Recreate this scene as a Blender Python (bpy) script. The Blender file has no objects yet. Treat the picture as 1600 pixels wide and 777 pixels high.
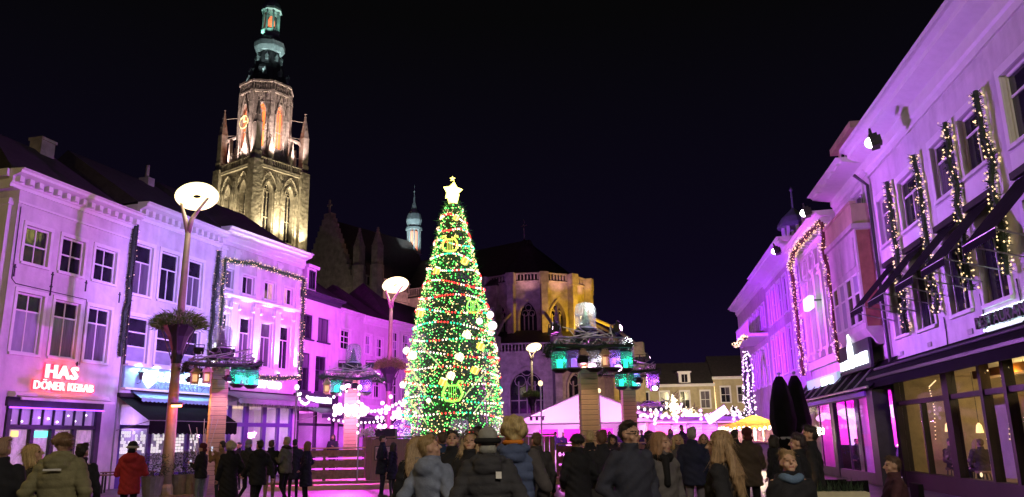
import bpy, math, random
import numpy as np
from mathutils import Vector, Matrix
random.seed(7); RNG = np.random.default_rng(7)
R = math.radians
sc = bpy.context.scene
col = sc.collection

# ------------------------------------------------------------------ camera, sky, exposure
F_PX, PITCH, ROLL, CAM_H = 1230.0, R(13.7), R(1.02), 1.6
_d = Vector((0, math.cos(PITCH), math.sin(PITCH)))
_r0 = Vector((1, 0, 0)); _u0 = Vector((0, -math.sin(PITCH), math.cos(PITCH)))
_rt = _r0 * math.cos(ROLL) - _u0 * math.sin(ROLL)
_up = _r0 * math.sin(ROLL) + _u0 * math.cos(ROLL)
cd = bpy.data.cameras.new('camera'); cam = bpy.data.objects.new('camera', cd); col.objects.link(cam)
cd.sensor_width = 36; cd.lens = F_PX / 1600 * 36; cd.clip_start = 0.05; cd.clip_end = 2000
cam.matrix_world = Matrix(((_rt.x, _up.x, -_d.x, 0), (_rt.y, _up.y, -_d.y, 0), (_rt.z, _up.z, -_d.z, CAM_H), (0, 0, 0, 1)))
sc.camera = cam

w = bpy.data.worlds.new('World'); sc.world = w; w.use_nodes = True
nt = w.node_tree; bg = nt.nodes['Background']
tc = nt.nodes.new('ShaderNodeTexCoord'); sx = nt.nodes.new('ShaderNodeSeparateXYZ'); cr = nt.nodes.new('ShaderNodeValToRGB')
nt.links.new(tc.outputs['Generated'], sx.inputs[0]); nt.links.new(sx.outputs[2], cr.inputs[0]); nt.links.new(cr.outputs[0], bg.inputs[0])
e = cr.color_ramp.elements
e[0].position = 0.0; e[0].color = (.0070, .0034, .0210, 1)
e[1].position = 0.5; e[1].color = (.0019, .0018, .0021, 1)
m_ = e.new(0.2); m_.color = (.0034, .0020, .0090, 1)
bg.inputs[1].default_value = 1.0
vs = sc.view_settings
vs.view_transform = 'Standard'; vs.look = 'None'; vs.exposure = 0; vs.gamma = 1; vs.use_curve_mapping = False
cy = sc.cycles
cy.max_bounces = 6; cy.diffuse_bounces = 2; cy.glossy_bounces = 3; cy.transmission_bounces = 6; cy.transparent_max_bounces = 16
cy.caustics_reflective = False; cy.caustics_refractive = False
cy.sample_clamp_indirect = 4.0; cy.use_light_tree = True
cy.use_denoising = True

# ------------------------------------------------------------------ helpers
class MB:
    def __init__(s): s.v = []; s.f = []; s.m = []; s.n = 0
    def add(s, v, f, m=0):
        o = s.n; s.v.extend(tuple(p) for p in v); s.n += len(v)
        s.f.extend(tuple(i + o for i in q) for q in f); s.m.extend([m] * len(f)); return s
    def box(s, x0, y0, z0, x1, y1, z1, m=0):
        return s.add([(x0,y0,z0),(x1,y0,z0),(x1,y1,z0),(x0,y1,z0),(x0,y0,z1),(x1,y0,z1),(x1,y1,z1),(x0,y1,z1)],
              [(0,3,2,1),(4,5,6,7),(0,1,5,4),(1,2,6,5),(2,3,7,6),(3,0,4,7)], m)
    def quad(s, a, b, c, d, m=0): return s.add([a, b, c, d], [(0,1,2,3)], m)
    def prism(s, poly, x0, x1, m=0):            # polygon in (y,z) run along x
        n = len(poly)
        v = [(x0, y, z) for y, z in poly] + [(x1, y, z) for y, z in poly]
        f = [tuple(range(n - 1, -1, -1)), tuple(range(n, 2*n))] + [(i, (i+1) % n, n + (i+1) % n, n + i) for i in range(n)]
        return s.add(v, f, m)
    def prismz(s, poly, z0, z1, m=0):           # polygon in (x,y) run along z
        n = len(poly)
        v = [(x, y, z0) for x, y in poly] + [(x, y, z1) for x, y in poly]
        f = [tuple(range(n - 1, -1, -1)), tuple(range(n, 2*n))] + [(i, (i+1) % n, n + (i+1) % n, n + i) for i in range(n)]
        return s.add(v, f, m)
    def plate(s, poly, y0, y1, m=0):            # polygon in (x,z) run along y
        n = len(poly)
        v = [(x, y0, z) for x, z in poly] + [(x, y1, z) for x, z in poly]
        f = [tuple(range(n)), tuple(range(2*n - 1, n - 1, -1))] + [(i, n + i, n + (i+1) % n, (i+1) % n) for i in range(n)]
        return s.add(v, f, m)
    def tube(s, pts, r, n=8, m=0, caps=True):
        pts = [Vector(p) for p in pts]; k = len(pts)
        rs = [r] * k if isinstance(r, (int, float)) else list(r)
        t0 = (pts[1] - pts[0]).normalized()
        a = t0.orthogonal().normalized(); v = []
        for i in range(k):
            t = (pts[min(i+1, k-1)] - pts[max(i-1, 0)]).normalized()
            a = (a - t * a.dot(t)); a = a.normalized() if a.length > 1e-6 else t.orthogonal().normalized()
            b = t.cross(a)
            for j in range(n):
                q = 2*math.pi*j/n; v.append(pts[i] + (a*math.cos(q) + b*math.sin(q)) * rs[i])
        f = [(i*n+j, i*n+(j+1) % n, (i+1)*n+(j+1) % n, (i+1)*n+j) for i in range(k-1) for j in range(n)]
        if caps: f += [tuple(range(n-1, -1, -1)), tuple((k-1)*n+j for j in range(n))]
        return s.add(v, f, m)
    def lathe(s, prof, n=16, c=(0,0,0), m=0, caps=True, sxy=(1,1), ph=0.0):
        v = [(c[0]+r*math.cos(2*math.pi*j/n+ph)*sxy[0], c[1]+r*math.sin(2*math.pi*j/n+ph)*sxy[1], c[2]+z) for r, z in prof for j in range(n)]
        k = len(prof)
        f = [(i*n+j, i*n+(j+1) % n, (i+1)*n+(j+1) % n, (i+1)*n+j) for i in range(k-1) for j in range(n)]
        if caps: f += [tuple(range(n-1, -1, -1)), tuple((k-1)*n+j for j in range(n))]
        return s.add(v, f, m)
    def ell(s, c, r, nu=14, nv=8, m=0, M=None):
        v = []; c = Vector(c)
        for i in range(nv+1):
            a = math.pi*i/nv - math.pi/2; ca = max(math.cos(a), 1e-3)
            for j in range(nu):
                q = 2*math.pi*j/nu; p = Vector((r[0]*ca*math.cos(q), r[1]*ca*math.sin(q), r[2]*math.sin(a)))
                v.append(c + (M @ p if M is not None else p))
        f = [(i*nu+j, i*nu+(j+1) % nu, (i+1)*nu+(j+1) % nu, (i+1)*nu+j) for i in range(nv) for j in range(nu)]
        f += [tuple(range(nu-1, -1, -1)), tuple(nv*nu+j for j in range(nu))]
        return s.add(v, f, m)
    def cap(s, p0, p1, r0, r1, n=10, m=0):      # tapered capsule
        p0 = Vector(p0); p1 = Vector(p1); t = (p1-p0).normalized()
        pts = []; rs = []
        for a in (-80, -50, -20): pts.append(p0 + t*r0*math.sin(R(a))); rs.append(r0*math.cos(R(a)))
        for a in (20, 50, 80): pts.append(p1 + t*r1*math.sin(R(a))); rs.append(r1*math.cos(R(a)))
        return s.tube(pts, rs, n, m)
    def octa(s, c, r, m=0):
        x, y, z = c
        return s.add([(x+r,y,z),(x-r,y,z),(x,y+r,z),(x,y-r,z),(x,y,z+r),(x,y,z-r)],
              [(0,2,4),(2,1,4),(1,3,4),(3,0,4),(2,0,5),(1,2,5),(3,1,5),(0,3,5)], m)
    def leaf(s, c, L, W, m=0, d=None):          # one small leaf, random attitude or along d
        d = Vector(d) if d is not None else Vector(RNG.normal(size=3))
        d.normalize(); u = d.cross(Vector(RNG.normal(size=3))); u.normalize(); c = Vector(c)
        return s.add([c - u*W, c + d*L*.5 + u*W*.2, c + d*L, c + u*W*.9 + d*L*.3], [(0,1,2,3)] if 0 else [(0,3,1),(3,2,1)], m)
    def mesh(s, name, mats, smooth=False):
        me = bpy.data.meshes.new(name); me.from_pydata([tuple(p) for p in s.v], [], s.f)
        for x in (mats if isinstance(mats, (list, tuple)) else [mats]): me.materials.append(x)
        if any(s.m): me.polygons.foreach_set('material_index', s.m)
        if smooth: me.polygons.foreach_set('use_smooth', [True]*len(me.polygons))
        me.update(); return me

def obj(name, mb, mat=None, parent=None, loc=(0,0,0), rot=(0,0,0), scale=(1,1,1), smooth=False, label=None, kind=None):
    me = mb.mesh(name, mat, smooth) if isinstance(mb, MB) else mb
    o = bpy.data.objects.new(name, me); col.objects.link(o)
    o.location = loc; o.rotation_euler = rot; o.scale = scale
    if parent is not None: o.parent = parent
    if label: o['label'] = label
    if kind: o['kind'] = kind
    return o
def tag(o, label, cat, group=None, kind=None):
    o['label'] = label; o['category'] = cat
    if group: o['group'] = group
    if kind: o['kind'] = kind
    return o
def thing(name, label, cat, loc=(0,0,0), rz=0, group=None, frame=None):
    o = bpy.data.objects.new(name, None); col.objects.link(o); o.empty_display_size = .2
    if frame is not None:
        fl, fr = frame
        c, s = math.cos(fr), math.sin(fr)
        o.location = (fl[0] + c*loc[0] - s*loc[1], fl[1] + s*loc[0] + c*loc[1], fl[2] + loc[2]); o.rotation_euler = (0, 0, fr + rz)
    else:
        o.location = loc; o.rotation_euler = (0, 0, rz)
    return tag(o, label, cat, group)
def struct(name, mb, mat, **k):
    o = obj(name, mb, mat, **k); o['kind'] = 'structure'; return o
def copy_tree(o, parent=None, loc=None, rz=None, label=None):
    c = o.copy(); col.objects.link(c)
    if parent is not None: c.parent = parent
    for ch in list(o.children): copy_tree(ch, c)
    if loc is not None: c.location = loc
    if rz is not None: c.rotation_euler = (0, 0, rz)
    if label: c['label'] = label
    return c
def on_ground(u, Y, z=0.0):                     # ground point seen in column u of the photo at depth Y
    v0, v1 = 400., 900.
    for _ in range(40):
        v = (v0+v1)/2; q = _d*F_PX + _rt*(u-800) - _up*(v-388.5)
        if q.z > 0: v0 = v
        else: v1 = v
    return Vector((q.x/q.y*Y, Y, z))
def w2(frame, x, y, z):
    fl, fr = frame; c, s = math.cos(fr), math.sin(fr)
    return Vector((fl[0] + c*x - s*y, fl[1] + s*x + c*y, fl[2] + z))

# ------------------------------------------------------------------ materials (all procedural)
MATS = {}
def mat(name, c, rough=.7, metal=0., spec=.5, nscale=None, nvar=.25, bump=0., bscale=None, emit=None, estr=1., stretch=None, streak=0., bdist=.02):
    if name in MATS: return MATS[name]
    m = bpy.data.materials.new(name); m.use_nodes = True; t = m.node_tree; b = t.nodes['Principled BSDF']
    b.inputs['Base Color'].default_value = (*c, 1); b.inputs['Roughness'].default_value = rough
    b.inputs['Metallic'].default_value = metal; b.inputs['Specular IOR Level'].default_value = spec
    if nscale or bump:
        tcn = t.nodes.new('ShaderNodeTexCoord'); mp = t.nodes.new('ShaderNodeMapping'); t.links.new(tcn.outputs['Object'], mp.inputs[0])
        if stretch: mp.inputs['Scale'].default_value = stretch
    if nscale:
        n = t.nodes.new('ShaderNodeTexNoise'); n.inputs['Scale'].default_value = nscale; n.inputs['Detail'].default_value = 6
        n.inputs['Roughness'].default_value = .65; t.links.new(mp.outputs[0], n.inputs[0])
        r = t.nodes.new('ShaderNodeValToRGB'); t.links.new(n.outputs[0], r.inputs[0])
        r.color_ramp.elements[0].position = .3; r.color_ramp.elements[1].position = .72
        r.color_ramp.elements[0].color = (*[max(0, x*(1-nvar)) for x in c], 1); r.color_ramp.elements[1].color = (*[min(1, x*(1+nvar*.6)) for x in c], 1)
        t.links.new(r.outputs[0], b.inputs['Base Color'])
        if streak:                                  # rain streaks and patched repairs on old render
            m2 = t.nodes.new('ShaderNodeMapping'); m2.inputs['Scale'].default_value = (1.3, 1.3, .30); t.links.new(tcn.outputs['Object'], m2.inputs[0])
            n3 = t.nodes.new('ShaderNodeTexNoise'); n3.inputs['Scale'].default_value = 1.6; n3.inputs['Detail'].default_value = 5; t.links.new(m2.outputs[0], n3.inputs[0])
            r3 = t.nodes.new('ShaderNodeMapRange'); r3.inputs[1].default_value = .45; r3.inputs[2].default_value = .75; r3.inputs[3].default_value = 1; r3.inputs[4].default_value = 1-streak; t.links.new(n3.outputs[0], r3.inputs[0])
            vo = t.nodes.new('ShaderNodeTexVoronoi'); vo.inputs['Scale'].default_value = .55; t.links.new(mp.outputs[0], vo.inputs[0])
            r4 = t.nodes.new('ShaderNodeMapRange'); r4.inputs[3].default_value = 1-streak*.45; r4.inputs[4].default_value = 1; t.links.new(vo.outputs['Color'], r4.inputs[0])
            q1 = t.nodes.new('ShaderNodeMath'); q1.operation = 'MULTIPLY'; t.links.new(r3.outputs[0], q1.inputs[0]); t.links.new(r4.outputs[0], q1.inputs[1])
            mm = t.nodes.new('ShaderNodeMixRGB'); mm.blend_type = 'MULTIPLY'; mm.inputs[0].default_value = 1
            t.links.new(r.outputs[0], mm.inputs[1]); t.links.new(q1.outputs[0], mm.inputs[2]); t.links.new(mm.outputs[0], b.inputs['Base Color'])
    if bump:
        n2 = t.nodes.new('ShaderNodeTexNoise'); n2.inputs['Scale'].default_value = bscale or 20; n2.inputs['Detail'].default_value = 4
        t.links.new(mp.outputs[0], n2.inputs[0]); bu = t.nodes.new('ShaderNodeBump'); bu.inputs['Strength'].default_value = bump
        bu.inputs['Distance'].default_value = bdist
        t.links.new(n2.outputs[0], bu.inputs['Height']); t.links.new(bu.outputs[0], b.inputs['Normal'])
    if emit:
        b.inputs['Emission Color'].default_value = (*emit, 1); b.inputs['Emission Strength'].default_value = estr
    MATS[name] = m; return m
def glow(name, c, s): return mat(name, tuple(min(1, x) for x in c), rough=.4, emit=c, estr=s)
def see_through(name, tint=(.9,.92,.95), gloss=.08, rough=.02, op=None):
    if name in MATS: return MATS[name]
    m = bpy.data.materials.new(name); m.use_nodes = True; t = m.node_tree; t.nodes.clear()
    o = t.nodes.new('ShaderNodeOutputMaterial'); mx = t.nodes.new('ShaderNodeMixShader'); tr = t.nodes.new('ShaderNodeBsdfTransparent'); gl = t.nodes.new('ShaderNodeBsdfGlossy')
    tr.inputs[0].default_value = (*tint, 1); gl.inputs['Roughness'].default_value = rough
    fr = t.nodes.new('ShaderNodeLayerWeight'); fr.inputs[0].default_value = .5
    pw = t.nodes.new('ShaderNodeMath'); pw.operation = 'POWER'; pw.inputs[1].default_value = 4.0; t.links.new(fr.outputs['Facing'], pw.inputs[0])
    ml = t.nodes.new('ShaderNodeMath'); ml.operation = 'MULTIPLY_ADD'; ml.inputs[1].default_value = .16; ml.inputs[2].default_value = .02; t.links.new(pw.outputs[0], ml.inputs[0])
    t.links.new(ml.outputs[0], mx.inputs[0]); t.links.new(tr.outputs[0], mx.inputs[1]); t.links.new(gl.outputs[0], mx.inputs[2])
    last = mx
    if op:                                          # a milky share of diffuse
        df = t.nodes.new('ShaderNodeBsdfTranslucent'); df.inputs[0].default_value = (*op[:3], 1)
        d2 = t.nodes.new('ShaderNodeBsdfDiffuse'); d2.inputs[0].default_value = (*op[:3], 1)
        ad = t.nodes.new('ShaderNodeMixShader'); t.links.new(df.outputs[0], ad.inputs[1]); t.links.new(d2.outputs[0], ad.inputs[2])
        m2 = t.nodes.new('ShaderNodeMixShader'); m2.inputs[0].default_value = op[3]
        t.links.new(mx.outputs[0], m2.inputs[1]); t.links.new(ad.outputs[0], m2.inputs[2]); last = m2
    t.links.new(last.outputs[0], o.inputs[0]); MATS[name] = m; return m
def paving(name, c1, c2, cm, scale, rough=.4):
    m = bpy.data.materials.new(name); m.use_nodes = True; t = m.node_tree; b = t.nodes['Principled BSDF']
    tcn = t.nodes.new('ShaderNodeTexCoord'); br = t.nodes.new('ShaderNodeTexBrick'); t.links.new(tcn.outputs['Object'], br.inputs[0])
    br.inputs['Color1'].default_value = (*c1, 1); br.inputs['Color2'].default_value = (*c2, 1); br.inputs['Mortar'].default_value = (*cm, 1)
    br.inputs['Scale'].default_value = scale; br.inputs['Mortar Size'].default_value = .03
    n = t.nodes.new('ShaderNodeTexNoise'); n.inputs['Scale'].default_value = .6; n.inputs['Detail'].default_value = 6
    t.links.new(tcn.outputs['Object'], n.inputs[0])
    mx = t.nodes.new('ShaderNodeMixRGB'); mx.blend_type = 'MULTIPLY'; mx.inputs[0].default_value = .6
    t.links.new(br.outputs[0], mx.inputs[1]); t.links.new(n.outputs[0], mx.inputs[2]); t.links.new(mx.outputs[0], b.inputs['Base Color'])
    mr = t.nodes.new('ShaderNodeMapRange'); mr.inputs[3].default_value = rough-.12; mr.inputs[4].default_value = rough+.25
    t.links.new(n.outputs[0], mr.inputs[0]); t.links.new(mr.outputs[0], b.inputs['Roughness'])
    bu = t.nodes.new('ShaderNodeBump'); bu.inputs['Strength'].default_value = .5; bu.inputs['Distance'].default_value = .01
    t.links.new(br.outputs[1], bu.inputs['Height']); bu.invert = True; t.links.new(bu.outputs[0], b.inputs['Normal'])
    return m

M_pave = paving('paving', (.24,.20,.185), (.17,.15,.14), (.07,.06,.055), 2.2, .34)
M_white = mat('white plaster', (.74,.72,.70), .75, nscale=1.3, nvar=.18, bump=.3, bscale=9, streak=.22)
M_cream = mat('cream plaster', (.62,.57,.55), .8, nscale=1.1, nvar=.2, bump=.3, bscale=9, streak=.24)
M_stone = mat('pale stone', (.36,.32,.28), .85, nscale=1.2, nvar=.45, bump=.5, bscale=3)
M_tower = mat('carved tower stone', (.40,.36,.31), .85, nscale=1.1, nvar=.5, bump=1., bscale=1.8, bdist=.22)
M_brick = mat('painted brick', (.60,.54,.52), .85, nscale=2.5, nvar=.2, bump=.4, bscale=16, streak=.24)
M_ocher = mat('ochre plaster', (.55,.48,.28), .85, nscale=1.5, nvar=.2, bump=.3, bscale=6, streak=.24)
M_trim = mat('white paint', (.80,.79,.77), .45, nscale=4, nvar=.07)
M_dtrim = mat('dark paint', (.025,.02,.024), .45, spec=.25, nscale=5, nvar=.3)
M_btrim = mat('blue grey paint', (.045,.04,.06), .5, spec=.25, nscale=5, nvar=.3)
M_roof = mat('dark slate', (.045,.04,.038), .7, nscale=3, nvar=.5, bump=.6, bscale=8)
M_lead = mat('lead roof', (.20,.25,.25), .45, nscale=2, nvar=.3, bump=.3, bscale=4)
M_glass = mat('dark window glass', (.020,.018,.026), .07, spec=.5, nscale=.7, nvar=.8, bump=.12, bscale=2.2)
M_glass2 = mat('curtained window glass', (.14,.12,.15), .16, spec=.7, nscale=1.6, nvar=.6, stretch=(5,1,.5))
M_glass3 = mat('milky window film', (.34,.32,.42), .3, spec=.6, nscale=1.2, nvar=.3)
M_glit = mat('softly lit window', (.5,.42,.3), .3, nscale=2.5, nvar=.7, emit=(1,.72,.38), estr=.30)
M_clear = see_through('clear glass')
M_wood = mat('raw pine boards', (.66,.45,.27), .7, nscale=3, nvar=.4, bump=.3, bscale=14, stretch=(1,1,9))
M_wood2 = mat('weathered boards', (.26,.17,.11), .75, nscale=3, nvar=.5, bump=.35, bscale=14, stretch=(9,1,1))
M_deck = mat('deck planks', (.30,.20,.11), .6, nscale=3, nvar=.4, bump=.3, bscale=12, stretch=(1,9,1))
M_steel = mat('galvanised steel', (.42,.41,.40), .4, .7, nscale=6, nvar=.25)
M_black = mat('black metal', (.018,.018,.02), .45, nscale=5, nvar=.4)
M_canv = mat('black canvas', (.008,.0075,.009), .9, spec=.08, nscale=3, nvar=.4, bump=.3, bscale=5)
M_grey = mat('grey canvas', (.32,.34,.35), .8, nscale=3, nvar=.2, bump=.3, bscale=6, streak=.24)
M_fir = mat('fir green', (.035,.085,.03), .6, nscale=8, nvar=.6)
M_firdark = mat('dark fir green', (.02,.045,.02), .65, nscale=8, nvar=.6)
M_leaf = mat('basket plants', (.15,.30,.04), .6, nscale=9, nvar=.6)
M_bark = mat('bark', (.11,.08,.06), .9, nscale=5, nvar=.5, bump=.6, bscale=12, stretch=(3,3,.6))
M_pole = mat('lamp post paint', (.30,.25,.16), .5, nscale=3, nvar=.25)
M_terra = mat('planter concrete', (.20,.18,.17), .85, nscale=5, nvar=.3)
G_warm = glow('warm white led', (1,.72,.36), 1.9)
G_white = glow('white led', (1,.90,.88), 2.2)
G_lamp = glow('lamp ring glow', (1,.84,.42), 2.6)
G_red = glow('red bulb', (1,.03,.03), 3)
G_green = glow('green bulb', (.02,.75,.32), 2.4)
G_neon = glow('red neon', (1,.02,.05), 3.5)
G_neonw = glow('neon core', (1,.50,.46), 2.6)
G_sign = glow('cool white sign', (.85,.97,1), 2.6)
G_pink = glow('pink spot lens', (1,.62,.88), 7)
G_mag = glow('magenta tube', (1,.12,.95), 1.8)
G_vio = glow('violet tube', (.32,.06,1), 3)
G_flare = glow('bare flood lens', (1,.93,.90), 14)
_ub = {}
def ubox(m, name='board'):
    if (m.name, name) not in _ub: _ub[(m.name, name)] = MB().box(-.5,-.5,-.5,.5,.5,.5).mesh(name, m)
    return _ub[(m.name, name)]
def board(name, m, parent, x0, y0, z0, x1, y1, z1):
    return obj(name, ubox(m, name), None, parent, ((x0+x1)/2, (y0+y1)/2, (z0+z1)/2), scale=(x1-x0, y1-y0, z1-z0))
def spot(loc, tgt, power, c, ang=60, blend=.6, rad=.12):
    l = bpy.data.lights.new('spot', 'SPOT'); l.energy = power; l.color = c; l.spot_size = R(ang); l.spot_blend = blend; l.shadow_soft_size = rad
    o = bpy.data.objects.new('spot_lamp', l); col.objects.link(o); o.location = loc
    o.rotation_euler = (Vector(tgt) - Vector(loc)).to_track_quat('-Z', 'Y').to_euler(); return o
def point(loc, power, c, rad=.15):
    l = bpy.data.lights.new('bulb', 'POINT'); l.energy = power; l.color = c; l.shadow_soft_size = rad
    o = bpy.data.objects.new('bulb_lamp', l); col.objects.link(o); o.location = loc; return o
PURP = (.50,.15,1.0); LAV = (.38,.26,1.0); MAGE = (.78,.02,1.0); PINKP = (.62,.07,.98); VIOL = (.36,.01,1.0); WARM = (1,.74,.40)
KF = .95                                        # facade floodlights
KL = .10                                         # street lamps
# ------------------------------------------------------------------ ground
struct('ground', MB().quad((-300,-60,0),(300,-60,0),(300,400,0),(-300,400,0)), M_pave)

# ------------------------------------------------------------------ facade kit
def facade(house, W, H, openings, m, D=7., rv=.16, name='wall', y0=0., x0=0., zb=0.):
    xs = sorted({x0, x0+W} | {o[0] for o in openings} | {o[2] for o in openings}); zs = sorted({zb, H} | {o[1] for o in openings} | {o[3] for o in openings})
    b = MB()
    for i in range(len(xs)-1):
        for j in range(len(zs)-1):
            cx_, cz_ = (xs[i]+xs[i+1])/2, (zs[j]+zs[j+1])/2
            if any(o[0] < cx_ < o[2] and o[1] < cz_ < o[3] for o in openings): continue
            b.quad((xs[i],y0,zs[j]),(xs[i+1],y0,zs[j]),(xs[i+1],y0,zs[j+1]),(xs[i],y0,zs[j+1]))
    for a, c, d, f in [o[:4] for o in openings]:
        y1 = y0 + rv
        b.quad((a,y0,c),(a,y0,f),(a,y1,f),(a,y1,c)); b.quad((d,y0,c),(d,y1,c),(d,y1,f),(d,y0,f))
        b.quad((a,y0,f),(d,y0,f),(d,y1,f),(a,y1,f)); b.quad((a,y0,c),(a,y1,c),(d,y1,c),(d,y0,c))
    X = x0+W
    b.quad((x0,y0,zb),(x0,y0,H),(x0,D,H),(x0,D,zb)); b.quad((X,y0,zb),(X,D,zb),(X,D,H),(X,y0,H))
    b.quad((x0,D,zb),(x0,D,H),(X,D,H),(X,D,zb)); b.quad((x0,y0,H),(X,y0,H),(X,D,H),(x0,D,H))
    return obj(name, b, m, house)
def window(house, x0, z0, x1, z1, cols=2, zs=(.5,), glass=None, fm=None, sill=True, y=.08, hood=False, trim=0., split_top=True, film=None, name='window'):
    fm = fm or M_trim; glass = glass or M_glass
    ft, mt = .065, .028
    b = MB(); y1 = y + .07
    b.box(x0,y,z0,x0+ft,y1,z1).box(x1-ft,y,z0,x1,y1,z1).box(x0+ft,y,z0,x1-ft,y1,z0+ft).box(x0+ft,y,z1-ft,x1-ft,y1,z1)
    ix0, ix1, iz0, iz1 = x0+ft, x1-ft, z0+ft, z1-ft
    zz = [iz0] + [iz0+(iz1-iz0)*q for q in zs] + [iz1]
    for q in zz[1:-1]: b.box(ix0, y+.012, q-mt, ix1, y1-.004, q+mt)
    cx = [ix0 + (ix1-ix0)*i/cols for i in range(cols+1)]
    for q in cx[1:-1]:
        zt = iz1 if split_top else zz[-2]
        b.box(q-mt*.8, y+.014, iz0, q+mt*.8, y1-.007, zt)
    if trim:                                                    # raised architrave round the opening
        b.box(x0-trim,-.045,z0,x0-.002,.02,z1).box(x1+.002,-.045,z0,x1+trim,.02,z1).box(x0-trim,-.05,z1+.002,x1+trim,.02,z1+trim*1.2)
    wn = obj(name, b, fm, house)
    for j in range(len(zz)-1):
        top = (j == len(zz)-2) and not split_top and len(zs) > 0
        cc = [ix0, ix1] if top else cx
        for i in range(len(cc)-1):
            g = film if (film and j == 0) else (glass if not isinstance(glass, (list, tuple)) else random.choice(glass))
            board('pane', g, wn, cc[i]+.004, y+.038, zz[j]+.004, cc[i+1]-.004, y+.05, zz[j+1]-.004)
    if sill: obj('sill', MB().box(x0-.09,-.09,z0-.09,x1+.09,.16,z0-.003), fm, wn)
    if hood: obj('hood', MB().prism([(0,z1+.14),(-.14,z1+.18),(-.16,z1+.24),(0,z1+.27)], x0-.12, x1+.12), fm, wn)
    return wn
def cornice(house, x0, x1, z, m, h=.55, out=.5, dent=.0, dz=None):
    p = [(0.01,z-h),(-.06,z-h),(-.08,z-h*.82),(-.14,z-h*.75),(-.14,z-h*.42),(-out*.62,z-h*.30),(-out*.8,z-h*.24),(-out*.82,z-h*.10),(-out,z-h*.04),(-out,z),(0.01,z+.03)]
    obj('cornice', MB().prism(p, x0, x1), m, house)
    if dent:
        d = MB(); n = int((x1-x0)/dent)
        for i in range(n):
            xx = x0 + (i+.5)*(x1-x0)/n
            d.box(xx-dent*.22,-out*.60,z-h*.72,xx+dent*.22,-.13,z-h*.40)
        obj('dentils', d, m, house, kind='stuff')
def roof_gable(house, x0, x1, z, zr, D, m=None, hip=0., ov=.0):   # ridge along x
    b = MB(); yf, yb, ym = -ov, D, D*.5
    v = [(x0,yf,z),(x1,yf,z),(x1,yb,z),(x0,yb,z),(x0+hip,ym,zr),(x1-hip,ym,zr)]
    b.add(v, [(0,1,5,4),(2,3,4,5),(1,2,5),(3,0,4),(0,3,2,1)])
    return obj('roof', b, m or M_roof, house)
def pilaster(house, x0, x1, z0, z1, m, out=.10):
    b = MB().box(x0,-out,z0,x1,.0,z1).box(x0-.05,-out-.05,z1-.22,x1+.05,.0,z1-.1).box(x0-.05,-out-.06,z0,x1+.05,.0,z0+.25)
    return obj('pilaster', b, m, house)
def house_at(name, label, x, y, az, left=True, cat='house', group=None):
    rz = R(90-az) if left else R(270-az)
    return thing(name, label, cat, (x, y, 0), rz, group), ((x, y, 0), rz)
def flood(loc, tgt, power, c, label, ang=70, lens=None, group='flood lights on the facades', s=1., blend=.7):
    t = thing('flood_light', label, 'floodlight', loc, 0, group)
    dv = (Vector(tgt) - Vector(loc)).normalized(); q = dv.to_track_quat('-Y', 'Z').to_euler()
    h = obj('housing', MB().box(-.16*s,-.05*s,-.12*s,.16*s,.10*s,.12*s).box(-.11*s,.10*s,-.08*s,.11*s,.15*s,.08*s).box(-.185*s,-.02*s,-.05*s,-.165*s,.02*s,.2*s).box(.165*s,-.02*s,-.05*s,.185*s,.02*s,.2*s).box(-.185*s,-.02*s,.2*s,.185*s,.02*s,.225*s), M_black, t, rot=q)
    obj('lens', MB().ell((0,-.04*s,0),(.135*s,(.11 if s > 1.2 else .05)*s,.10*s),12,8), lens or G_pink, t, rot=q)
    if power: spot(Vector(loc) + dv*.18*s, tgt, power*KF, c, ang, blend)
    return t
TEXTS = []
def text(name, s, size, mt, parent, loc, extr=.03, sx=1., bold=0.0):    # each character becomes a mesh of its own later on
    row = []
    for ch_ in s:
        if ch_ == ' ': row.append(None); continue
        c = bpy.data.curves.new(name, 'FONT'); c.body = ch_; c.size = size; c.extrude = extr; c.offset = bold; c.resolution_u = 2; c.materials.append(mt)
        o = bpy.data.objects.new(name, c); col.objects.link(o); row.append(o)
    TEXTS.append((name, row, size, bold, parent, loc, sx))
def text_finish(dg):
    for name, row, size, bold, parent, loc, sx in TEXTS:
        x = 0.0
        for o in row:
            if o is None: x += size*.32; continue
            me = bpy.data.meshes.new_from_object(o.evaluated_get(dg)); me.name = name
            xs = [v.co.x for v in me.vertices]; x0, x1 = min(xs), max(xs)
            n = bpy.data.objects.new(name, me); col.objects.link(n); n.parent = parent; n.location = (loc[0] + (x - x0 - bold)*sx, loc[1], loc[2]); n.rotation_euler = (R(90),0,0); n.scale = (sx,1,1)
            x += x1 - x0 - 2*bold + size*.11
    for name, row, *_ in TEXTS:
        for o in row:
            if o is not None: c = o.data; bpy.data.objects.remove(o); bpy.data.curves.remove(c)
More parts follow.
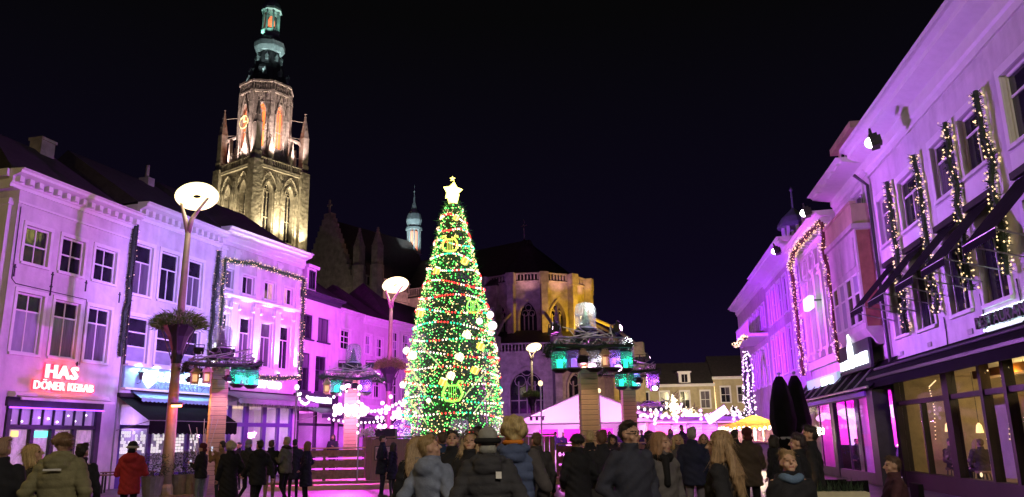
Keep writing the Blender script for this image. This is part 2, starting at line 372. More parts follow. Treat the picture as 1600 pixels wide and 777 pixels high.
def garland(label, pts, rad=.13, per_m=130, bulbs=26, bm=None, frame=None, group='fir garlands with fairy lights', name='garland', fm=None, br=.02, ll=.16):
    P = [w2(frame, *p) if frame else Vector(p) for p in pts]
    o0 = P[0].copy(); t = thing(name, label, 'garland', o0, 0, group)
    fb, lb = MB(), MB()
    core = []
    for a, b in zip(P[:-1], P[1:]):
        k = max(1, int((b-a).length/.45))
        for i in range(k): core.append(a.lerp(b, i/k) - o0 + (Vector(RNG.normal(size=3))*.035 if core else Vector()))
    core.append(P[-1] - o0)
    fb.tube(core, rad*.45, 6)
    for a, b in zip(core[:-1], core[1:]):
        L = (b-a).length; d = (b-a).normalized()
        for _ in range(int(L*per_m)):
            q = a + d*random.random()*L; r = Vector(RNG.normal(size=3)); r -= d*r.dot(d); r.normalize()
            fb.leaf(q + r*rad*.35, ll*random.uniform(.6,1.2), .018, 0, r + d*random.uniform(-.8,.8))
        for _ in range(int(L*bulbs)):
            q = a + d*random.random()*L; r = Vector(RNG.normal(size=3)); r -= d*r.dot(d); r.normalize()
            lb.octa(q + r*rad*random.uniform(.8,1.25), br*random.uniform(.7,1.3), 0)
    obj('foliage', fb, fm or M_firdark, t, kind='stuff'); obj('fairy_lights', lb, bm or G_warm, t, kind='stuff')
    return t
def light_string(label, pts, n, br=.04, bm=None, sag=0., group='strings of festoon bulbs', bulb_n=None):
    P = [Vector(p) for p in pts]; o0 = P[0].copy(); t = thing('string_lights', label, 'string lights', o0, 0, group)
    fine = []
    for a, b in zip(P[:-1], P[1:]):
        for k in range(10):
            q = k/10; p = a.lerp(b, q); p.z -= sag*4*q*(1-q); fine.append(p - o0)
    fine.append(P[-1]-o0)
    obj('cable', MB().tube(fine, .008, 4), M_black, t)
    lb = MB()
    for i in range(n):
        k = (i+.5)/n*(len(fine)-1); j = int(k); p = fine[j].lerp(fine[min(j+1, len(fine)-1)], k-j)
        lb.ell(p + Vector((0,0,-br*1.2)), (br, br, br*1.25), 8, 5)
    obj('bulbs', lb, bm or G_white, t, kind='stuff'); return t

# ------------------------------------------------------------------ left row of houses
# kebab house
h1, f1 = house_at('corner_house', 'corner house with three sash windows per floor and a red kebab sign', -17.52, 26.74, 14)
W1 = 5.8
up = [(.45,8.07,1.55,9.42),(2.12,8.07,3.24,9.42),(3.80,8.07,4.98,9.42)]
lo = [(.45,4.88,1.62,7.0),(2.12,4.88,3.34,7.0),(3.78,4.88,4.98,7.0)]
shop1 = (.75,.35,4.75,3.32)
facade(h1, W1, 11.2, up + lo + [shop1], M_white, D=9)
for q in up: window(h1, *q, cols=2, zs=(.5,), trim=.12)
for i, q in enumerate(lo): window(h1, *q, cols=2, zs=(.72,), trim=.12, film=M_glass3 if i == 0 else M_glass2, glass=M_glass, split_top=True)
cornice(h1, -.5, W1, 11.22, M_trim, h=.62, out=.6, dent=.42)
obj('frieze', MB().box(-.04,-.05,10.12,W1,.0,10.2), M_trim, h1)
obj('side_cornice', MB().box(-.62,.0,10.95,-.002,9,11.22).box(-.3,.0,10.6,-.002,9,10.95), M_trim, h1)
obj('side_pilaster', MB().box(-.16,.25,.0,-.002,1.0,10.3).box(-.22,.2,10.05,-.002,1.05,10.2), M_trim, h1)
for x, z in ((1.85,7.75),(3.5,7.75),(1.85,7.3),(5.35,7.6),(.2,7.7),(3.5,4.6)): obj('wall_anchor', MB().box(x-.02,-.035,z-.22,x+.02,.0,z+.22).box(x-.06,-.03,z+.1,x+.06,.0,z+.14), M_black, h1)
obj('wall_cable', MB().tube([(0.1,-.03,10.0),(.12,-.03,7.4),(.3,-.03,7.25),(3.6,-.03,7.22),(3.62,-.03,4.7)], .014, 4), M_dtrim, h1)
roof_gable(h1, -.4, W1, 11.25, 13.7, 6.2, hip=1.6)
obj('chimney', MB().box(3.3,2.8,12.6,4.0,3.4,14.1).box(3.25,2.75,14.1,4.05,3.45,14.22), M_stone, h1)
# shopfront of the kebab house: fascia, upper lights, doors, two shop windows
fr = MB().box(.55,-.12,3.05,5.0,.02,3.36).box(.62,-.10,0,.78,.03,3.05).box(4.72,-.10,0,4.95,.03,3.05).box(.78,-.06,2.28,4.72,.05,2.42).box(1.70,-.06,0,1.86,.05,2.28).box(2.62,-.06,0,2.78,.05,2.28).box(3.66,-.06,0,3.80,.05,2.28).box(.78,-.06,0,4.72,.05,.55)
shopf = obj('shopfront', fr, M_btrim, h1)
G_shop = mat('lit net curtain', (.5,.44,.46), .6, nscale=7, nvar=.6, emit=(.75,.55,.62), estr=.30)
G_shopu = mat('lit pleated blind', (.4,.36,.42), .6, nscale=2, nvar=.5, emit=(.55,.38,.75), estr=.25, stretch=(14,1,.4))
for i in range(8):
    x = .80 + i*.49
    board('pane', G_shopu, shopf, x+.02, .10, 2.44, x+.45, .115, 3.02)
    obj('glazing_bar', MB().box(x-.02,.02,2.42,x+.012,.09,3.04), M_btrim, shopf)
for x0, x1 in ((.80,1.68),(1.88,2.60),(2.80,3.64),(3.82,4.70)): board('pane', G_shop, shopf, x0, .08, .57, x1, .095, 2.27)
obj('open_plate', MB().box(1.95,.03,2.0,2.55,.06,2.22), glow('green plate', (.1,.9,.6), 1.6), shopf)
obj('menu_plate', MB().box(1.0,.03,2.02,1.28,.06,2.22), glow('yellow plate', (.9,.8,.15), 1.2), shopf)
for i in range(9):
    p = (.95+i*.42+random.uniform(-.1,.1), .07, 2.62+random.uniform(-.1,.22)); obj('bulb', MB().ell(p, (.035,.035,.035), 8, 5), G_white if i not in (4,5) else G_pink, shopf)
obj('violet_tube', MB().tube([(.6,-.16,3.0),(4.98,-.16,3.0)], .03, 6), G_vio, shopf)
aw = thing('awning_case', 'rolled purple awning box over the kebab shop window', 'awning', (0,0,0), frame=f1)
obj('case', MB().prism([(-.02,3.38),(-.32,3.34),(-.36,3.44),(-.30,3.52),(-.02,3.56)], .60, 5.0), M_trim, aw); obj('front_rail', MB().box(.60,-.62,3.24,5.0,-.57,3.33), M_trim, aw)
obj('fabric_roll', MB().prism([(-.33,3.36),(-.60,3.30),(-.60,3.32),(-.33,3.40)], .66, 4.94), M_grey, aw)
sg = thing('neon_sign', 'red neon sign reading HAS DÖNER KEBAB on the corner house', 'sign', (0,-.05,0), frame=f1)
text('letter', 'HAS', .66, G_neonw, sg, (2.02,-.05,4.12), .045, 1.18, .016); text('letter_outline', 'HAS', .66, G_neon, sg, (2.02,-.0,4.12), .02, 1.18, .05)
text('letter', 'DÖNER KEBAB', .43, G_neonw, sg, (1.55,-.05,3.68), .04, .96, .0); text('letter_outline', 'DÖNER KEBAB', .43, G_neon, sg, (1.55,-.0,3.68), .02, .96, .022)
point(w2(f1, 2.7,-.7,4.2), 40, (1,.08,.1), .3)
point(w2(f1, 2.7,-.9,2.75), 60, (.35,.08,1), .3)

# shield-sign house
h2, f2 = house_at('shield_sign_house', 'lavender lit house with a white shield sign above a black awning', -16.09, 32.46, 17)
W2 = 5.62
up = [(.05,7.9,1.14,10.08),(1.66,7.9,2.80,10.08),(3.45,7.9,4.45,10.08)]
lo = [(.12,5.04,1.32,6.95),(1.80,5.04,2.98,6.8),(3.5,5.04,4.6,6.8)]
shop2 = (.2,.0,5.4,3.3)
facade(h2, W2, 11.8, up + lo + [shop2], M_white, D=9)
for i, q in enumerate(up): window(h2, *q, cols=2, zs=(.66,), trim=.14, split_top=False, film=M_glass2 if i != 1 else None)
for q in lo: window(h2, *q, cols=1, zs=(.34,.68), trim=.14, film=M_glass3)
cornice(h2, 0, W2, 11.85, M_trim, h=.75, out=.6, dent=.40)
roof_gable(h2, 0, W2, 11.9, 14.8, 8.5)
obj('chimney', MB().box(4.65,3.9,13.5,5.1,4.5,15.0).lathe([(.10,0),(.09,.7)], 8, (4.87,4.2,15.0)), M_stone, h2)
M_teal = mat('teal sign board', (.25,.45,.50), .5, nscale=3, nvar=.2)
sb = thing('shop_sign', 'long teal fascia sign with a white shield and lit letters', 'sign', (0,-.06,0), frame=f2, group='lit signs on the left row')
obj('sign_board', MB().box(-.0,-.12,3.98,5.35,.0,4.86), M_teal, sb); obj('top_rail', MB().box(-.0,-.24,4.86,5.35,.0,4.94), M_trim, sb); obj('bottom_rail', MB().box(-.0,-.22,3.90,5.35,.0,3.98), M_trim, sb)
obj('shield', MB().plate([(1.32,4.02),(1.02,4.3),(.95,4.78),(1.35,4.72),(1.75,4.78),(1.70,4.3)], -.22, -.14), G_sign, sb)
text('letter', 'SANCIONWEZ', .52, G_sign, sb, (1.95,-.17,4.34), .03, .92, .014)
text('raised_letter', 'SANCIONWEZ', .34, M_teal, sb, (1.45,-.135,4.03), .02, 1.55, .008)
for i in range(5): spot(w2(f2, .6+i*1.05,-.5,4.98), w2(f2, .6+i*1.05,-.06,4.2), 95, (.55,.92,1), 120, .8, .05)
ln = thing('wall_lantern', 'small black wall lantern left of the shield sign', 'lantern', (.72,-.35,4.1), frame=f2)
obj('bracket', MB().tube([(0,.3,.05),(0,0,.1),(0,-.02,.25)], .015, 5), M_black, ln); obj('cage', MB().lathe([(.05,.22),(.10,.5),(.14,.52),(.03,.64),(.02,.7)], 6), M_black, ln); obj('glass', MB().lathe([(.055,.25),(.09,.48)], 6, caps=False), M_clear, ln)
def awning(label, frame, x0, x1, z1, z0, out, m, group=None, valance=.22, arms=True, name='awning', wave=0.):
    t = thing(name, label, 'awning', (x0,0,0), frame=frame, group=group); W = x1-x0
    b = MB(); n = 10
    for i in range(n):
        a, c = W*i/n, W*(i+1)/n
        b.quad((a,-.03,z1),(c,-.03,z1),(c,-out,z0),(a,-out,z0)); b.quad((a,-.03,z1-.012),(a,-out,z0-.012),(c,-out,z0-.012),(c,-.03,z1-.012))
    obj('canopy', b, m, t)
    v = MB()
    for i in range(n*2):
        a, c = W*i/n/2, W*(i+1)/n/2
        v.add([(a,-out-.01,z0+.02),(c,-out-.01,z0+.02),(c,-out-.01,z0-valance),((a+c)/2,-out-.012,z0-valance-.05),(a,-out-.01,z0-valance)], [(0,4,3,2,1)])
    obj('valance', v, m, t); obj('front_bar', MB().tube([(0,-out+.01,z0),(W,-out+.01,z0)], .025, 6), M_steel, t)
    obj('case', MB().box(0,-.16,z1-.02,W,.0,z1+.14), M_dtrim, t)
    if arms:
        for x in (.12, W-.12): obj('arm', MB().tube([(x,-.02,z0-.35),(x,-out,z0)], .018, 5), M_steel, t)
    return t
awning('black scalloped awning over the shield sign shop', f2, -.1, 5.5, 3.62, 2.62, 1.7, M_canv, valance=.5)
awning('pale teal awning edge under the shield sign', f2, .6, 5.5, 3.86, 3.55, .6, M_teal, valance=.1, arms=False)
# shopfront of the shield house: violet frame, glazing with lit leaded panes
s2 = obj('shopfront', MB().box(.2,.05,2.35,5.4,.12,2.5).box(.2,.04,0,.36,.14,2.35).box(1.9,.04,0,2.1,.14,2.35).box(3.1,.04,0,3.3,.14,2.35).box(4.3,.04,0,4.5,.14,2.35).box(5.25,.04,0,5.4,.14,3.3).box(.36,.05,.0,5.25,.12,.5), mat('violet frame', (.12,.07,.30), .5, spec=.2), h2)
G_lead = mat('lit leaded pane', (.5,.46,.4), .4, nscale=5, nvar=.85, emit=(.8,.75,.95), estr=.55, bump=.2)
for a, c in ((.4,1.0),(1.1,1.85),(2.15,3.05),(3.35,4.25),(4.55,5.2)):
    board('pane', M_clear, s2, a, .08, .52, c, .09, 2.3)
    g = MB()
    for i in range(5):
        for j in range(7):
            if random.random() < .62: g.box(a+(c-a)*(i+.1)/5, .14, 1.35+j*.13, a+(c-a)*(i+.9)/5, .15, 1.46+j*.13)
    obj('leaded_light', g, glow('lit leaded glass', (1,.94,.82), 1.1), s2, kind='stuff')
obj('shop_interior', MB().quad((.2,1.6,0),(5.4,1.6,0),(5.4,1.6,3.3),(.2,1.6,3.3)).quad((.2,.1,3.3),(5.4,.1,3.3),(5.4,1.6,3.3),(.2,1.6,3.3)), M_white, h2)
point(w2(f2, 2.6,.9,2.6), 55, (.5,.25,1), .2); point(w2(f2, .8,.9,2.0), 14, (1,.6,.3), .2)
obj('downpipe', MB().tube([(.0,-.10,11),( .0,-.10,4.9)], .05, 6), M_dtrim, h2)

# pilastered house with the garland frame
h3, f3 = house_at('pilastered_house', 'tall pale house with pilasters framed by a lit fir garland', -14.26-.6*.358, 38.46-.6*.934, 21)
W3 = 6.75; o3 = .6
U = [(-.42,9.22,.48,10.2),(1.14,9.14,2.07,10.1),(2.88,9.14,3.75,10.1),(4.56,9.12,5.34,10.05)]
Lw = [(-.46,5.55,.32,7.96),(1.16,5.55,2.0,7.94),(2.78,5.55,3.7,7.9),(4.38,5.55,5.24,7.9)]
U = [(a+o3,b,c+o3,d) for a,b,c,d in U]; Lw = [(a+o3,b,c+o3,d) for a,b,c,d in Lw]
facade(h3, W3, 12.1, U + Lw + [(.3,0,6.5,3.5)], M_white, D=10)
for i, q in enumerate(U): window(h3, *q, cols=2, zs=(), trim=.08, glass=[M_glass, M_glass2] if i < 2 else [M_glit, M_glass])
for q in Lw: window(h3, *q, cols=2, zs=(.68,), trim=.08, split_top=False, glass=[M_glass, M_glass2], hood=False)
cornice(h3, -.05, W3+.1, 12.2, M_trim, h=.8, out=.7)
for x in (.0,1.0,2.7,4.42,6.15): pilaster(h3, x+.02, x+.44, 5.2, 8.75, M_trim, .12)
for x in (.0,1.0,2.7,4.42,6.15): pilaster(h3, x+.04, x+.40, 9.0, 11.3, M_trim, .07)
obj('floor_band', MB().prism([(0,8.75),(-.16,8.8),(-.22,8.92),(-.2,9.0),(0,9.02)], 0, W3), M_trim, h3)
obj('sill_band', MB().box(0,-.14,5.16,W3,-.125,5.4).box(0,-.2,5.4,W3,.0,5.47), M_trim, h3)
br = MB()
for x in (.24,1.22,2.92,4.64,6.36):
    for dx in (-.34,.34):
        br.lathe([(.05,0),(.11,.08),(.06,.16)], 8, (x+dx,-.1,8.2)).box(x+dx-.05,-.14,8.35,x+dx+.05,0,8.6)
obj('brackets', br, M_trim, h3, kind='stuff')
roof_gable(h3, 0, W3, 12.22, 15.2, 9)
G_up = glow('uplight lens', (1,.92,1), 8)
for i, x in enumerate((.24,1.22,2.92,4.64,6.36)):
    t = thing('uplight', 'small white uplight at the foot of pilaster %s' % ('by the corner','beside the first tall window','between the middle windows','beside the last tall window','at the far edge')[i], 'uplight', (x,-.32,5.2), frame=f3, group='uplights on the pilastered house')
    obj('body', MB().lathe([(.05,-.12),(.07,-.1),(.07,.06)], 10), M_black, t); obj('lens', MB().ell((0,0,.07), (.065,.065,.03), 10, 5), G_up, t)
    spot(w2(f3, x,-.34,5.3), w2(f3, x,-.10,8.0), 900, (.97,.86,1), 50, .7, .05)
garland('lit fir garland framing the front of the pilastered house', [(.12,-.3,5.4),(.10,-.3,8),(.10,-.3,10.55),(2,-.3,10.72),(4.4,-.3,10.72),(6.5,-.3,10.72),(6.56,-.3,8),(6.56,-.3,5.2),(4.6,-.3,4.98),(2.2,-.3,4.98)], frame=f3, rad=.15, bulbs=24, br=.022, per_m=210, fm=M_fir)
garland('dark unlit fir garland on the corner left of the pilastered house', [(5.35,-.15,10.9),(5.30,-.15,8.2),(5.2,-.15,5.2)], frame=f2, rad=.17, bulbs=4, per_m=230)
garland('dark fir garland hanging between the kebab house and its neighbour', [(5.74,-.15,10.75),(5.68,-.15,8),(5.62,-.15,5.2)], frame=f1, rad=.17, bulbs=5, per_m=230)
sb = thing('shop_sign', 'white rounded lit sign above the grey awning of the pilastered house', 'sign', (0,-.12,0), frame=f3, group='lit signs on the left row')
obj('sign_board', MB().box(1.2,-.06,4.25,6.2,.08,4.98), M_cream, sb)
text('letter', 'Cocorono', .66, G_sign, sb, (2.05,-.1,4.5), .03, 1.02, .035)
awning('grey striped awning with dark branches under the white sign', f3, .3, 6.7, 4.22, 3.75, 1.5, M_grey, valance=.2)
s3 = obj('shopfront', MB().box(.3,.03,2.5,6.5,.14,2.7).box(.3,.02,0,.5,.15,3.5).box(1.5,.02,0,1.66,.15,3.5).box(2.6,.02,0,2.9,.15,3.5).box(4.0,.02,0,4.3,.15,3.5).box(5.2,.02,0,5.4,.15,3.5).box(6.3,.02,0,6.5,.15,3.5), mat('violet paint', (.15,.09,.30), .5, spec=.2), h3)
for a, c in ((.5,1.5),(1.66,2.6),(2.9,4.0),(4.3,5.2),(5.4,6.3)): board('pane', M_clear, s3, a, .07, .3, c, .08, 2.5); board('pane', M_clear, s3, a, .07, 2.7, c, .08, 3.5)
obj('shop_interior', MB().quad((.3,2.6,0),(6.5,2.6,0),(6.5,2.6,3.5),(.3,2.6,3.5)).quad((.3,.2,3.5),(6.5,.2,3.5),(6.5,2.6,3.5),(.3,2.6,3.5)), M_cream, h3)
obj('curtain', MB().box(2.95,.3,.2,3.3,.5,3.3).box(1.68,.3,.2,1.9,.5,3.3), M_white, h3)
point(w2(f3, 3.3,1.2,2.6), 120, (1,.75,.3), .2); point(w2(f3, 1.3,1.0,2.6), 60, (.6,.2,1), .2); point(w2(f3, 5.6,1.0,2.4), 60, (.7,.3,1), .2)
br = MB()
for i in range(260):
    x = random.uniform(.4,6.5); br.leaf((x,-1.35+random.uniform(-.12,.12),3.72), random.uniform(.25,.7), .02, 0, (random.uniform(-.6,.6),random.uniform(-.2,.2),-1))
t = obj('hanging_branches', br, M_firdark); tag(t, 'dark twigs hanging under the grey awning', 'branches', kind='stuff')
t.location = f3[0]; t.rotation_euler = (0,0,f3[1])
wt = thing('wall_light_strip', 'bright white light strip on the corner edge between the two pale houses', 'light strip', (0,-.05,0), frame=f3)
obj('tube', MB().tube([(-.05,-.1,4.9),(-.05,-.1,6.4)], .035, 6), G_up, wt); obj('clip', MB().box(-.1,-.08,4.85,0,.0,4.92), M_black, wt)
spot(w2(f3, -.02,-.35,4.9), w2(f3, .0,-.1,9.5), 160, (.95,.9,1), 34, .8, .05)

# magenta row: two-part low house, then the twin house
h4, f4 = house_at('magenta_house', 'low house with dark framed windows and a small gabled dormer', -12.08, 44.14, 17)
A = [(.2,7.47,1.45,8.88),(2.0,7.47,3.28,8.88),(.1,4.52,1.33,6.66),(1.9,4.52,3.1,6.6)]
facade(h4, 4.5, 10.0, A + [(.2,0,4.3,3.4)], M_white, D=8)
for q in A: window(h4, *q, cols=2, zs=(.62,) if q[1] < 6 else (), fm=M_btrim, trim=.0, glass=[M_glass, M_glass2])
cornice(h4, 0, 4.5, 10.15, M_btrim, h=.4, out=.5)
roof_gable(h4, 0, 4.5, 10.1, 12.6, 7)
d4 = obj('dormer', MB().box(1.15,.35,10.15,2.15,2.4,11.75).prism([(.2,11.75),(.15,11.92),(2.4,12.0),(2.4,11.75)], 1.05, 2.25), M_white, h4)
window(h4, 1.35, 10.5, 1.95, 11.6, cols=2, zs=(), fm=M_btrim, sill=False, y=.27)
s4 = obj('shopfront', MB().box(.2,.0,2.6,4.3,.12,2.75).box(.2,.0,0,.4,.14,3.4).box(2.1,.0,0,2.3,.14,3.4).box(4.1,.0,0,4.3,.14,3.4), M_btrim, h4)
G_bar = mat('magenta lit bar wall', (.6,.12,.5), .5, nscale=3, nvar=.6, emit=(1,.05,.75), estr=.5)
for a, c in ((.4,2.1),(2.3,4.1)): board('pane', M_clear, s4, a, .06, .4, c, .07, 2.6)
obj('shop_interior', MB().quad((.2,2.6,0),(4.3,2.6,0),(4.3,2.6,3.4),(.2,2.6,3.4)).quad((.2,.2,3.4),(4.3,.2,3.4),(4.3,2.6,3.4),(.2,2.6,3.4)), M_white, h4)
point(w2(f4, 1.2,1.2,2.3), 150, (1,.10,.75), .2); point(w2(f4, 3.3,1.2,2.3), 90, (.7,.2,1), .2)
h4b, f4b = house_at('narrow_house', 'narrow house with one white sash window over the bar', *(Vector((-12.08+4.5*math.sin(R(17)), 44.14+4.5*math.cos(R(17))))), 17)
A = [(.15,7.3,1.4,8.52),(.75,4.5,1.5,6.2)]
facade(h4b, 3.05, 9.7, A + [(.2,0,2.8,3.3)], M_white, D=8)
for q in A: window(h4b, *q, cols=2, zs=(.35,.68), trim=.1)
cornice(h4b, 0, 3.05, 9.8, M_white, h=.3, out=.2)
roof_gable(h4b, 0, 3.05, 9.8, 12.2, 7)
s4b = obj('shopfront', MB().box(.2,.0,2.6,2.8,.12,2.75).box(.2,.0,0,.35,.14,3.3).box(2.65,.0,0,2.8,.14,3.3), M_btrim, h4b); board('pane', M_clear, s4b, .35, .06, .4, 2.65, .07, 2.6)
obj('shop_interior', MB().quad((.2,2.6,0),(2.8,2.6,0),(2.8,2.6,3.3),(.2,2.6,3.3)), M_white, h4b); point(w2(f4b, 1.4,1.2,2.3), 110, (.8,.12,1), .2)
awning('blue grey awning of the bar under the magenta house', f4, .1, 4.4, 3.7, 3.2, 1.6, M_btrim, valance=.2)
awning('blue grey awning of the narrow house beside the slatted pillar', f4b, .1, 2.9, 3.6, 3.1, 1.5, M_btrim, valance=.2)
sb = thing('shop_sign', 'white lit strip sign on the dark fascia of the bar', 'sign', (0,-.1,0), frame=f4, group='lit signs on the left row')
obj('sign_board', MB().box(.1,-.04,3.78,4.4,.08,4.42), M_btrim, sb)
for i in range(7): obj('letter', MB().box(.95+i*.38,-.1,3.9,.95+i*.38+.30,-.05,4.22), G_sign, sb)
h5, f5 = house_at('twin_window_house', 'magenta lit house with paired tall sash windows beside the tree', -9.86, 51.39, 22)
A = [(.3,7.3,1.02,8.54),(1.66,7.22,2.48,8.48),(3.8,7.34,4.54,9.16),(5.16,7.42,6.1,9.14),(1.45,4.5,2.26,6.1),(.3,4.5,1.0,6.1),(3.8,4.2,4.54,6.1),(5.16,4.2,6.0,6.1)]
facade(h5, 7.1, 9.8, A, M_white, D=8)
for q in A: window(h5, *q, cols=2, zs=(.5,) if q[0] < 3 else (.33,.66), trim=.1, glass=[M_glass, M_glass3])
cornice(h5, 0, 3.3, 9.75, M_trim, h=.5, out=.3); cornice(h5, 3.3, 7.2, 9.9, M_trim, h=.6, out=.4)
roof_gable(h5, 0, 3.3, 9.8, 12.4, 7, hip=1.4); roof_gable(h5, 3.35, 7.2, 9.92, 13.2, 7, hip=1.9)
obj('floor_band', MB().box(0,-.06,3.6,7.1,.0,4.0), M_trim, h5)
s5 = obj('shopfront', MB().box(.3,-.03,.2,3.0,.0,3.2).box(3.6,-.03,.2,6.8,.0,3.2), M_btrim, h5)
for a in (.45,1.3,2.15,3.75,4.75,5.75): board('pane', mat('dim magenta pane', (.3,.1,.3), .3, emit=(.8,.1,.9), estr=.35), s5, a, -.05, .5, a+.75, -.035, 2.8)
h6, f6 = house_at('end_house', 'dim end house of the left row behind the tree', -9.86+7.3*math.sin(R(22)), 51.39+7.3*math.cos(R(22)), 22)
A = [(.5,6.8,1.4,8.4),(2.2,6.8,3.1,8.4),(3.9,6.8,4.8,8.4),(.5,3.6,1.4,5.6),(2.2,3.6,3.1,5.6),(3.9,3.6,4.8,5.6)]
facade(h6, 6, 9.3, A, M_cream, D=8)
for q in A: window(h6, *q, cols=2, zs=(.5,), trim=.1)
cornice(h6, 0, 6, 9.4, M_trim, h=.5, out=.35); roof_gable(h6, 0, 6, 9.4, 12.5, 7)
# ------------------------------------------------------------------ right row of houses (x runs from the far end towards the camera)
GX, GY, GA = 11.53, 21.0, 8.5
def right_house(name, label, s_far, cat='house'):
    return house_at(name, label, GX + s_far*math.sin(R(GA)), GY + s_far*math.cos(R(GA)), GA, left=False, cat=cat)
r1, g1 = right_house('restaurant_house', 'near right house with a dark glazed restaurant front and fir garlands', 4.6, 'restaurant')
WR = 16.0
UW = [(.55,7.55,2.15,9.05),(2.65,7.5,4.2,9.0),(5.45,7.6,6.95,9.1),(7.35,7.65,8.75,9.1),(9.75,7.55,11.3,9.15),(11.9,7.55,13.4,9.15)]
MW = [(.75,4.55,2.0,6.3),(2.75,4.5,4.1,6.3),(5.3,4.55,6.5,6.3),(7.3,4.5,8.6,6.3),(9.8,4.5,11.2,6.3)]
facade(r1, WR, 10.6, UW + MW + [(.2,.45,15.8,3.3)], M_white, D=10)
for q in UW: window(r1, *q, cols=2, zs=(.68,), trim=.17, glass=[M_glass, M_glass, M_glass2], split_top=False)
for q in MW: window(r1, *q, cols=2, zs=(), trim=.15)
for q in UW: obj('spandrel_panel', MB().box(q[0]-.1,-.05,q[1]-.95,q[2]+.1,-.01,q[1]-.16), M_trim, r1)
cornice(r1, -.05, WR, 11.05, M_trim, h=.95, out=.75)
obj('gutter', MB().box(-.05,-.85,11.02,WR,-.62,11.16), M_trim, r1)
roof_gable(r1, 0, WR, 11.05, 14.2, 9)
obj('downpipe', MB().tube([(.05,-.5,10.2),(.10,-.12,9.8),(.10,-.12,3.6)], .055, 7), M_black, r1)
for x, z0, z1 in ((4.72,4.6,3.75),(7.1,4.8,3.7),(8.97,4.8,3.7)): obj('wall_cable', MB().tube([(x,-.03,z0),(x+.03,-.03,(z0+z1)/2),(x-.02,-.03,z1)], .018, 4), M_black, r1)
obj('wall_cable', MB().tube([(4.7,-.03,3.78),(5.8,-.03,3.74),(7.08,-.03,3.72)], .016, 4), M_black, r1)
for x in (1.0,3.4,6.2,8.2,10.6): obj('wall_vent', MB().box(x-.14,-.03,3.95,x+.14,0,4.08), M_steel, r1)
# restaurant front
M_brown = mat('dark brown frame', (.018,.011,.008), .5, spec=.2, nscale=4, nvar=.4)
s = MB().box(0,-.18,0,.32,.12,3.32).box(.2,-.16,0,15.8,.10,.47).box(.2,-.10,2.45,15.8,.06,2.58).box(.2,-.14,3.22,15.8,.08,3.34)
for x in (4.15,6.5,7.75,9.0,10.4,12): s.box(x,-.14,.47,x+(.42 if x < 5 else .16),.08,3.25)
s = obj('restaurant_front', s, M_brown, r1)
xs = [.32,4.15,4.57,6.5,6.66,7.75,7.91,9.0,9.16,10.4,10.56,12,12.16,15.6]
for a, b in zip(xs[::2], xs[1::2]):
    if b-a > 2.5:
        m_ = (a+b)/2
        obj('glazing_bar', MB().box(m_-.05,-.1,.47,m_+.05,.06,2.45), M_brown, s)
    board('pane', M_clear, s, a, -.02, .48, b, -.008, 2.44); board('pane', M_clear, s, a, -.02, 2.59, b, -.008, 3.21)
M_inn = mat('warm interior wall', (.42,.34,.20), .8, nscale=2, nvar=.35)
obj('restaurant_room', MB().quad((.2,4,.1),(15.8,4,.1),(15.8,4,3.3),(.2,4,3.3)).quad((.2,.12,.1),(.2,4,.1),(.2,4,3.3),(.2,.12,3.3)).quad((.2,.12,.12),(15.8,.12,.12),(15.8,4,.12),(.2,4,.12)).quad((.2,.12,3.3),(.2,4,3.3),(15.8,4,3.3),(15.8,.12,3.3)), M_inn, r1)
cur = MB()
for x0, x1 in ((4.75,6.3),(6.75,7.6),(8.05,8.8),(9.3,10.2)):
    for i in range(16):
        a = x0+(x1-x0)*i/16; b = x0+(x1-x0)*(i+1)/16; y = .55+.05*(i % 2)
        cur.quad((a,y,.5),(b,.60-.05*(i % 2),.5),(b,.60-.05*(i % 2),2.42),(a,y,2.42))
obj('curtain', cur, mat('cream curtain', (.62,.56,.40), .8, nscale=2, nvar=.2), r1)
obj('ceiling_beam', MB().box(4.6,.5,2.95,12,.9,3.15), mat('orange lit beam', (.5,.25,.07), .6), r1)
point(w2(g1, 6.2,1.6,2.75), 160, (1,.80,.42), .15); point(w2(g1, 9.6,1.6,2.75), 120, (1,.72,.32), .15); point(w2(g1, 2.0,2.4,2.2), 55, (1,.66,.3), .15); point(w2(g1, 7.0,.45,2.9), 16, (1,.45,.08), .1)
for i, (x, y, z) in enumerate(((1.3,.9,1.75),(3.0,1.1,1.7),(7.0,.7,2.3),(4.0,1.6,2.2))):
    t = thing('pendant_lamp', ('small glowing pendant lamp nearest the dark corner post','small glowing pendant lamp over the second window table','yellow hanging lamp between the cream curtains','tall amber lamp deep in the restaurant')[i], 'lamp', (x,y,z), frame=g1, group='lamps in the restaurant window')
    obj('cable', MB().tube([(0,0,.15),(0,0,3.25-z)], .008, 4), M_black, t); obj('shade', MB().lathe([(.10,-.12),(.07,.08),(.02,.15)], 10, caps=False), mat('lamp shade', (.7,.5,.25), .6, emit=(1,.62,.2), estr=2.2), t); obj('bulb', MB().ell((0,0,-.07), (.05,.05,.06), 8, 6), G_warm, t)
for i, (x, xx) in enumerate(((2.6,.1),(6.0,.1),(7.2,.1),(9.1,.1))):
    light_string(('string of warm star lights curling down the first restaurant pane','string of warm star lights over the left cream curtain','short string of star lights by the yellow lamp','string of star lights near the right edge')[i], [w2(g1, x+.7,.05,3.05), w2(g1, x+.1,.05,2.9), w2(g1, x+.25,.06,2.3), w2(g1, x,.06,1.4)], 24, .017, G_warm, group='light strings in the restaurant window')
for i, x in enumerate((5.0,6.1)):
    t = thing('candle', ('lit candle on the restaurant sill, left of the two','lit candle on the restaurant sill, right of the two')[i], 'candle', (x,.2,.48), frame=g1, group='candles on the restaurant sill')
    obj('glass', MB().lathe([(.05,0),(.06,.14)], 10, caps=False), M_clear, t); obj('flame', MB().ell((0,0,.08), (.035,.035,.06), 8, 6), G_warm, t)
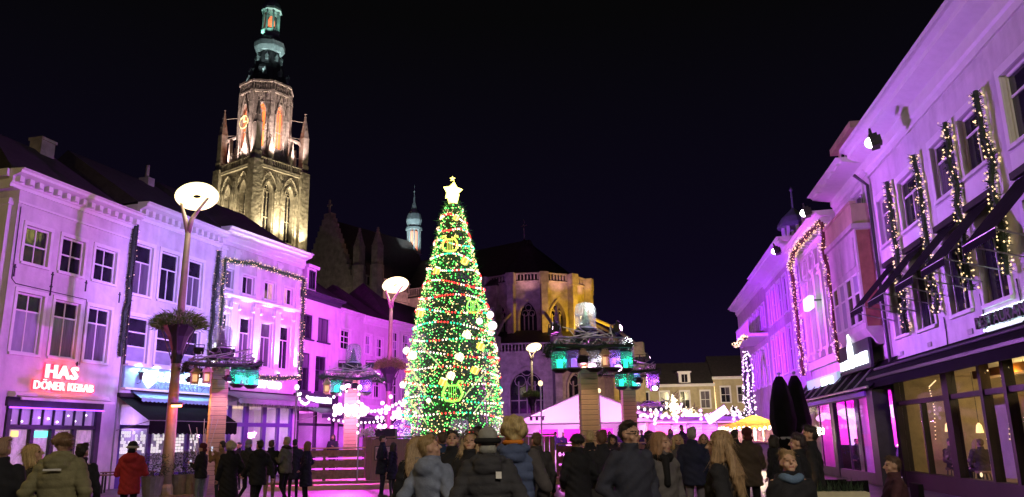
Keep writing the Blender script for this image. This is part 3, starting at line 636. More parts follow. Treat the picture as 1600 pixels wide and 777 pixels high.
t = thing('awning_case', 'long black folded awning over the restaurant windows', 'awning', (0,0,0), frame=g1)
obj('case', MB().prism([(0,3.42),(-.75,3.30),(-.80,3.40),(-.35,3.78),(0,3.86)], -.1, 15.9), M_canv, t); obj('front_rail', MB().box(-.1,-.86,3.28,15.9,-.80,3.36), M_black, t)
obj('lower_cloth', MB().prism([(-.74,3.29),(-.80,3.30),(-.82,3.02),(-.78,3.02)], -.05, 15.8), M_canv, t); obj('rod', MB().tube([(0,-.6,3.62),(15.8,-.6,3.62)], .04, 6), M_btrim, t)
for i, q in enumerate(MW):
    a = awning('black drop arm awning above the %s middle window of the restaurant house' % ('farthest','second','third','fourth','nearest')[i], g1, q[0]-.1, q[2]+.1, 6.8, 5.4, 1.3, M_canv, group='black awnings over the middle windows', valance=.16)
for i, (x, z0) in enumerate(((2.30,4.5),(4.70,4.7),(7.08,4.9),(8.95,4.9))):
    garland('lit fir garland on the restaurant house, %s' % ('nearest the drainpipe','second from the drainpipe','third from the drainpipe','nearest the right edge')[i], [(x,-.2,9.2),(x+.02,-.2,7),(x,-.2,z0)], frame=g1, rad=.13, bulbs=30, br=.023, per_m=220)
sg = thing('halo_sign', 'dark letters reading RESTAURANT with a cold white halo', 'sign', (0,0,0), frame=g1)
text('letter', 'RESTAURANT', .36, M_dtrim, sg, (7.0,-.16,3.98), .04, 1.15, .012)
obj('halo_strip', MB().box(7.02,-.05,3.90,9.95,-.02,3.95).box(7.02,-.05,4.26,9.95,-.02,4.30), glow('halo led', (.75,.93,1), 3), sg)
for i in range(6): point(w2(g1, 7.2+i*.5,-.10,4.1), 2.2, (.6,.85,1), .04)

# bay window house
r2, g2 = right_house('bay_window_house', 'house with a wooden bay window and balcony beside the restaurant house', 9.35)
facade(r2, 4.7, 10.4, [(.5,8.9,1.6,10.0),(2.6,8.9,3.9,10.0),(.3,0,4.4,3.6)], M_white, D=10)
for q in ((.5,8.9,1.6,10.0),(2.6,8.9,3.9,10.0)): window(r2, *q, cols=2, zs=(), trim=.1)
bay = obj('bay', MB().box(.45,-.55,5.05,4.25,0.0,8.45).prism([(0,5.05),(-.55,5.05),(-.2,4.5),(0,4.5)], .5, 4.2).box(.35,-.66,8.45,4.35,-.0,8.62), M_cream, r2)
obj('parapet', MB().box(.45,-.58,8.62,4.25,-.46,9.35).box(.45,-.46,8.62,.57,.0,9.35).box(4.13,-.46,8.62,4.25,.0,9.35).box(.38,-.63,9.35,4.32,-.4,9.43), M_ocher, r2)
for x in (.6,1.55,2.5,3.4):
    window(r2, x, 5.25, x+.78, 6.95, cols=1, zs=(.62,), sill=False, y=-.6, glass=[M_glass, M_glass3])
window(r2, 4.24, 5.25, 4.9, 6.95, cols=1, zs=(.62,), sill=False, y=-.02)
obj('bay_side', MB().box(4.251,-.5,5.1,4.27,-.05,8.4), mat('brown bay cladding', (.30,.14,.08), .7, nscale=3, nvar=.3), bay)
obj('bay_panels', MB().box(.7,-.585,7.2,2.2,-.551,8.2).box(2.5,-.585,7.2,4.0,-.551,8.2), M_cream, bay)
cornice(r2, 0, 4.7, 10.9, M_trim, h=.6, out=1.0)
sf = MB()
for i in range(6): sf.box(.3+i*.8,-.92,10.72,.36+i*.8,-.15,10.78)
obj('soffit_ribs', sf, M_trim, r2)
obj('roof', MB().box(0,-.1,10.92,4.7,9,11.1), M_roof, r2)
dm = obj('dormer', MB().box(.9,.15,11.1,3.5,3.0,12.35).box(.7,-.1,12.35,3.7,3.2,12.6), M_ocher, r2)
window(r2, 1.3, 11.3, 3.1, 12.2, cols=3, zs=(), sill=False, y=.08)
sg = thing('lit_sign', 'white lit sign with a tall bottle shape between two word blocks', 'sign', (0,-.45,0), frame=g2, group='lit signs on the right row')
obj('sign_board', MB().box(.2,-.05,3.75,4.1,.05,4.75), M_btrim, sg)
obj('bottle', MB().plate([(1.65,3.9),(2.15,3.9),(2.18,4.6),(2.0,4.85),(1.98,5.1),(1.84,5.1),(1.82,4.85),(1.62,4.6)], -.13, -.06), G_sign, sg)
for x0, x1, z0, z1 in ((.4,.72,3.9,4.2),(.78,1.08,3.9,4.2),(1.14,1.44,3.9,4.22),(2.35,2.7,3.92,4.3),(2.76,3.1,3.92,4.3),(3.16,3.5,3.92,4.32),(3.56,3.9,3.92,4.32)): obj('letter', MB().box(x0,-.12,z0,x1,-.06,z1), G_sign, sg)
# garland house with pilasters
r3, g3 = right_house('garland_house', 'pilastered house framed by lit garlands in the right row', 16.5)
U3 = [(.6+i*1.28,8.9,1.35+i*1.28,9.65) for i in range(5)]; L3 = [(.6+i*1.28,5.3,1.4+i*1.28,8.5) for i in range(5)]
facade(r3, 7.05, 10.2, U3 + L3 + [(.4,0,6.6,3.6)], M_white, D=10)
for q in U3: window(r3, *q, cols=2, zs=(), trim=.07, glass=[M_glass, M_glass2])
for q in L3: window(r3, *q, cols=2, zs=(.7,), trim=.08, y=.02, glass=[M_glass2, M_glass, M_glass])
for i in range(6): pilaster(r3, .12+i*1.28, .45+i*1.28, 4.9, 8.75, M_trim, .13)
cornice(r3, -.05, 7.1, 10.35, M_trim, h=.6, out=.85, dent=.5)
roof_gable(r3, 0, 7.05, 10.4, 12.2, 9)
obj('floor_band', MB().box(0,-.15,4.5,7.05,0,4.85), M_trim, r3)
garland('lit fir garland on the pilastered right house, along its eaves and far edge', [(.1,-.4,4.3),(.1,-.4,7),(.12,-.5,9.5),(2.5,-.75,9.75),(4.6,-.75,9.75),(6.9,-.55,9.95)], frame=g3, rad=.16, bulbs=44, br=.022, fm=mat('reddish fir', (.12,.04,.035), .7, nscale=8, nvar=.5))
garland('lit fir garland on the near edge of the pilastered right house', [(6.95,-.5,9.9),(6.9,-.4,7),(6.9,-.4,4.3)], frame=g3, rad=.16, bulbs=40, br=.02, fm=MATS['reddish fir'])
sg = thing('lit_sign', 'small white lit sign box projecting above the garland house shop', 'sign', (3.6,-.6,6.9), frame=g3, group='lit signs on the right row')
obj('box', MB().box(-.55,-.1,0,.55,.1,.5), G_sign, sg); obj('bracket', MB().tube([(0,.12,.4),(0,.6,.4)], .03, 5), M_black, sg)
sg = thing('lit_sign', 'pale lit fascia sign low on the garland house', 'sign', (0,-.35,0), frame=g3, group='lit signs on the right row')
obj('sign_board', MB().box(.6,-.06,3.45,6.3,.06,4.0), mat('pale lit board', (.5,.7,.72), .5, emit=(.55,.9,.95), estr=.5), sg)
for i in range(7): obj('letter', MB().box(3.6+i*.3,-.1,3.6,3.6+i*.3+.2,-.06,3.88), G_sign, sg)
# two far violet houses
r4, g4 = right_house('brick_house', 'violet lit brick house with tall shuttered windows and a roof turret', 27.2)
U4 = [(.7+i*1.75,8.0,1.65+i*1.75,9.9) for i in range(6)]; L4 = [(.7+i*1.75,4.9,1.65+i*1.75,7.2) for i in range(6)]
facade(r4, 10.65, 10.9, U4 + L4, M_brick, D=10)
for q in U4 + L4: window(r4, *q, cols=2, zs=(.5,), trim=.14, y=.012, glass=[M_glass, M_glass, M_glass2])
cornice(r4, 0, 10.7, 11.1, M_trim, h=.7, out=1.0)
roof_gable(r4, 0, 10.65, 11.1, 14.0, 9)
tu = obj('turret', MB().lathe([(.75,11.0),(.75,12.0),(.9,12.05),(.9,12.15)], 8, (3.2,1.5,0)), M_trim, r4)
for i in range(8):
    a = 2*math.pi*i/8; obj('turret_post', MB().box(3.2+.68*math.cos(a)-.08,1.5+.68*math.sin(a)-.08,12.15,3.2+.68*math.cos(a)+.08,1.5+.68*math.sin(a)+.08,13.4), M_trim, tu)
obj('turret_dome', MB().lathe([(1.0,13.4),(.95,13.6),(.7,14.0),(.25,14.4),(.06,14.6),(.05,15.6),(.12,15.7),(.02,15.9)], 12, (3.2,1.5,0)), M_lead, tu)
obj('chimney', MB().box(4.6,1.6,11.2,6.0,2.8,13.6), M_brick, r4)
r5, g5 = right_house('far_brick_house', 'farthest violet house of the right row with a lit balcony', 40.6)
U5 = [(.6+i*1.6,8.2,1.45+i*1.6,9.6) for i in range(8)]; L5 = [(.6+i*1.6,4.7,1.45+i*1.6,7.0) for i in range(8)]
facade(r5, 13.35, 11.0, U5 + L5, M_brick, D=12)
for q in U5 + L5: window(r5, *q, cols=2, zs=(.5,), trim=.13, y=.012, glass=[M_glass, M_glass, M_glass2])
cornice(r5, .0, 13.4, 11.3, M_trim, h=.6, out=.7)
roof_gable(r5, .4, 13.35, 11.3, 14.2, 10, hip=2)
bl = obj('balcony', MB().box(7.5,-1.2,7.55,13.2,0,7.75), M_trim, r5)
for i in range(24): obj('baluster', MB().box(7.55+i*.24,-1.18,7.75,7.61+i*.24,-1.12,8.5), M_trim, bl)
obj('rail', MB().box(7.5,-1.2,8.5,13.2,-1.1,8.58), M_trim, bl)
garland('lit fir garland draped along the far balcony', [(7.5,-1.35,7.7),(9.4,-1.35,7.45),(11.3,-1.35,7.7),(13.2,-1.35,7.45)], frame=g5, rad=.12, bulbs=22, br=.045)
garland('looped strand of big white lights climbing the far violet house', [(10.8,-1.4,2.4),(11.6,-1.4,3.9),(12.4,-1.5,4.5),(13.3,-1.5,5.9),(14.0,-1.5,6.4),(14.6,-1.5,5.2),(14.8,-1.5,2.6)], frame=g5, rad=.18, bulbs=24, br=.045, per_m=30, bm=G_white)
garland('strand of white lights sagging along the far end of the violet row', [(-.6,-.8,3.0),(3,-1.2,3.6),(6,-1.2,3.0),(9,-1.2,2.2)], frame=g5, rad=.18, bulbs=12, br=.045, per_m=20, bm=G_white)
for i, (fr, x, z, dz) in enumerate(((g1,4.2,9.85,0),(g3,6.9,10.35,0),(g4,10.6,10.4,0))):
    p = w2(fr, x,-1.05,z)
    flood(p, on_ground((250,420,520)[i], (33,40,50)[i], 5), (5200,5200,6500)[i], (LAV, PINKP, MAGE)[i], 'bright floodlight under the eaves of the %s right house' % ('restaurant','garland','brick')[i], 62, G_flare, s=1.5)
    spot(p + Vector((.0,0,-.05)), w2(fr, x-1.5, .3, z-2.2), 70, (1,.80,.85), 120, .9, .1)

# winter garden in front of the bay window and garland houses
tp = thing('winter_garden', 'purple lit glazed terrace with a sloping black roof on the right', 'terrace', (0,-.6,0), frame=g3)
LP = 11.3; X0 = -1.0
fr = MB().box(X0,-.06,.0,X0+.14,.06,2.95).box(X0,-.1,2.8,LP,.08,3.02).box(5.6,-.08,0,6.15,.08,2.8).box(LP-.35,-.1,0,LP+.35,.4,3.0).box(X0,-.05,0,LP,.05,.35)
obj('frame', fr, M_btrim, tp)
obj('violet_beam', MB().box(X0-.05,-.16,2.84,LP-.3,-.101,3.0), mat('violet beam', (.35,.22,.75), .5), tp)
for a, b in ((X0+.14,1.2),(1.24,3.4),(3.44,5.6),(6.15,7.8),(7.84,9.5),(9.54,LP-.35)):
    board('pane', M_clear, tp, a, -.006, .36, b, .006, 2.8)
    obj('glazing_bar', MB().box(b-.0,-.03,.35,b+.04,.03,2.8), M_btrim, tp)
rf = MB()
for i in range(12):
    a, b = X0 + (LP+1.2-X0)*i/12, X0 + (LP+1.2-X0)*(i+1)/12
    rf.quad((a,-.35,3.05),(b,-.35,3.05),(b,.6,4.0),(a,.6,4.0)); rf.box(a,-.36,3.0,a+.05,-.30,3.12)
obj('awning_cloth', rf, M_canv, tp)
for i in range(9): obj('roof_batten', MB().tube([(X0+.4+i*1.4,-.36,3.10),(X0+.4+i*1.4,.58,4.05)], .03, 5), M_steel, tp)
obj('roof_edge', MB().tube([(X0,-.36,3.06),(LP+.9,-.36,3.06)], .045, 6), M_steel, tp)
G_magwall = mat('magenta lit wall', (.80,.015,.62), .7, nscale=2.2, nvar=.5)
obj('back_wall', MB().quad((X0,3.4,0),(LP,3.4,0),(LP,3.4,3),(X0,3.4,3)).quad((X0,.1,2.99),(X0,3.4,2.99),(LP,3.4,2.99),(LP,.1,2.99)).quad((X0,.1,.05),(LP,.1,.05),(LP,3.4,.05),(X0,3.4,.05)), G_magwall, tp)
for i, x in enumerate((.6,2.2,3.8,5.2,6.8,8.2,9.4,10.3)):
    p = w2(g3, x, random.uniform(.1,1.2), random.uniform(2.25,2.6))
    t = thing('lampion', 'glowing pink paper lampion, %s from the umbrellas' % ('first','second','third','fourth','fifth','sixth','seventh','eighth')[i], 'paper lantern', p, 0, 'lampions in the winter garden')
    for k in range(4): obj('blossom', MB().ell((random.uniform(-.3,.3),random.uniform(-.15,.15),random.uniform(-.14,.14)), (.2,.16,.14), 9, 6), glow('lampion paper', (1,.48,.95), 1.7), t)
    obj('cable', MB().tube([(0,0,.1),(0,0,.5)], .01, 4), M_black, t)
for x, P in ((1.5,210),(4.2,210),(7.4,210),(9.9,210)): point(w2(g3, x,1.4,2.3), P, (1,.03,.75), .3)
for x in (3.0,8.6): point(w2(g3, x,.3,1.1), 22, (.20,.05,1), .3)
obj('counter_block', MB().box(.6,1.3,.06,5.4,1.7,1.15).box(6.6,1.5,.06,LP-.8,1.9,1.1), M_canv, tp)  # dark blocks put in to darken the lower half behind the panes
for i, x in enumerate((2.4,8.9)):
    t = thing('glass_pillar', ('tall white lit column behind the left terrace panes','pale lit column behind the right terrace panes')[i], 'column', (x,.9,.1), frame=g3)
    obj('shaft', MB().lathe([(.2,0),(.16,.1),(.15,2.5),(.2,2.6)], 12), mat('lit column', (.8,.7,.8), .5, emit=(1,.75,1), estr=.9 if i == 0 else .25), t); obj('foot', MB().box(-.25,-.25,-.05,.25,.25,.0), M_trim, t)
for i, x in enumerate((6.9,10.2)):
    t = thing('table_lamp', ('little white shaded lamp on a terrace table, middle of the right panes','little white shaded lamp by the last terrace post')[i], 'lamp', (x,.5,1.2), frame=g3, group='shaded lamps in the terrace')
    obj('shade', MB().lathe([(.22,0),(.08,.16),(.02,.2)], 10, caps=False), glow('lamp shade glow', (1,.85,.65), 4), t); obj('stem', MB().tube([(0,0,-1.1),(0,0,.05)], .015, 5), M_black, t)

# ------------------------------------------------------------------ houses across the far end
def end_house(name, label, x, W, H, ups, m, dorm=()):
    h = thing(name, label, 'house', (x, 104, 0), R(-4)); fr = ((x,104,0), R(-4))
    facade(h, W, H, ups, m, D=8)
    for q in ups: window(h, *q, cols=2, zs=(.5,), trim=.12, glass=[M_glass, M_glass2])
    cornice(h, -.1, W+.1, H+.12, M_trim, h=.35, out=.35); roof_gable(h, 0, W, H+.1, H+3.2, 8)
    for x0 in dorm:
        dd = obj('dormer', MB().box(x0,.3,H+.1,x0+1.5,3,H+1.6).box(x0-.15,.15,H+1.6,x0+1.65,3.1,H+1.78), M_trim, h); window(h, x0+.3, H+.3, x0+1.2, H+1.45, cols=2, zs=(), sill=False, y=.22)
    return h, fr
e1, fe1 = end_house('ochre_house', 'long ochre house across the square behind the lit bare tree', 13.2, 12.6, 8.2, [(3.0+i*2.6,5.2,4.2+i*2.6,7.4) for i in range(4)] + [(3.0+i*2.6,2.0,4.2+i*2.6,4.2) for i in range(4)], M_ocher, (3.6,8.2))
e2, fe2 = end_house('cream_house', 'cream house across the square with vertical strings of lights', 25.9, 6.9, 9.1, [(.9+i*2.15,5.9,2.1+i*2.15,7.9) for i in range(3)] + [(.9+i*2.15,2.5,2.1+i*2.15,4.7) for i in range(3)], M_ocher)
for i, (x, z) in enumerate(((.0,8.6),(4.6,8.4),(7.0,9.0))):
    light_string(('left vertical light string on the cream house','middle vertical light string on the cream house','right vertical light string on the cream house')[i], [w2(fe2, x,-.3,z), w2(fe2, x+.2,-.3,1.8)], 34, .085, G_warm, group='vertical light strings on the cream house')
spot((22, 84, 7.5), (24,104,3.5), 9500, (1,.82,.42), 100, .8, .3)
spot(w2(g4, 3.2,-.35,11.3), w2(g4, 3.2,1.5,13.2), 45, (.6,.25,1), 90, .8, .1)
# ------------------------------------------------------------------ church: tower, nave, transept, choir
ch = thing('church', 'great gothic church with a tall lit tower and dark choir behind the houses', 'church', (-46,141,0), R(-36)); fc = ((-46,141,0), R(-36))
def arch(w, z0, zs, zt, n=6):                   # outline of a pointed opening, (x,z) from lower left over the top to lower right
    L = [(-w/2, z0), (-w/2, zs)]
    for i in range(1, n+1):
        q = i/n; a = q*math.pi/2
        L.append((-w/2*math.cos(a)**1.25 if i < n else 0.0, zs + (zt-zs)*math.sin(a*.92)/math.sin(math.pi/2*.92)))
    return L + [(-x, z) for x, z in L[-2::-1]]
def arched_wall(parent, pos, rz, W, z0, z1, ars, m, dep=.6, pane=None, name='wall', lights=3, frame=True):
    """wall panel with pointed windows; local x along the wall, -y out. ars: (xc, w, z0, zs, zt)"""
    b = MB(); edges = [-W/2]
    for k in range(len(ars)-1): edges.append((ars[k][0]+ars[k+1][0])/2)
    edges.append(W/2)
    if not ars: b.quad((-W/2,0,z0),(W/2,0,z0),(W/2,0,z1),(-W/2,0,z1))
    for k, (xc, w_, a0, zs, zt) in enumerate(ars):
        l, r = edges[k], edges[k+1]; A = [(x+xc, z) for x, z in arch(w_, a0, zs, zt)]; h = len(A)//2
        b.quad((l,0,z0),(r,0,z0),(r,0,a0),(l,0,a0)); b.quad((l,0,zt),(r,0,zt),(r,0,z1),(l,0,z1))
        for i in range(h): b.quad((l,0,A[i][1]),(A[i][0],0,A[i][1]),(A[i+1][0],0,A[i+1][1]),(l,0,A[i+1][1]))
        for i in range(h, len(A)-1): b.quad((A[i][0],0,A[i][1]),(r,0,A[i][1]),(r,0,A[i+1][1]),(A[i+1][0],0,A[i+1][1]))
        for i in range(len(A)-1): b.quad((A[i][0],0,A[i][1]),(A[i][0]*.0+A[i][0],dep,A[i][1]),(A[i+1][0],dep,A[i+1][1]),(A[i+1][0],0,A[i+1][1]))
        b.quad((A[0][0],0,a0),(A[-1][0],0,a0),(A[-1][0],dep,a0),(A[0][0],dep,a0))
    wl = obj(name, b, m, parent, pos, (0,0,rz))
    for xc, w_, a0, zs, zt in ars:
        A = [(x+xc, z) for x, z in arch(w_, a0, zs, zt)]
        f = MB()
        if frame:
            O = [(x+xc, z) for x, z in arch(w_+.5, a0-.1, zs, zt+.35)]
            for i in range(len(A)-1): f.add([(A[i][0],-.18,A[i][1]),(O[i][0],-.18,O[i][1]),(O[i+1][0],-.18,O[i+1][1]),(A[i+1][0],-.18,A[i+1][1]),(A[i][0],.0,A[i][1]),(O[i][0],.0,O[i][1]),(O[i+1][0],.0,O[i+1][1]),(A[i+1][0],.0,A[i+1][1])],[(0,3,2,1),(0,4,7,3),(1,2,6,5)])
        for i in range(1, lights):
            x = xc - w_/2 + w_*i/lights; f.box(x-.07, dep-.28, a0, x+.07, dep-.06, zs + (zt-zs)*.35)
        hr = zs + (zt-zs)*.38; rr = w_*.17
        for cx_, cz_ in ((xc-w_*.2,hr),(xc+w_*.2,hr),(xc,hr+w_*.33)): f.tube([(cx_+rr*math.cos(q*math.pi/5), dep-.17, cz_+rr*math.sin(q*math.pi/5)) for q in range(11)], .06, 4)
        f.box(xc-w_/2, dep-.26, (a0+zs)/2-.06, xc+w_/2, dep-.08, (a0+zs)/2+.06)
        wf = obj('window', f, m, wl)
        p = MB(); p.add([(x, dep-.03, z) for x, z in A], [tuple(range(len(A)))]); obj('pane', p, pane or M_glass, wf)
    return wl
def pinnacle(parent, x, y, z0, z1, r=.45, m=None, name='pinnacle'):
    h = z1-z0; b = MB().prismz([(x-r,y-r),(x+r,y-r),(x+r,y+r),(x-r,y+r)], z0, z0+h*.5)
    b.lathe([(r*1.5,h*.5),(r*1.25,h*.55),(r*.12,h*.97),(r*.35,h*.98),(.02,h)], 4, (x,y,z0), ph=math.pi/4)
    for k in range(1, 5):
        q = .55 + .09*k; rr = r*1.25*(1-(k*.09)/.42)
        for dx, dy in ((1,0),(-1,0),(0,1),(0,-1)): b.box(x+dx*rr*.8-.09,y+dy*rr*.8-.09,z0+h*q,x+dx*rr*.8+.09,y+dy*rr*.8+.09,z0+h*q+.2)
    return obj(name, b, m or M_stone, parent)
def balustrade(parent, p0, p1, z, h=1.1, step=.42, m=None, t=.13):
    p0 = Vector((*p0, 0)); p1 = Vector((*p1, 0)); L = (p1-p0).length; a = math.atan2(p1.y-p0.y, p1.x-p0.x); b = MB()
    b.box(0,-t*1.5,0,L,t*1.5,.18).box(0,-t*1.4,h-.16,L,t*1.4,h)
    for i in range(int(L/step)): x = (i+.5)*L/int(L/step); b.box(x-t*.6,-t,.18,x+t*.6,t,h-.16)
    return obj('balustrade', b, m or M_stone, parent, (p0.x, p0.y, z), (0,0,a), kind='stuff')
HW = 5.3
tw = obj('tower_body', MB().box(-HW+1.2,-HW+1.2,0,HW-1.2,HW-1.2,50), M_tower, ch)
for pos, rz in (((0,-HW,0),0), ((HW,0,0),R(90))):
    arched_wall(ch, pos, rz, 2*HW, 30, 50.4, [(-2.35,2.0,37.5,45.6,48.2),(2.35,2.0,37.5,45.6,48.2)], M_tower, dep=.9, lights=3)
    c, s_ = math.cos(rz), math.sin(rz)
    dec = MB()
    for xc in (-2.35, 2.35):                     # blind tracery gable over each opening
        O = [(x+xc, z) for x, z in arch(3.7, 44, 46.0, 49.9)]
        dec.tube([(x,-.25,z) for x, z in O], .16, 5)
        for k in range(7): dec.box(xc-1.4+k*.45,-.2,48.9-abs(k-3)*.35,xc-1.3+k*.45,-.05,49.6-abs(k-3)*.45)
    for x in (-5.0,-3.9,-.8,.8,3.9,5.0): dec.box(x-.14,-.35,32,x+.14,-.01,47)
    for k in range(23): x = -4.6+k*.42; dec.box(x-.05,-.18,49.3,x+.05,-.01,50.3).box(x-.05,-.16,36.6,x+.05,-.01,37.3)
    for s in (-1,1):
        for xc in (-2.35,2.35): dec.box(xc+s*1.35-.10,-.42,37,xc+s*1.35+.10,-.01,46.6).box(xc+s*1.75-.06,-.3,37,xc+s*1.75+.06,-.01,48.5)
    for z in (39.5,42.2,44.8): dec.box(-5.0,-.2,z,-3.9,-.01,z+.25).box(3.9,-.2,z,5.0,-.01,z+.25)
    dec.box(-HW,-.55,50.4,HW,.0,50.8).box(-HW,-.4,36.0,HW,0,36.5)
    obj('tracery', dec, M_tower, ch, pos, (0,0,rz))
for x, y in ((HW,-HW),(-HW,-HW),(HW,HW),(-HW,HW)):
    obj('buttress', MB().prismz([(x-.95,y-.95),(x+.95,y-.95),(x+.95,y+.95),(x-.95,y+.95)], 0, 51.5).prismz([(x-.7,y-.7),(x+.7,y-.7),(x+.7,y+.7),(x-.7,y+.7)], 51.5, 53.2), M_tower, ch)
    pinnacle(ch, x, y, 53.2, 64.0, .62)
    q = Vector((x, y, 0)).normalized()
    fb = MB().tube([Vector((x,y,56.5)), Vector((x,y,57.8))*1 - q*1.0*1, Vector((q.x*4.6, q.y*4.6, 58.6))], .32, 6)
    for z in (54.5,58.5,62): fb.tube([(x,y,z),(q.x*4.6,q.y*4.6,z+.4)], .06, 4)
    fb.tube([(x,y,53),(x,y,63)], .16, 4); obj('flying_buttress', fb, M_tower, ch, kind='stuff')
balustrade(ch, (-HW,-HW-.4), (HW,-HW-.4), 50.8, 1.5, .5); balustrade(ch, (HW+.4,-HW), (HW+.4,HW), 50.8, 1.5, .5)
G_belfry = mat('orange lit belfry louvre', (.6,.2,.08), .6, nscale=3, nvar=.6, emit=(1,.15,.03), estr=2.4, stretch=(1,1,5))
r8 = 4.75; ap = r8*math.cos(math.pi/8)
obj('octagon_core', MB().lathe([(r8*.82,50),(r8*.82,69)], 8, ph=math.pi/8), M_tower, ch)
for k in range(8):
    a = k*math.pi/4 - math.pi/2
    pos = (ap*math.cos(a), ap*math.sin(a), 0); Wf = 2*r8*math.sin(math.pi/8)
    arched_wall(ch, pos, a+math.pi/2, Wf, 50.4, 66.2, [(0,1.45,55.3,61.8,64.0)], M_tower, dep=.5, pane=G_belfry, lights=2)
    v = a + math.pi/8
    ob = obj('octagon_buttress', MB().prismz([(-.32,-.3),(.32,-.3),(.32,.5),(-.32,.5)], 50.4, 66.6).lathe([(.45,66.6),(.05,68.6)], 4, (0,0,0), ph=math.pi/4), M_tower, ch, (r8*math.cos(v), r8*math.sin(v), 0), (0,0,v+math.pi/2))
    tr = MB()
    for i in range(5): x = -Wf/2+.3+i*(Wf-.6)/4; tr.box(x-.07,-.2,64.6,x+.07,-.02,66.0)
    for i in range(3): tr.tube([(-.9+i*.9+.35*math.cos(q*math.pi/4),-.12,67.2+.35*math.sin(q*math.pi/4)) for q in range(9)], .09, 4)
    tr.box(-Wf/2,-.35,66.1,Wf/2,0,66.5).box(-Wf/2,-.45,68.1,Wf/2,.1,68.5)
    for i in range(8): x = -Wf/2+.25+i*(Wf-.5)/7; tr.box(x-.07,-.3,66.5,x+.07,-.1,68.1)
    for s in (-1,1): tr.tube([(s*1.15,-.25,61.6),(s*.6,-.28,63.6),(0,-.30,65.9)], .12, 5)
    for s in (-1,1): tr.box(s*1.05-.1,-.3,52,s*1.05+.1,-.02,62).box(s*1.45-.07,-.22,51,s*1.45+.07,-.02,64)
    for z in (52.5,54.4): tr.box(-1.4,-.16,z,1.4,-.02,z+.22)
    for i in range(5): tr.tube([(-1.2+i*.6,-.1,52.7),(-.9+i*.6,-.14,53.9),(-.6+i*.6,-.1,52.7)], .07, 4)
    obj('tracery', tr, M_tower, ch, pos, (0,0,a+math.pi/2)); obj('octagon_gable', MB().plate([(-.5,50.6),(.5,50.6),(.5,54.2),(0,57.2),(-.5,54.2)], -1.5, -.9), M_tower, ch, (r8*math.cos(v), r8*math.sin(v), 0), (0,0,v+math.pi/2))
cl = MB()
cl.tube([(math.cos(q*math.pi/8)*1.25, -.25, math.sin(q*math.pi/8)*1.25) for q in range(17)], .07, 4)
cl.box(-.09,-.3,0,.09,-.2,1.0).box(0,-.3,-.09,.75,-.2,.09)
for k in (7,0):
    a = k*math.pi/4 - math.pi/2 ; obj('clock_dial', cl, glow('clock gilt', (1,.75,.3), 2), ch, (ap*math.cos(a), ap*math.sin(a), 60.3), (0,0,a+math.pi/2))
M_slate2 = mat('spire slate', (.055,.06,.065), .55, nscale=2, nvar=.4, bump=.3)
sp = obj('spire', MB().lathe([(4.55,68.5),(4.3,69.2),(3.7,70.5),(3.35,72.0),(3.0,72.6),(2.55,73.2),(2.2,75.4),(2.1,76.0)], 8, ph=math.pi/8), M_slate2, ch)
obj('spire_bulb', MB().lathe([(2.1,76.0),(2.5,76.2),(3.0,77.0),(3.0,78.0),(2.6,78.7),(1.7,79.4),(1.65,80.2)], 8, ph=math.pi/8), M_lead, sp)
ltn = obj('lantern', MB().lathe([(1.8,80.2),(1.85,80.9),(1.5,81.0)], 8, ph=math.pi/8).lathe([(1.5,85.0),(2.05,85.2),(2.0,85.7),(1.75,86.6),(1.2,87.6),(.9,88.4),(1.1,88.9),(.8,90),(.2,91.5),(.05,95)], 8, ph=math.pi/8), M_lead, sp)
for k in range(8):
    a = k*math.pi/4+math.pi/8; obj('lantern_post', MB().tube([(1.5*math.cos(a),1.5*math.sin(a),80.9),(1.5*math.cos(a),1.5*math.sin(a),85.1)], .22, 5), M_lead, ltn)
obj('glow_bell', MB().lathe([(.75,82.4),(.7,83.2),(.3,84.2),(.1,84.4)], 10), mat('orange lit bell', (.6,.2,.1), .5, emit=(1,.18,.06), estr=1.3), ltn)  # glows by itself, standing in for orange light inside the lantern
for zz, rr, n in ((70.2,3.9,8),(73.9,2.35,8)):
    for k in range(n):
        a = k*math.pi/4 - math.pi/2 + (.0 if n == 8 else 0)
        obj('spire_dormer', MB().box(-.30,-.2,0,.30,.5,.7).plate([(-.38,.7),(.38,.7),(0,1.3)], -.26, .5).lathe([(.04,1.3),(.10,1.45),(.01,1.65)], 6), M_lead, sp, (rr*math.cos(a), rr*math.sin(a), zz), (0,0,a+math.pi/2))
for o in ch.children: o.location.x -= .81; o.location.y -= .59      # the tower stands a little west of the nave axis
# nave + transept
AX = 60.0; RA = 7.6
obj('nave_roof', MB().prism([(-8.5,21),(0,28.6),(8.5,21)], 5, AX), M_roof, ch)
obj('nave_wall', MB().box(5,-8,0,AX,8,21), M_stone, ch)
TX = 38.0; TL = 17.0
obj('transept', MB().box(TX-6.6,-TL,0,TX+6.6,0,21.6), M_stone, ch)
obj('transept_roof', MB().plate([(TX-5.2,21.6),(TX+5.2,21.6),(TX,31.8)], -TL+.5, 0), M_roof, ch)
gb = MB(); n = 14
for i in range(n):
    z0 = 21.6+(32.6-21.6)*i/n; z1 = 21.6+(32.6-21.6)*(i+1)/n; hw = 5.4*(1-i/n)+.35
    gb.box(TX-hw,-TL-.35,z0,TX+hw,-TL+.5,z1)
gb.box(TX-.12,-TL-.1,32.6,TX+.12,-TL+.1,34.6).box(TX-.45,-TL-.1,33.7,TX+.45,-TL+.1,33.95)
obj('gable', gb, M_stone, ch)
for x, y in ((TX+6.2,-TL),(TX+8.4,-TL+1.2)):
    obj('turret', MB().lathe([(.9,0),(.9,24.3)], 8, (x,y,0)), M_stone, ch); pinnacle(ch, x, y, 24.3, 29.5, .55)
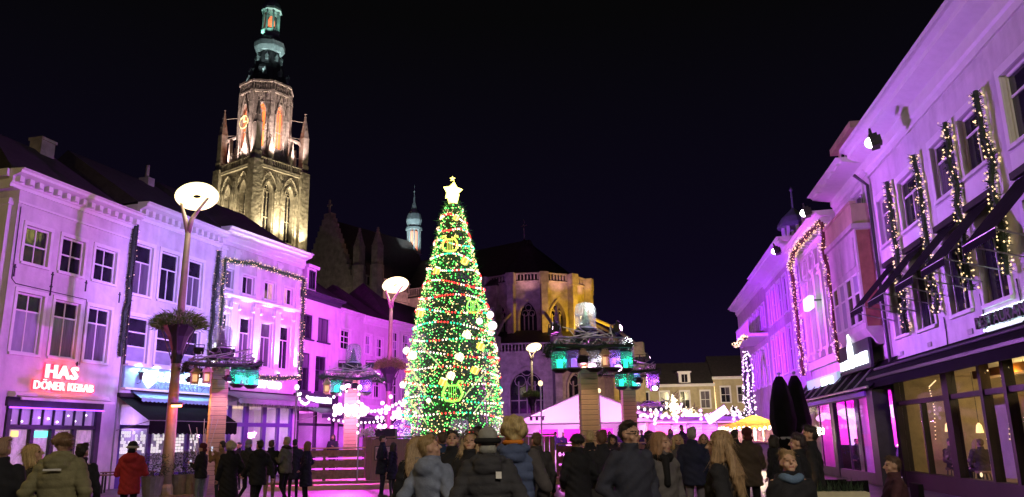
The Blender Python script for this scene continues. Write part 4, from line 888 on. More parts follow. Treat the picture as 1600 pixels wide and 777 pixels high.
balustrade(ch, (TX+6.9,-TL+.5), (TX+6.9,-8), 21.6, 1.5, .55); obj('parapet_wall', MB().box(TX+6.2,-TL+.4,20.4,TX+6.95,-8,21.6), M_stone, ch)
cs = obj('crossing_spire', MB().lathe([(1.0,27.5),(1.0,31.0),(1.35,31.2)], 8, (TX,0,0)), M_lead, ch); obj('spire_dome', MB().lathe([(1.3,35.0),(1.25,35.4),(.8,35.5),(1.0,35.8),(1.25,36.6),(1.0,37.6),(.45,38.5),(.16,39.8),(.05,41.2),(.16,41.4),(.03,41.7),(.03,42.4)], 10, (TX,0,0)), M_lead, cs)
for k in range(8):
    a = k*math.pi/4; obj('spire_post', MB().tube([(TX+.95*math.cos(a),.95*math.sin(a),31.2),(TX+.95*math.cos(a),.95*math.sin(a),35.1)], .14, 5), M_lead, cs)
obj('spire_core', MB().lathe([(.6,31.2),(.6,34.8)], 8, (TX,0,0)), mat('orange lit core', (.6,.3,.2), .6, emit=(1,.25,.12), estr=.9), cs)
# choir with its ring of chapels
angs = [R(q) for q in (-104,-74,-44,-14,16,46,76)]
def ringp(r, a): return Vector((AX + r*math.cos(a), r*math.sin(a), 0))
for k in range(6):
    for r, z0, z1, wz, nm in ((RA,11,21.2,(13.6,16.4,18.6),'choir_wall'),(13.4,0,11.6,(4.6,7.6,9.6),'chapel_wall')):
        p, q = ringp(r, angs[k]), ringp(r, angs[k+1]); m_ = (p+q)/2; a = math.atan2(q.y-p.y, q.x-p.x); L = (q-p).length
        arched_wall(ch, (m_.x,m_.y,0), a, L, z0, z1, [(0, L*.55, *wz)], M_stone, dep=.7, lights=4, name=nm)
        balustrade(ch, (p.x,p.y), (q.x,q.y), z1, 1.15, .40)
    v = angs[k]
    for r, z1, o in ((RA,21.4,.9),(13.4,12.6,1.4)):
        p = ringp(r, v); obj('buttress', MB().box(-.05,-.42,0,o,.42,z1-.6).box(-.05,-.55,z1-.6,o+.1,.55,z1+.9), M_stone, ch, (p.x,p.y,0), (0,0,v))
    p = ringp(14.6, v); pinnacle(ch, p.x, p.y, 11.0, 17.0 if k < 3 else 13.2, .4)
    fb = MB().tube([ringp(14.6, v)+Vector((0,0,12.8)), ringp(11.2, v)+Vector((0,0,15.6)), ringp(8, v)+Vector((0,0,17.2))], .22, 5); obj('flying_buttress', fb, M_stone, ch)
rf = MB(); n = len(angs)
rf.add([ringp(13.4, a)+Vector((0,0,12.2)) for a in angs] + [ringp(RA, a)+Vector((0,0,15.0)) for a in angs], [(i,i+1,n+i+1,n+i) for i in range(n-1)])
obj('chapel_roof', rf, M_roof, ch)
rf = MB(); rf.add([ringp(RA+.3, a)+Vector((0,0,21.3)) for a in angs] + [Vector((AX-1,0,28.9))], [(i,i+1,n) for i in range(n-1)] + [(n-1,0,n)])
obj('choir_roof', rf, M_roof, ch)
obj('roof_cross', MB().tube([(AX-1,0,28.8),(AX-1,0,31.6)], .07, 5).box(AX-1.5,-.05,30.7,AX-.5,.05,30.82), M_steel, ch)
arched_wall(ch, ((TX+6.6+AX-1.8)/2,-8.05,0), 0, AX-1.8-TX-6.6, 11, 21.2, [(-3.6,3.2,13.6,16.4,18.6),(3.6,3.2,13.6,16.4,18.6)], M_stone, dep=.04, lights=4)
balustrade(ch, (TX+6.9,-8.1), (AX-1.8,-7.7), 21.2, 1.15, .4)
obj('aisle', MB().box(TX+6.7,-12.5,0,AX-2.9,-8,11.6).prism([(-12.6,11.6),(-8,15),(-8,11.6)], TX+6.7, AX-2.9), M_stone, ch)
lc = lambda x, y, z: w2(fc, x, y, z)
cs.location.z -= 1.3
# church floodlights (yellow at the tower foot, white higher up, yellow on the choir's east side, violet from the square)
for x, y, t in ((-2.3,-11.5,(-2.3,-5.6,43)),(2.3,-11.5,(2.3,-5.6,43)),(11.5,-2.3,(5.6,-2.3,43)),(11.5,2.3,(5.6,2.3,43))): spot(lc(x,y,30.5), lc(*t), 7000, (1,.80,.42), 62, .8, .2)
for x in (-3.9,-.9,.9,3.9): spot(lc(x,-HW-1.5,37.0), lc(x,-HW+.2,46), 5200, (1,.84,.50), 95, .8, .2); spot(lc(HW+1.5,x,37.0), lc(HW-.2,x,46), 5200, (1,.84,.50), 95, .8, .2)
for k in range(8):
    a = k*math.pi/4 - math.pi/2 + math.pi/8
    spot(lc(8.6*math.cos(a), 8.6*math.sin(a), 51.6), lc(3.8*math.cos(a), 3.8*math.sin(a), 61.5), 10500, (1,.72,.66), 70, .8, .2)
    spot(lc(5.3*math.cos(a), 5.3*math.sin(a), 68.7), lc(2.2*math.cos(a), 2.2*math.sin(a), 78.2), 2600, (.80,1,.96), 44, .8, .1)
    spot(lc(3.0*math.cos(a), 3.0*math.sin(a), 79.6), lc(1.3*math.cos(a), 1.3*math.sin(a), 84.5), 600, (.45,1,.75), 90, .8, .1)
for a in (R(-60), R(-120), R(-20)): spot(lc(TX+5*math.cos(a), 5*math.sin(a), 29.5), lc(TX, 0, 35.5), 2200, (.75,.95,1), 80, .8, .1)
spot(lc(TX+9,-TL-12,6), lc(TX,-TL,26), 2000, (1,.80,.6), 60, .8, .3)
spot(lc(TX+11,-TL+2,19.4), lc(TX+6.9,-11,22), 700, (1,.45,.45), 100, .8, .2); spot(lc(TX+11,-9,19.4), lc(TX+6.9,-9,22), 500, (1,.45,.45), 100, .8, .2)
spot(lc(AX+12.2,-5.4,13.6), lc(AX+6.6,-3.0,17.8), 3000, (1,.55,.02), 110, .7, .3); spot(lc(AX+13.2,-.2,13.6), lc(AX+7.2,0,17.8), 5000, (1,.55,.02), 110, .7, .3)
spot(lc(AX+20,1.5,1), lc(AX+13,-.5,7.5), 5200, (1,.60,.04), 75, .8, .3); spot(lc(AX+18.5,-9.5,1), lc(AX+11.5,-5.5,7.5), 1700, (1,.60,.18), 70, .8, .3)
spot((-3,79,1), lc(AX,-8,14), 4200, (.42,.16,1), 75, .9, .4); spot((6,81,1), lc(AX+5,-6,10), 1900, (.75,.35,.8), 75, .9, .4)
for k in range(1, 5):
    a = (angs[k]+angs[k+1])/2; p = ringp(RA+1.5, a); spot(lc(p.x, p.y, 20.0), lc(AX+RA*math.cos(a), RA*math.sin(a), 22), 200, (1,.45,.5), 120, .8, .1)

# ------------------------------------------------------------------ the christmas tree
TB = Vector((-2.78, 36, 0))
tree = thing('christmas_tree', 'tall conical christmas tree covered in lights in the middle of the square', 'christmas tree', TB)
ZR = [(1.0,2.15),(2.0,2.2),(5.4,1.95),(7.7,1.55),(10.1,.95),(12.0,.55),(12.7,.28)]
def rz(z): return float(np.interp(z, [a for a, b in ZR], [b for a, b in ZR]))
obj('trunk', MB().tube([(0,0,0),(0,0,6),(0,0,12.6)], [.22,.15,.05], 8), M_bark, tree)
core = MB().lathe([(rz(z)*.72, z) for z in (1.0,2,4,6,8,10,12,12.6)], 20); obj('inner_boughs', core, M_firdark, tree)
fo = MB()
zs_ = RNG.random(15000)
for u in zs_:
    while True:
        z = 1.0 + 11.7*random.random()
        if random.random() < rz(z)/2.25: break
    a = random.uniform(0, 2*math.pi); r = rz(z)*random.uniform(.74,1.0) + .05*math.sin(a*9+z*3)
    d = Vector((math.cos(a), math.sin(a), random.uniform(-.75,.25))) + Vector(RNG.normal(size=3))*.45
    fo.leaf((r*math.cos(a), r*math.sin(a), z), random.uniform(.12,.30)*(1.6 if random.random() < .12 else 1), .026, 0, d)
obj('needles', fo, mat('tree needles', (.08,.40,.10), .5, nscale=3, nvar=.5), tree, kind='stuff')
wl = thing('string_lights', 'dense warm white fairy lights all over the christmas tree', 'string lights', TB); lb = MB(); wr = []
for i in range(3000):
    while True:
        z = 1.2 + 11.3*random.random()
        if random.random() < rz(z)/2.25: break
    a = random.uniform(0, 2*math.pi); r = rz(z)*random.uniform(.97,1.07); lb.octa((r*math.cos(a), r*math.sin(a), z), random.choice((.018,.024,.032)))
for i in range(420): z = 1.1+11.4*i/420; a = i*.9; wr.append((rz(z)*1.0*math.cos(a), rz(z)*1.0*math.sin(a), z))
gl_ = MB()
for i in range(2600):
    while True:
        z = 1.2 + 11.3*random.random()
        if random.random() < rz(z)/2.25: break
    a = random.uniform(0, 2*math.pi); r = rz(z)*random.uniform(.90,1.03); gl_.octa((r*math.cos(a), r*math.sin(a), z), .028)
gt_ = thing('string_lights', 'net of small green lights between the tree branches', 'string lights', TB); obj('fairy_lights', gl_, glow('green fairy light', (.10,.90,.13), 4.2), gt_, kind='stuff')
obj('fairy_lights', lb, glow('tree fairy light', (1,.74,.30), 2.6), wl, kind='stuff'); obj('cable', MB().tube(wr, .007, 3), M_firdark, wl)
cbl = []; bb = MB(); N = 2800; cyc = [0,0,0,0,1,1,1,2,2,2]
for i in range(N):
    q = i/N; z = 1.35 + 11.0*q**1.02; a = -2*math.pi*17*q; r = rz(z)*1.06 + .02; z += .10*math.sin(a*3+q*40)
    p = (r*math.cos(a), r*math.sin(a), z)
    if i % 3 == 0: cbl.append(p)
    if i % 2 == 0:
        kk = (0,1,1,0,2,0,1,0,2,2,1,0,0,1)[((i//8)*5 + (i//46)*3 + (random.random() < .25)) % 14]
        bb.ell((p[0], p[1], p[2]-.04), (.036,.036,.046), 6, 4, kk)
cs_ = thing('string_lights', 'spiral string of red, green and white bulbs wound round the christmas tree', 'string lights', TB)
obj('cable', MB().tube(cbl, .010, 4), M_firdark, cs_); obj('bulbs', bb, [glow('white bulb', (1,.80,.66), 2.5), G_red, G_green], cs_, kind='stuff')
st = thing('tree_topper', 'blazing yellow white star on the tip of the christmas tree', 'star', TB + Vector((0,0,12.45)))
G_star = glow('star glow', (1,.95,.20), 4.5)
s5 = MB()
def star3(b, c, ro, ri, t, n=5, ph=0.):
    P = [(c[0] + (ro if k % 2 == 0 else ri)*math.sin(math.pi*k/n+ph), c[2] + (ro if k % 2 == 0 else ri)*math.cos(math.pi*k/n+ph)) for k in range(2*n)]
    v = [(x, c[1], z) for x, z in P] + [(c[0], c[1]-t, c[2]), (c[0], c[1]+t, c[2])]
    b.add(v, [((k+1) % (2*n), k, 2*n) for k in range(2*n)] + [(k, (k+1) % (2*n), 2*n+1) for k in range(2*n)])
star3(s5, (-.02,0,.80), .50, .30, .24, 5, .15)
obj('star_body', s5, G_star, st); obj('star_tail', MB().lathe([(.13,0),(.22,.25),(.30,.62),(.2,.85)], 10), G_star, st)
s6 = MB(); star3(s6, (-.02,-.03,1.42), .15, .07, .05, 5); obj('small_star', s6, glow('small star', (1,.85,.2), 3), st)
point(TB + Vector((0,-.9,13.4)), 60, (1,.95,.4), .3)
# ornaments: lyres, gift boxes, glowing globes, quavers
def on_tree(a, z, out=.14): a = R(a); return TB + Vector(((rz(z)+out)*math.cos(a), (rz(z)+out)*math.sin(a), z)), a + math.pi/2
G_lyre = glow('lime neon', (.35,1,.10), 1.5); G_lyre2 = glow('yellow neon', (.85,.95,.12), 1.6)
for i, (a, z, s, m_) in enumerate(((-93,10.35,.62,G_lyre2),(-86,3.6,.72,G_lyre),(-55,7.4,.55,G_lyre))):
    p, r_ = on_tree(a, z); t = thing('lyre_ornament', ('yellow green lyre ornament high on the tree','large green lyre ornament low on the tree','green lyre ornament halfway up the right side of the tree')[i], 'ornament', p, r_, 'lyre ornaments on the tree')
    for sg_ in (-1,1): obj('arm', MB().tube([(sg_*s*x, 0, s*z_) for x, z_ in ((.0,-.5),(.4,-.42),(.58,-.1),(.48,.25),(.3,.5),(.38,.68),(.56,.66),(.56,.52))], .045*s/.6, 6), m_, t)
    obj('crossbar', MB().tube([(-.35*s,0,.42*s),(.35*s,0,.42*s)], .035, 5), m_, t)
    for k in range(4): obj('lyre_string', MB().tube([((-.2+.13*k)*s,0,-.45*s),((-.2+.13*k)*s,0,.42*s)], .012, 4), m_, t)
G_gift = mat('yellow lit gift', (.7,.6,.1), .5, nscale=5, nvar=.5, emit=(1,.85,.10), estr=.75)
G_gift2 = mat('bright lit gift', (.8,.75,.5), .5, nscale=4, nvar=.3, emit=(1,.95,.45), estr=2.2)
for i, (a, z, m_, lb_) in enumerate(((-60,9.55,G_gift,'yellow gift box near the top on the right side'),(-118,9.1,G_gift,'yellow gift box a third of the way down on the left'),(-68,6.1,G_gift2,'bright gift box right of the middle'),(-50,5.6,G_gift,'gift box by the right edge below the globes'),(-78,5.1,G_gift2,'bright gift box just under the middle'),(-60,4.55,G_gift,'golden gift box low on the right'),(-88,4.3,G_gift2,'bright gift box low in the centre'),(-97,4.05,G_gift,'dim golden gift box low in the centre'),(-142,5.3,G_gift2,'bright gift box on the left flank'),(-140,7.2,G_gift,'yellow gift box on the left edge halfway up'),(-75,11.7,G_gift,'small orange gift box under the star'))):
    p, r_ = on_tree(a, z, .16); t = thing('gift_ornament', lb_ + ' of the tree', 'ornament', p, r_ + .5, 'gift box ornaments on the tree'); s = .13 if z < 11 else .10
    obj('box', MB().box(-s,-s,-s,s,s,s), m_, t, rot=(.3,.35,0)); obj('ribbon', MB().box(-s*1.04,-s*.2,-s*1.04,s*1.04,s*.2,s*1.04).box(-s*.2,-s*1.05,-s*1.05,s*.2,s*1.05,s*1.05), glow('gold ribbon', (1,.9,.3), 1.2), t, rot=(.3,.35,0)); obj('bow', MB().ell((-.06,0,s*1.2), (.07,.03,.05), 8, 5).ell((.06,0,s*1.2), (.07,.03,.05), 8, 5), G_gift2, t, rot=(.3,.35,0))
G_globe = glow('white globe', (1,.97,.80), 1.6)
for i, (a, z, s, lb_) in enumerate(((-20,7.15,.17,'upper glowing globe on the right edge'),(-18,6.65,.21,'lower glowing globe on the right edge'),(-48,6.75,.15,'glowing globe inside the right edge'),(-165,5.6,.17,'glowing globe on the left edge at middle height'),(-168,4.1,.15,'glowing globe low on the left edge'),(-112,3.3,.10,'small globe low on the left front'))):
    p, r_ = on_tree(a, z, .2); t = thing('globe_ornament', lb_ + ' of the tree', 'ornament', p, r_, 'glowing globes on the tree')
    obj('globe', MB().ell((0,0,0), (s,s,s), 14, 9), G_globe, t, smooth=True); obj('cap', MB().lathe([(.05,s),(.05,s+.06),(.015,s+.1)], 8), M_steel, t)
for i, (a, z) in enumerate(((-128,4.2),(-118,3.6),(-110,5.1),(-52,3.2),(-62,3.9),(-125,2.8))):
    p, r_ = on_tree(a, z, .12); t = thing('plume_ornament', 'pale curved plume of light wires, %s' % ('left flank, upper','left flank, middle','left front above the lyre','right flank, lower','right front beside the green lyre','left flank near the base')[i], 'ornament', p, r_, 'light plumes on the tree'); sg_ = 1 if a > -90 else -1
    obj('stem', MB().tube([(-sg_*.45,0,-.5),(0,0,0),(sg_*.5,0,.42)], .018, 5), glow('pale wire', (.7,.95,.35), .55), t)
    for k in range(5): obj('barb', MB().tube([(-sg_*(.4-.2*k),0,-.42+.2*k),(-sg_*(.4-.2*k)+sg_*.25,-.02,-.1+.2*k)], .013, 4), MATS['pale wire'], t)
for i in range(10):                              # unseen green lamps added close round the crown to brighten it
    a = R(-170+i*36); point(TB + Vector(((rz(1.6+i*1.1)+.35)*math.cos(a*3), (rz(1.6+i*1.1)+.35)*math.sin(a*3), 1.6+i*1.1)), 9, (.35,1,.35), .25)
# ------------------------------------------------------------------ street lamps with a slanted glowing ring and a plant basket
def street_lamp(x, y, label, power, az=0., basket=True, main=True):
    t = thing('street_lamp', label, 'street lamp', (x,y,0), az, 'ring lamps along the square')
    obj('pole', MB().tube([(0,0,0),(0,0,1.2),(.0,0,5),(.04,0,9.3)], [.22,.20,.15,.10], 12), M_pole, t, smooth=True)
    obj('base', MB().lathe([(.27,0),(.27,.25),(.23,.35)], 12), M_pole, t)
    fk = MB()
    for s in (-1,1): fk.tube([(.04,0,9.2),(.02+.12*s,-.02,9.75),(.1+.34*s,-.04,10.2),(.2+.50*s,-.05,10.5+.06*s)], [.10,.085,.06,.05], 8)
    obj('fork', fk, M_pole, t, smooth=True)
    tl = R(24); b = MB(); v = []; n, k = 40, 10
    for i in range(n):
        a = 2*math.pi*i/n; rr = 1.0
        for j in range(k):
            q = 2*math.pi*j/k; r_ = .41 + .29*math.cos(q); v.append((r_*math.cos(a)*1.12, r_*math.sin(a), .16*math.sin(q)))
    b.add(v, [(i*k+j, ((i+1) % n)*k+j, ((i+1) % n)*k+(j+1) % k, i*k+(j+1) % k) for i in range(n) for j in range(k)])
    obj('ring', b, G_lamp, t, (.28,-.05,10.62), (R(-26),R(-12),0), smooth=True)
    if power: point((x+.28*math.cos(az), y+.28*math.sin(az), 10.05), power*KL, (1,.66,.22) if 'corner house' in label else (1,.86,.66), .5)
    if basket:
        obj('basket', MB().lathe([(.18,4.45),(.20,4.9),(.36,5.4),(.60,5.75),(.62,5.8)], 10, caps=False), M_black, t)
        for q in range(5): a = 2*math.pi*q/5; obj('basket_stay', MB().tube([(.18*math.cos(a),.18*math.sin(a),4.6),(.66*math.cos(a),.66*math.sin(a),5.9)], .022, 5), M_black, t)
        pl = MB()
        for _ in range(2600):
            a = random.uniform(0,2*math.pi); r_ = .86*math.sqrt(random.random()); pl.leaf((r_*math.cos(a), r_*math.sin(a), 5.72+random.random()*.62*math.sqrt(max(.05,1-(r_/.9)**2))), random.uniform(.14,.34), .032, 0, (math.cos(a)*r_*1.5, math.sin(a)*r_*1.5, random.uniform(-.6,.9)))
        tag(obj('basket_plants', pl, M_leaf, None, (x,y,0)), 'shaggy green plants in the basket of the ' + label.split(',')[0][:44].rsplit(' ',1)[0] if not main else 'shaggy plants in the basket of the nearest ring lamp', 'plant', 'plants on the lamp posts')
    return t
L1 = on_ground(264.5, 28); street_lamp(L1.x, L1.y, 'tall ring lamp in front of the shield sign house, nearest of the row', 900, 0)
L2 = on_ground(606, 45.6); street_lamp(L2.x, L2.y, 'ring lamp between the magenta houses and the tree', 900, 0, main=False)
L3 = on_ground(833, 79); street_lamp(L3.x, L3.y, 'small distant ring lamp in front of the dark choir', 3000, 0, main=False)
street_lamp(-16.2, 10.4, 'ring lamp just outside the left edge, before the corner house', 20000, 0, main=False)
street_lamp(3.2, -5.5, 'ring lamp behind the viewer', 66000, 0, main=False)
t = thing('red_heater', 'glowing red lamp fixed to the nearest lamp post', 'lamp', (L1.x+.25, L1.y-.25, 3.0)); obj('housing', MB().box(-.2,-.06,0,.2,.1,.08), M_black, t); obj('element', MB().tube([(-.17,-.02,-.03),(.17,-.02,-.03)], .05, 8), glow('heater element', (1,.18,.08), 12), t)
point((L1.x+.3, L1.y-.55, 2.8), 28, (1,.16,.06), .12); spot((L1.x-2, L1.y-1.5, 2.6), (L1.x-3.2, L1.y-3, 0), 240, (1,.30,.16), 110, .9, .1)
# ------------------------------------------------------------------ boarded market pillars with truss tops, globes and hanging lanterns
def glass_jar(b, r, h, c=(0,0,0)): b.lathe([(r,0),(r,h*.62),(r*.96,h*.80),(r*.8,h*.93),(r*.45,h*.99),(.02,h)], 18, c, caps=False)
M_jar = see_through('frosted jar glass', (.8,.84,.84), op=(.8,.83,.84,.22))
M_jarg = see_through('green jar glass', (.45,.85,.75), op=(.3,.9,.7,.25)); M_jarv = see_through('violet jar glass', (.72,.6,.9), op=(.6,.45,.9,.25))
def pillar(x, y, rz_, name, h=4.3, w=.27, lamps=(), jars=(), globe=True, boards=True, houses=()):
    t = thing('pillar', 'timber pillar boarded with pine slats ' + name, 'pillar', (x,y,0), rz_, 'boarded pillars round the ice rink')
    n = 26
    for i in range(n if boards else 1):
        z0 = .32 + (h-.32)*i/(n if boards else 1); z1 = .32 + (h-.32)*(i+1)/(n if boards else 1); q = w + random.uniform(-.006,.006)
        board('board', M_wood, t, -q, -q, z0+.006, q, q, z1-.006)
    obj('post', MB().box(-w+.03,-w+.03,0,w-.03,w-.03,h), M_black, t); obj('plinth', MB().box(-w-.12,-w-.12,0,w+.12,w+.12,.32), M_wood, t)
    S = 1.0; tr = MB()
    for z in (h+.02, h+.24):
        for a, b in (((-S,-S),(S,-S)),((S,-S),(S,S)),((S,S),(-S,S)),((-S,S),(-S,-S))): tr.tube([(*a,z),(*b,z)], .025, 5)
        tr.tube([(-S,0,z),(S,0,z)], .025, 5).tube([(0,-S,z),(0,S,z)], .025, 5)
    for k in range(10):
        u = -S+2*S*k/10; v = u+.2; za, zb = (h+.02,h+.24) if k % 2 else (h+.24,h+.02)
        for f in (-S,S): tr.tube([(u,f,za),(v,f,zb)], .014, 4).tube([(f,u,za),(f,v,zb)], .014, 4)
    obj('truss', tr, M_steel, t); obj('top_plate', MB().lathe([(.5,h+.26),(.5,h+.34),(.4,h+.40),(.36,h+.52)], 16), M_black, t)
    deco = MB()
    for k in range(26): a = random.uniform(0,6.28); deco.tube([(S*random.uniform(-1,1), -S*random.choice((1,-1)), h+.24)] + [(0,0,0)]*0 + [(S*random.uniform(-1,1), -S*random.choice((1,-1)), h+.24+random.uniform(.1,.34))], .018, 4)
    obj('twig_decor', deco, M_steel, t, kind='stuff')
    c = [w2(((x,y,0),rz_), *p) for p in ((-S-.15,-S-.15,h),(0,-S-.2,h-.1),(S+.15,-S-.15,h),(S+.15,S+.15,h-.05),(0,S+.2,h-.1),(-S-.15,S+.15,h),(-S-.15,-S-.15,h))]
    garland('fir garland round the truss of the pillar ' + name, c, rad=.13, per_m=110, bulbs=1, ll=.2, group='garlands round the pillar tops')
    if globe:
        g = thing('snow_globe', 'giant glass snow globe on the pillar ' + name, 'snow globe', w2(((x,y,0),rz_), 0,0,h+.52), 0, 'snow globes on the pillars')
        obj('base', MB().lathe([(.36,0),(.38,.05),(.34,.12)], 18), M_black, g); gl = MB(); glass_jar(gl, .33, .85, (0,0,.1)); obj('glass', gl, M_jar, g, smooth=True)
        tm = MB()
        for q in range(5): tm.lathe([(.21-.035*q,.2+.1*q),(.02,.36+.1*q)], 9)
        obj('little_tree', tm, M_fir, g); obj('snow', MB().lathe([(.30,.10),(.28,.16),(.1,.2),(.01,.21)], 14), M_white, g)
        if globe == 'lit': point(w2(((x,y,0),rz_), .12,-.2,h+.52+.75), 20, (.92,1,.96), .06); point(w2(((x,y,0),rz_), -.1,.1,h+.52+.3), 6, (.9,1,.95), .05)
    for k, (px, py, cc, lab) in enumerate(jars):
        p = w2(((x,y,0),rz_), px, py, h-.72)
        j = thing('jar_lantern', lab, 'lantern', p, 0, 'glass jar lanterns under the pillar tops'); mm = {'g': M_jarg, 'v': M_jarv, 'w': M_jar}[cc]
        gl = MB(); gl.lathe([(.24,.06),(.25,.10),(.25,.50),(.22,.58)], 16, caps=False); obj('glass', gl, mm, j, smooth=True); obj('cap', MB().lathe([(.23,.57),(.24,.61),(.1,.66),(.03,.72)], 14), M_black, j); obj('base', MB().lathe([(.12,-.06),(.25,.03),(.25,.07),(.2,.08)], 14), M_black, j)
        obj('candle', MB().lathe([(.09,.08),(.09,.34),(.02,.36)], 10), glow({'g': 'green candle', 'v': 'violet candle', 'w': 'pale candle'}[cc], {'g': (.05,1,.65), 'v': (.55,.25,1), 'w': (.8,.75,.9)}[cc], {'g': 2.4, 'v': 1.3, 'w': .7}[cc]), j)
        point(p + Vector((.12,-.16,.3)), {'g': 5, 'v': 5, 'w': 3}[cc], {'g': (.05,1,.6), 'v': (.6,.3,1), 'w': (.9,.85,1)}[cc], .04)
    for k, (px, py, lab) in enumerate(houses):
        p = w2(((x,y,0),rz_), px, py, h-.62); j = thing('house_lantern', lab, 'lantern', p, rz_, 'little wooden house lanterns')
        obj('walls', MB().box(-.13,-.13,0,-.09,.13,.36).box(.09,-.13,0,.13,.13,.36).box(-.09,.09,0,.09,.13,.36).box(-.13,-.13,-.03,.13,.13,0), M_wood, j); obj('roof', MB().plate([(-.19,.34),(.19,.34),(0,.58)], -.17, .17), M_wood, j); obj('light', MB().box(-.07,-.06,.05,.07,.06,.28), glow('house lantern light', (1,.6,.3), .8), j); obj('hook', MB().tube([(0,0,.55),(0,0,.66)], .012, 4), M_black, j)
    for k, (px, py, dz, tgt, P, cc, ang, lab, vis) in enumerate(lamps):
        flood(w2(((x,y,0),rz_), px, py, h+dz), tgt, P, cc, lab, ang, G_pink if vis else None, 'spotlights on the pillar tops', 1.0)
    return t
P1 = on_ground(336, 28); P2 = on_ground(922, 24.5); P3 = on_ground(548, 34); P4 = on_ground(985, 33.5); P5 = on_ground(1016, 54)
def H(f, x, z): return w2(f, x, 0, z)
pillar(P1.x, P1.y, R(28), 'nearest the left houses', lamps=((-.95,-.35,-.5,w2(((P1.x,P1.y,0),R(28)),-.27,0,1.6),170,(1,.55,.12),100,'added warm spotlight raking the left face of the left pillar',0),(.2,-.95,-.5,w2(((P1.x,P1.y,0),R(28)),0,-.27,1.6),80,(1,.55,.6),100,'added pink spotlight raking the front of the left pillar',0),(-.8,-.5,-.35,(-14,12,.5),160,(1,.7,.6),70,'spotlight glowing pink under the left pillar top',1),(.4,.8,.62,H(f3,1.5,7),900,LAV,100,'spotlight on the left pillar aimed at the pilastered house',0),(-.7,.6,.62,H(f2,2.6,6.5),600,LAV,110,'spotlight on the left pillar aimed at the shield sign house',0)),  # the raking spots are extra lamps, added to brighten the boards
   jars=((.45,-.95,'g','green lit jar lantern under the left pillar top, inner one'),(.98,-.55,'g','green lit jar lantern at the right corner of the left pillar top')), houses=((-.9,-.7,'wooden house lantern at the left corner of the left pillar top'),(-.55,-.98,'wooden house lantern beside the glowing spot of the left pillar')))
pillar(P2.x, P2.y, R(4), 'in the centre before the tent', globe='lit', lamps=((-.3,-1.2,-.45,w2(((P2.x,P2.y,0),R(4)),0,-.27,1.2),120,(1,.66,.42),90,'added warm spotlight raking the front of the central pillar',0),(.0,-1.0,-.60,(-6,3,1),130,(1,.65,.85),60,'spotlight glowing pink in front of the central pillar, left one',1),(.75,-.95,-.66,(9,3,1),130,(1,.65,.85),60,'spotlight glowing pink in front of the central pillar, right one',1),(-1.0,-.4,.62,H(f1,1.9,7.0),9500,PINKP,44,'spotlight on the central pillar aimed at the kebab house',0),(-1.0,0,.62,H(f2,2.8,7.5),13500,LAV,34,'spotlight on the central pillar aimed at the shield sign house',0),(-1.0,.4,.62,H(f3,3.3,8.2),8500,(.44,.20,1),40,'spotlight on the central pillar aimed at the pilastered house',0),(1.0,-.3,.62,H(g1,5.0,6.5),4300,PURP,112,'spotlight on the central pillar aimed at the restaurant house',0),(1.0,.4,.62,H(g2,2.5,8),2300,PINKP,80,'spotlight on the central pillar aimed at the bay window house',0)),  # the raking spot is an added lamp that warms the board front
   jars=((-.95,-.75,'g','green jar lantern at the left corner of the central pillar top'),(-.55,-1.0,'v','dim violet jar lantern on the left of the central pillar'),(.05,-.98,'w','pale jar lantern against the central pillar'),(.62,-.95,'v','violet jar lantern at the right of the central pillar'),(1.05,-.6,'g','blue green jar lantern right behind the central pillar spot')), houses=((-.30,-1.0,'wooden house lantern left of the pale jar on the central pillar'),(.38,-1.0,'wooden house lantern right of the pale jar on the central pillar')))
pillar(P3.x, P3.y, R(2), 'in magenta light before the low houses', lamps=((.3,-1.2,-.45,w2(((P3.x,P3.y,0),R(2)),0,-.27,1.2),170,(1,.25,.8),90,'added magenta spotlight raking the front of the magenta pillar',0),(-.2,-1.0,-.45,(-7,8,.4),90,(.3,1,.8),60,'spotlight with a green gleam on the magenta pillar',1),(-.6,.8,.62,H(f4,2.2,7),3000,MAGE,95,'spotlight on the magenta pillar aimed at the magenta house',0),(.6,.8,.62,H(f5,3.0,6.5),5200,MAGE,80,'spotlight on the magenta pillar aimed at the twin window house',0),(0,-1.0,-.35,(-6.5,29,0),4200,(1,.05,.85),80,'spotlight on the magenta pillar lighting the rink steps',0)),  # raking spot added to turn the boards magenta
   jars=((-.5,-.95,'g','bright green jar lantern under the magenta pillar top'),(.7,-.9,'v','violet jar lantern under the magenta pillar top')), houses=((-.95,-.6,'house lantern at the left corner of the magenta pillar'),(-1.05,.2,'house lantern at the far left of the magenta pillar')))
pillar(P4.x, P4.y, R(3), 'behind and right of the central pillar', globe='lit', lamps=((.2,-1.2,-.45,w2(((P4.x,P4.y,0),R(3)),0,-.27,1.2),110,(1,.4,.7),90,'added pink spotlight raking the front of the second pillar',0),(.95,-.8,-.72,(10,8,.4),120,(1,.6,.9),60,'spotlight glowing pink under the second pillar top',1),(-1.0,.3,.62,H(f4b,0,7),12500,MAGE,44,'spotlight on the second pillar aimed at the magenta house',0),(1.0,.3,.62,H(g3,3.5,7.5),5600,PINKP,80,'spotlight on the second pillar aimed at the garland house',0),(.9,.8,.62,H(g4,4.5,7),10500,VIOL,70,'spotlight on the second pillar aimed at the brick house',0),(.6,.95,.62,H(g5,6.5,7),22000,VIOL,50,'spotlight on the second pillar aimed at the far violet house',0)),  # raking spot added for a pink wash on the boards
   jars=((-.45,-.98,'g','blue green jar lantern left under the second pillar top'),(.1,-.98,'g','green jar lantern in front of the second pillar'),(.95,-.6,'v','violet jar lantern at the right of the second pillar')), houses=((1.15,-.1,'house lantern at the right corner of the second pillar'),))
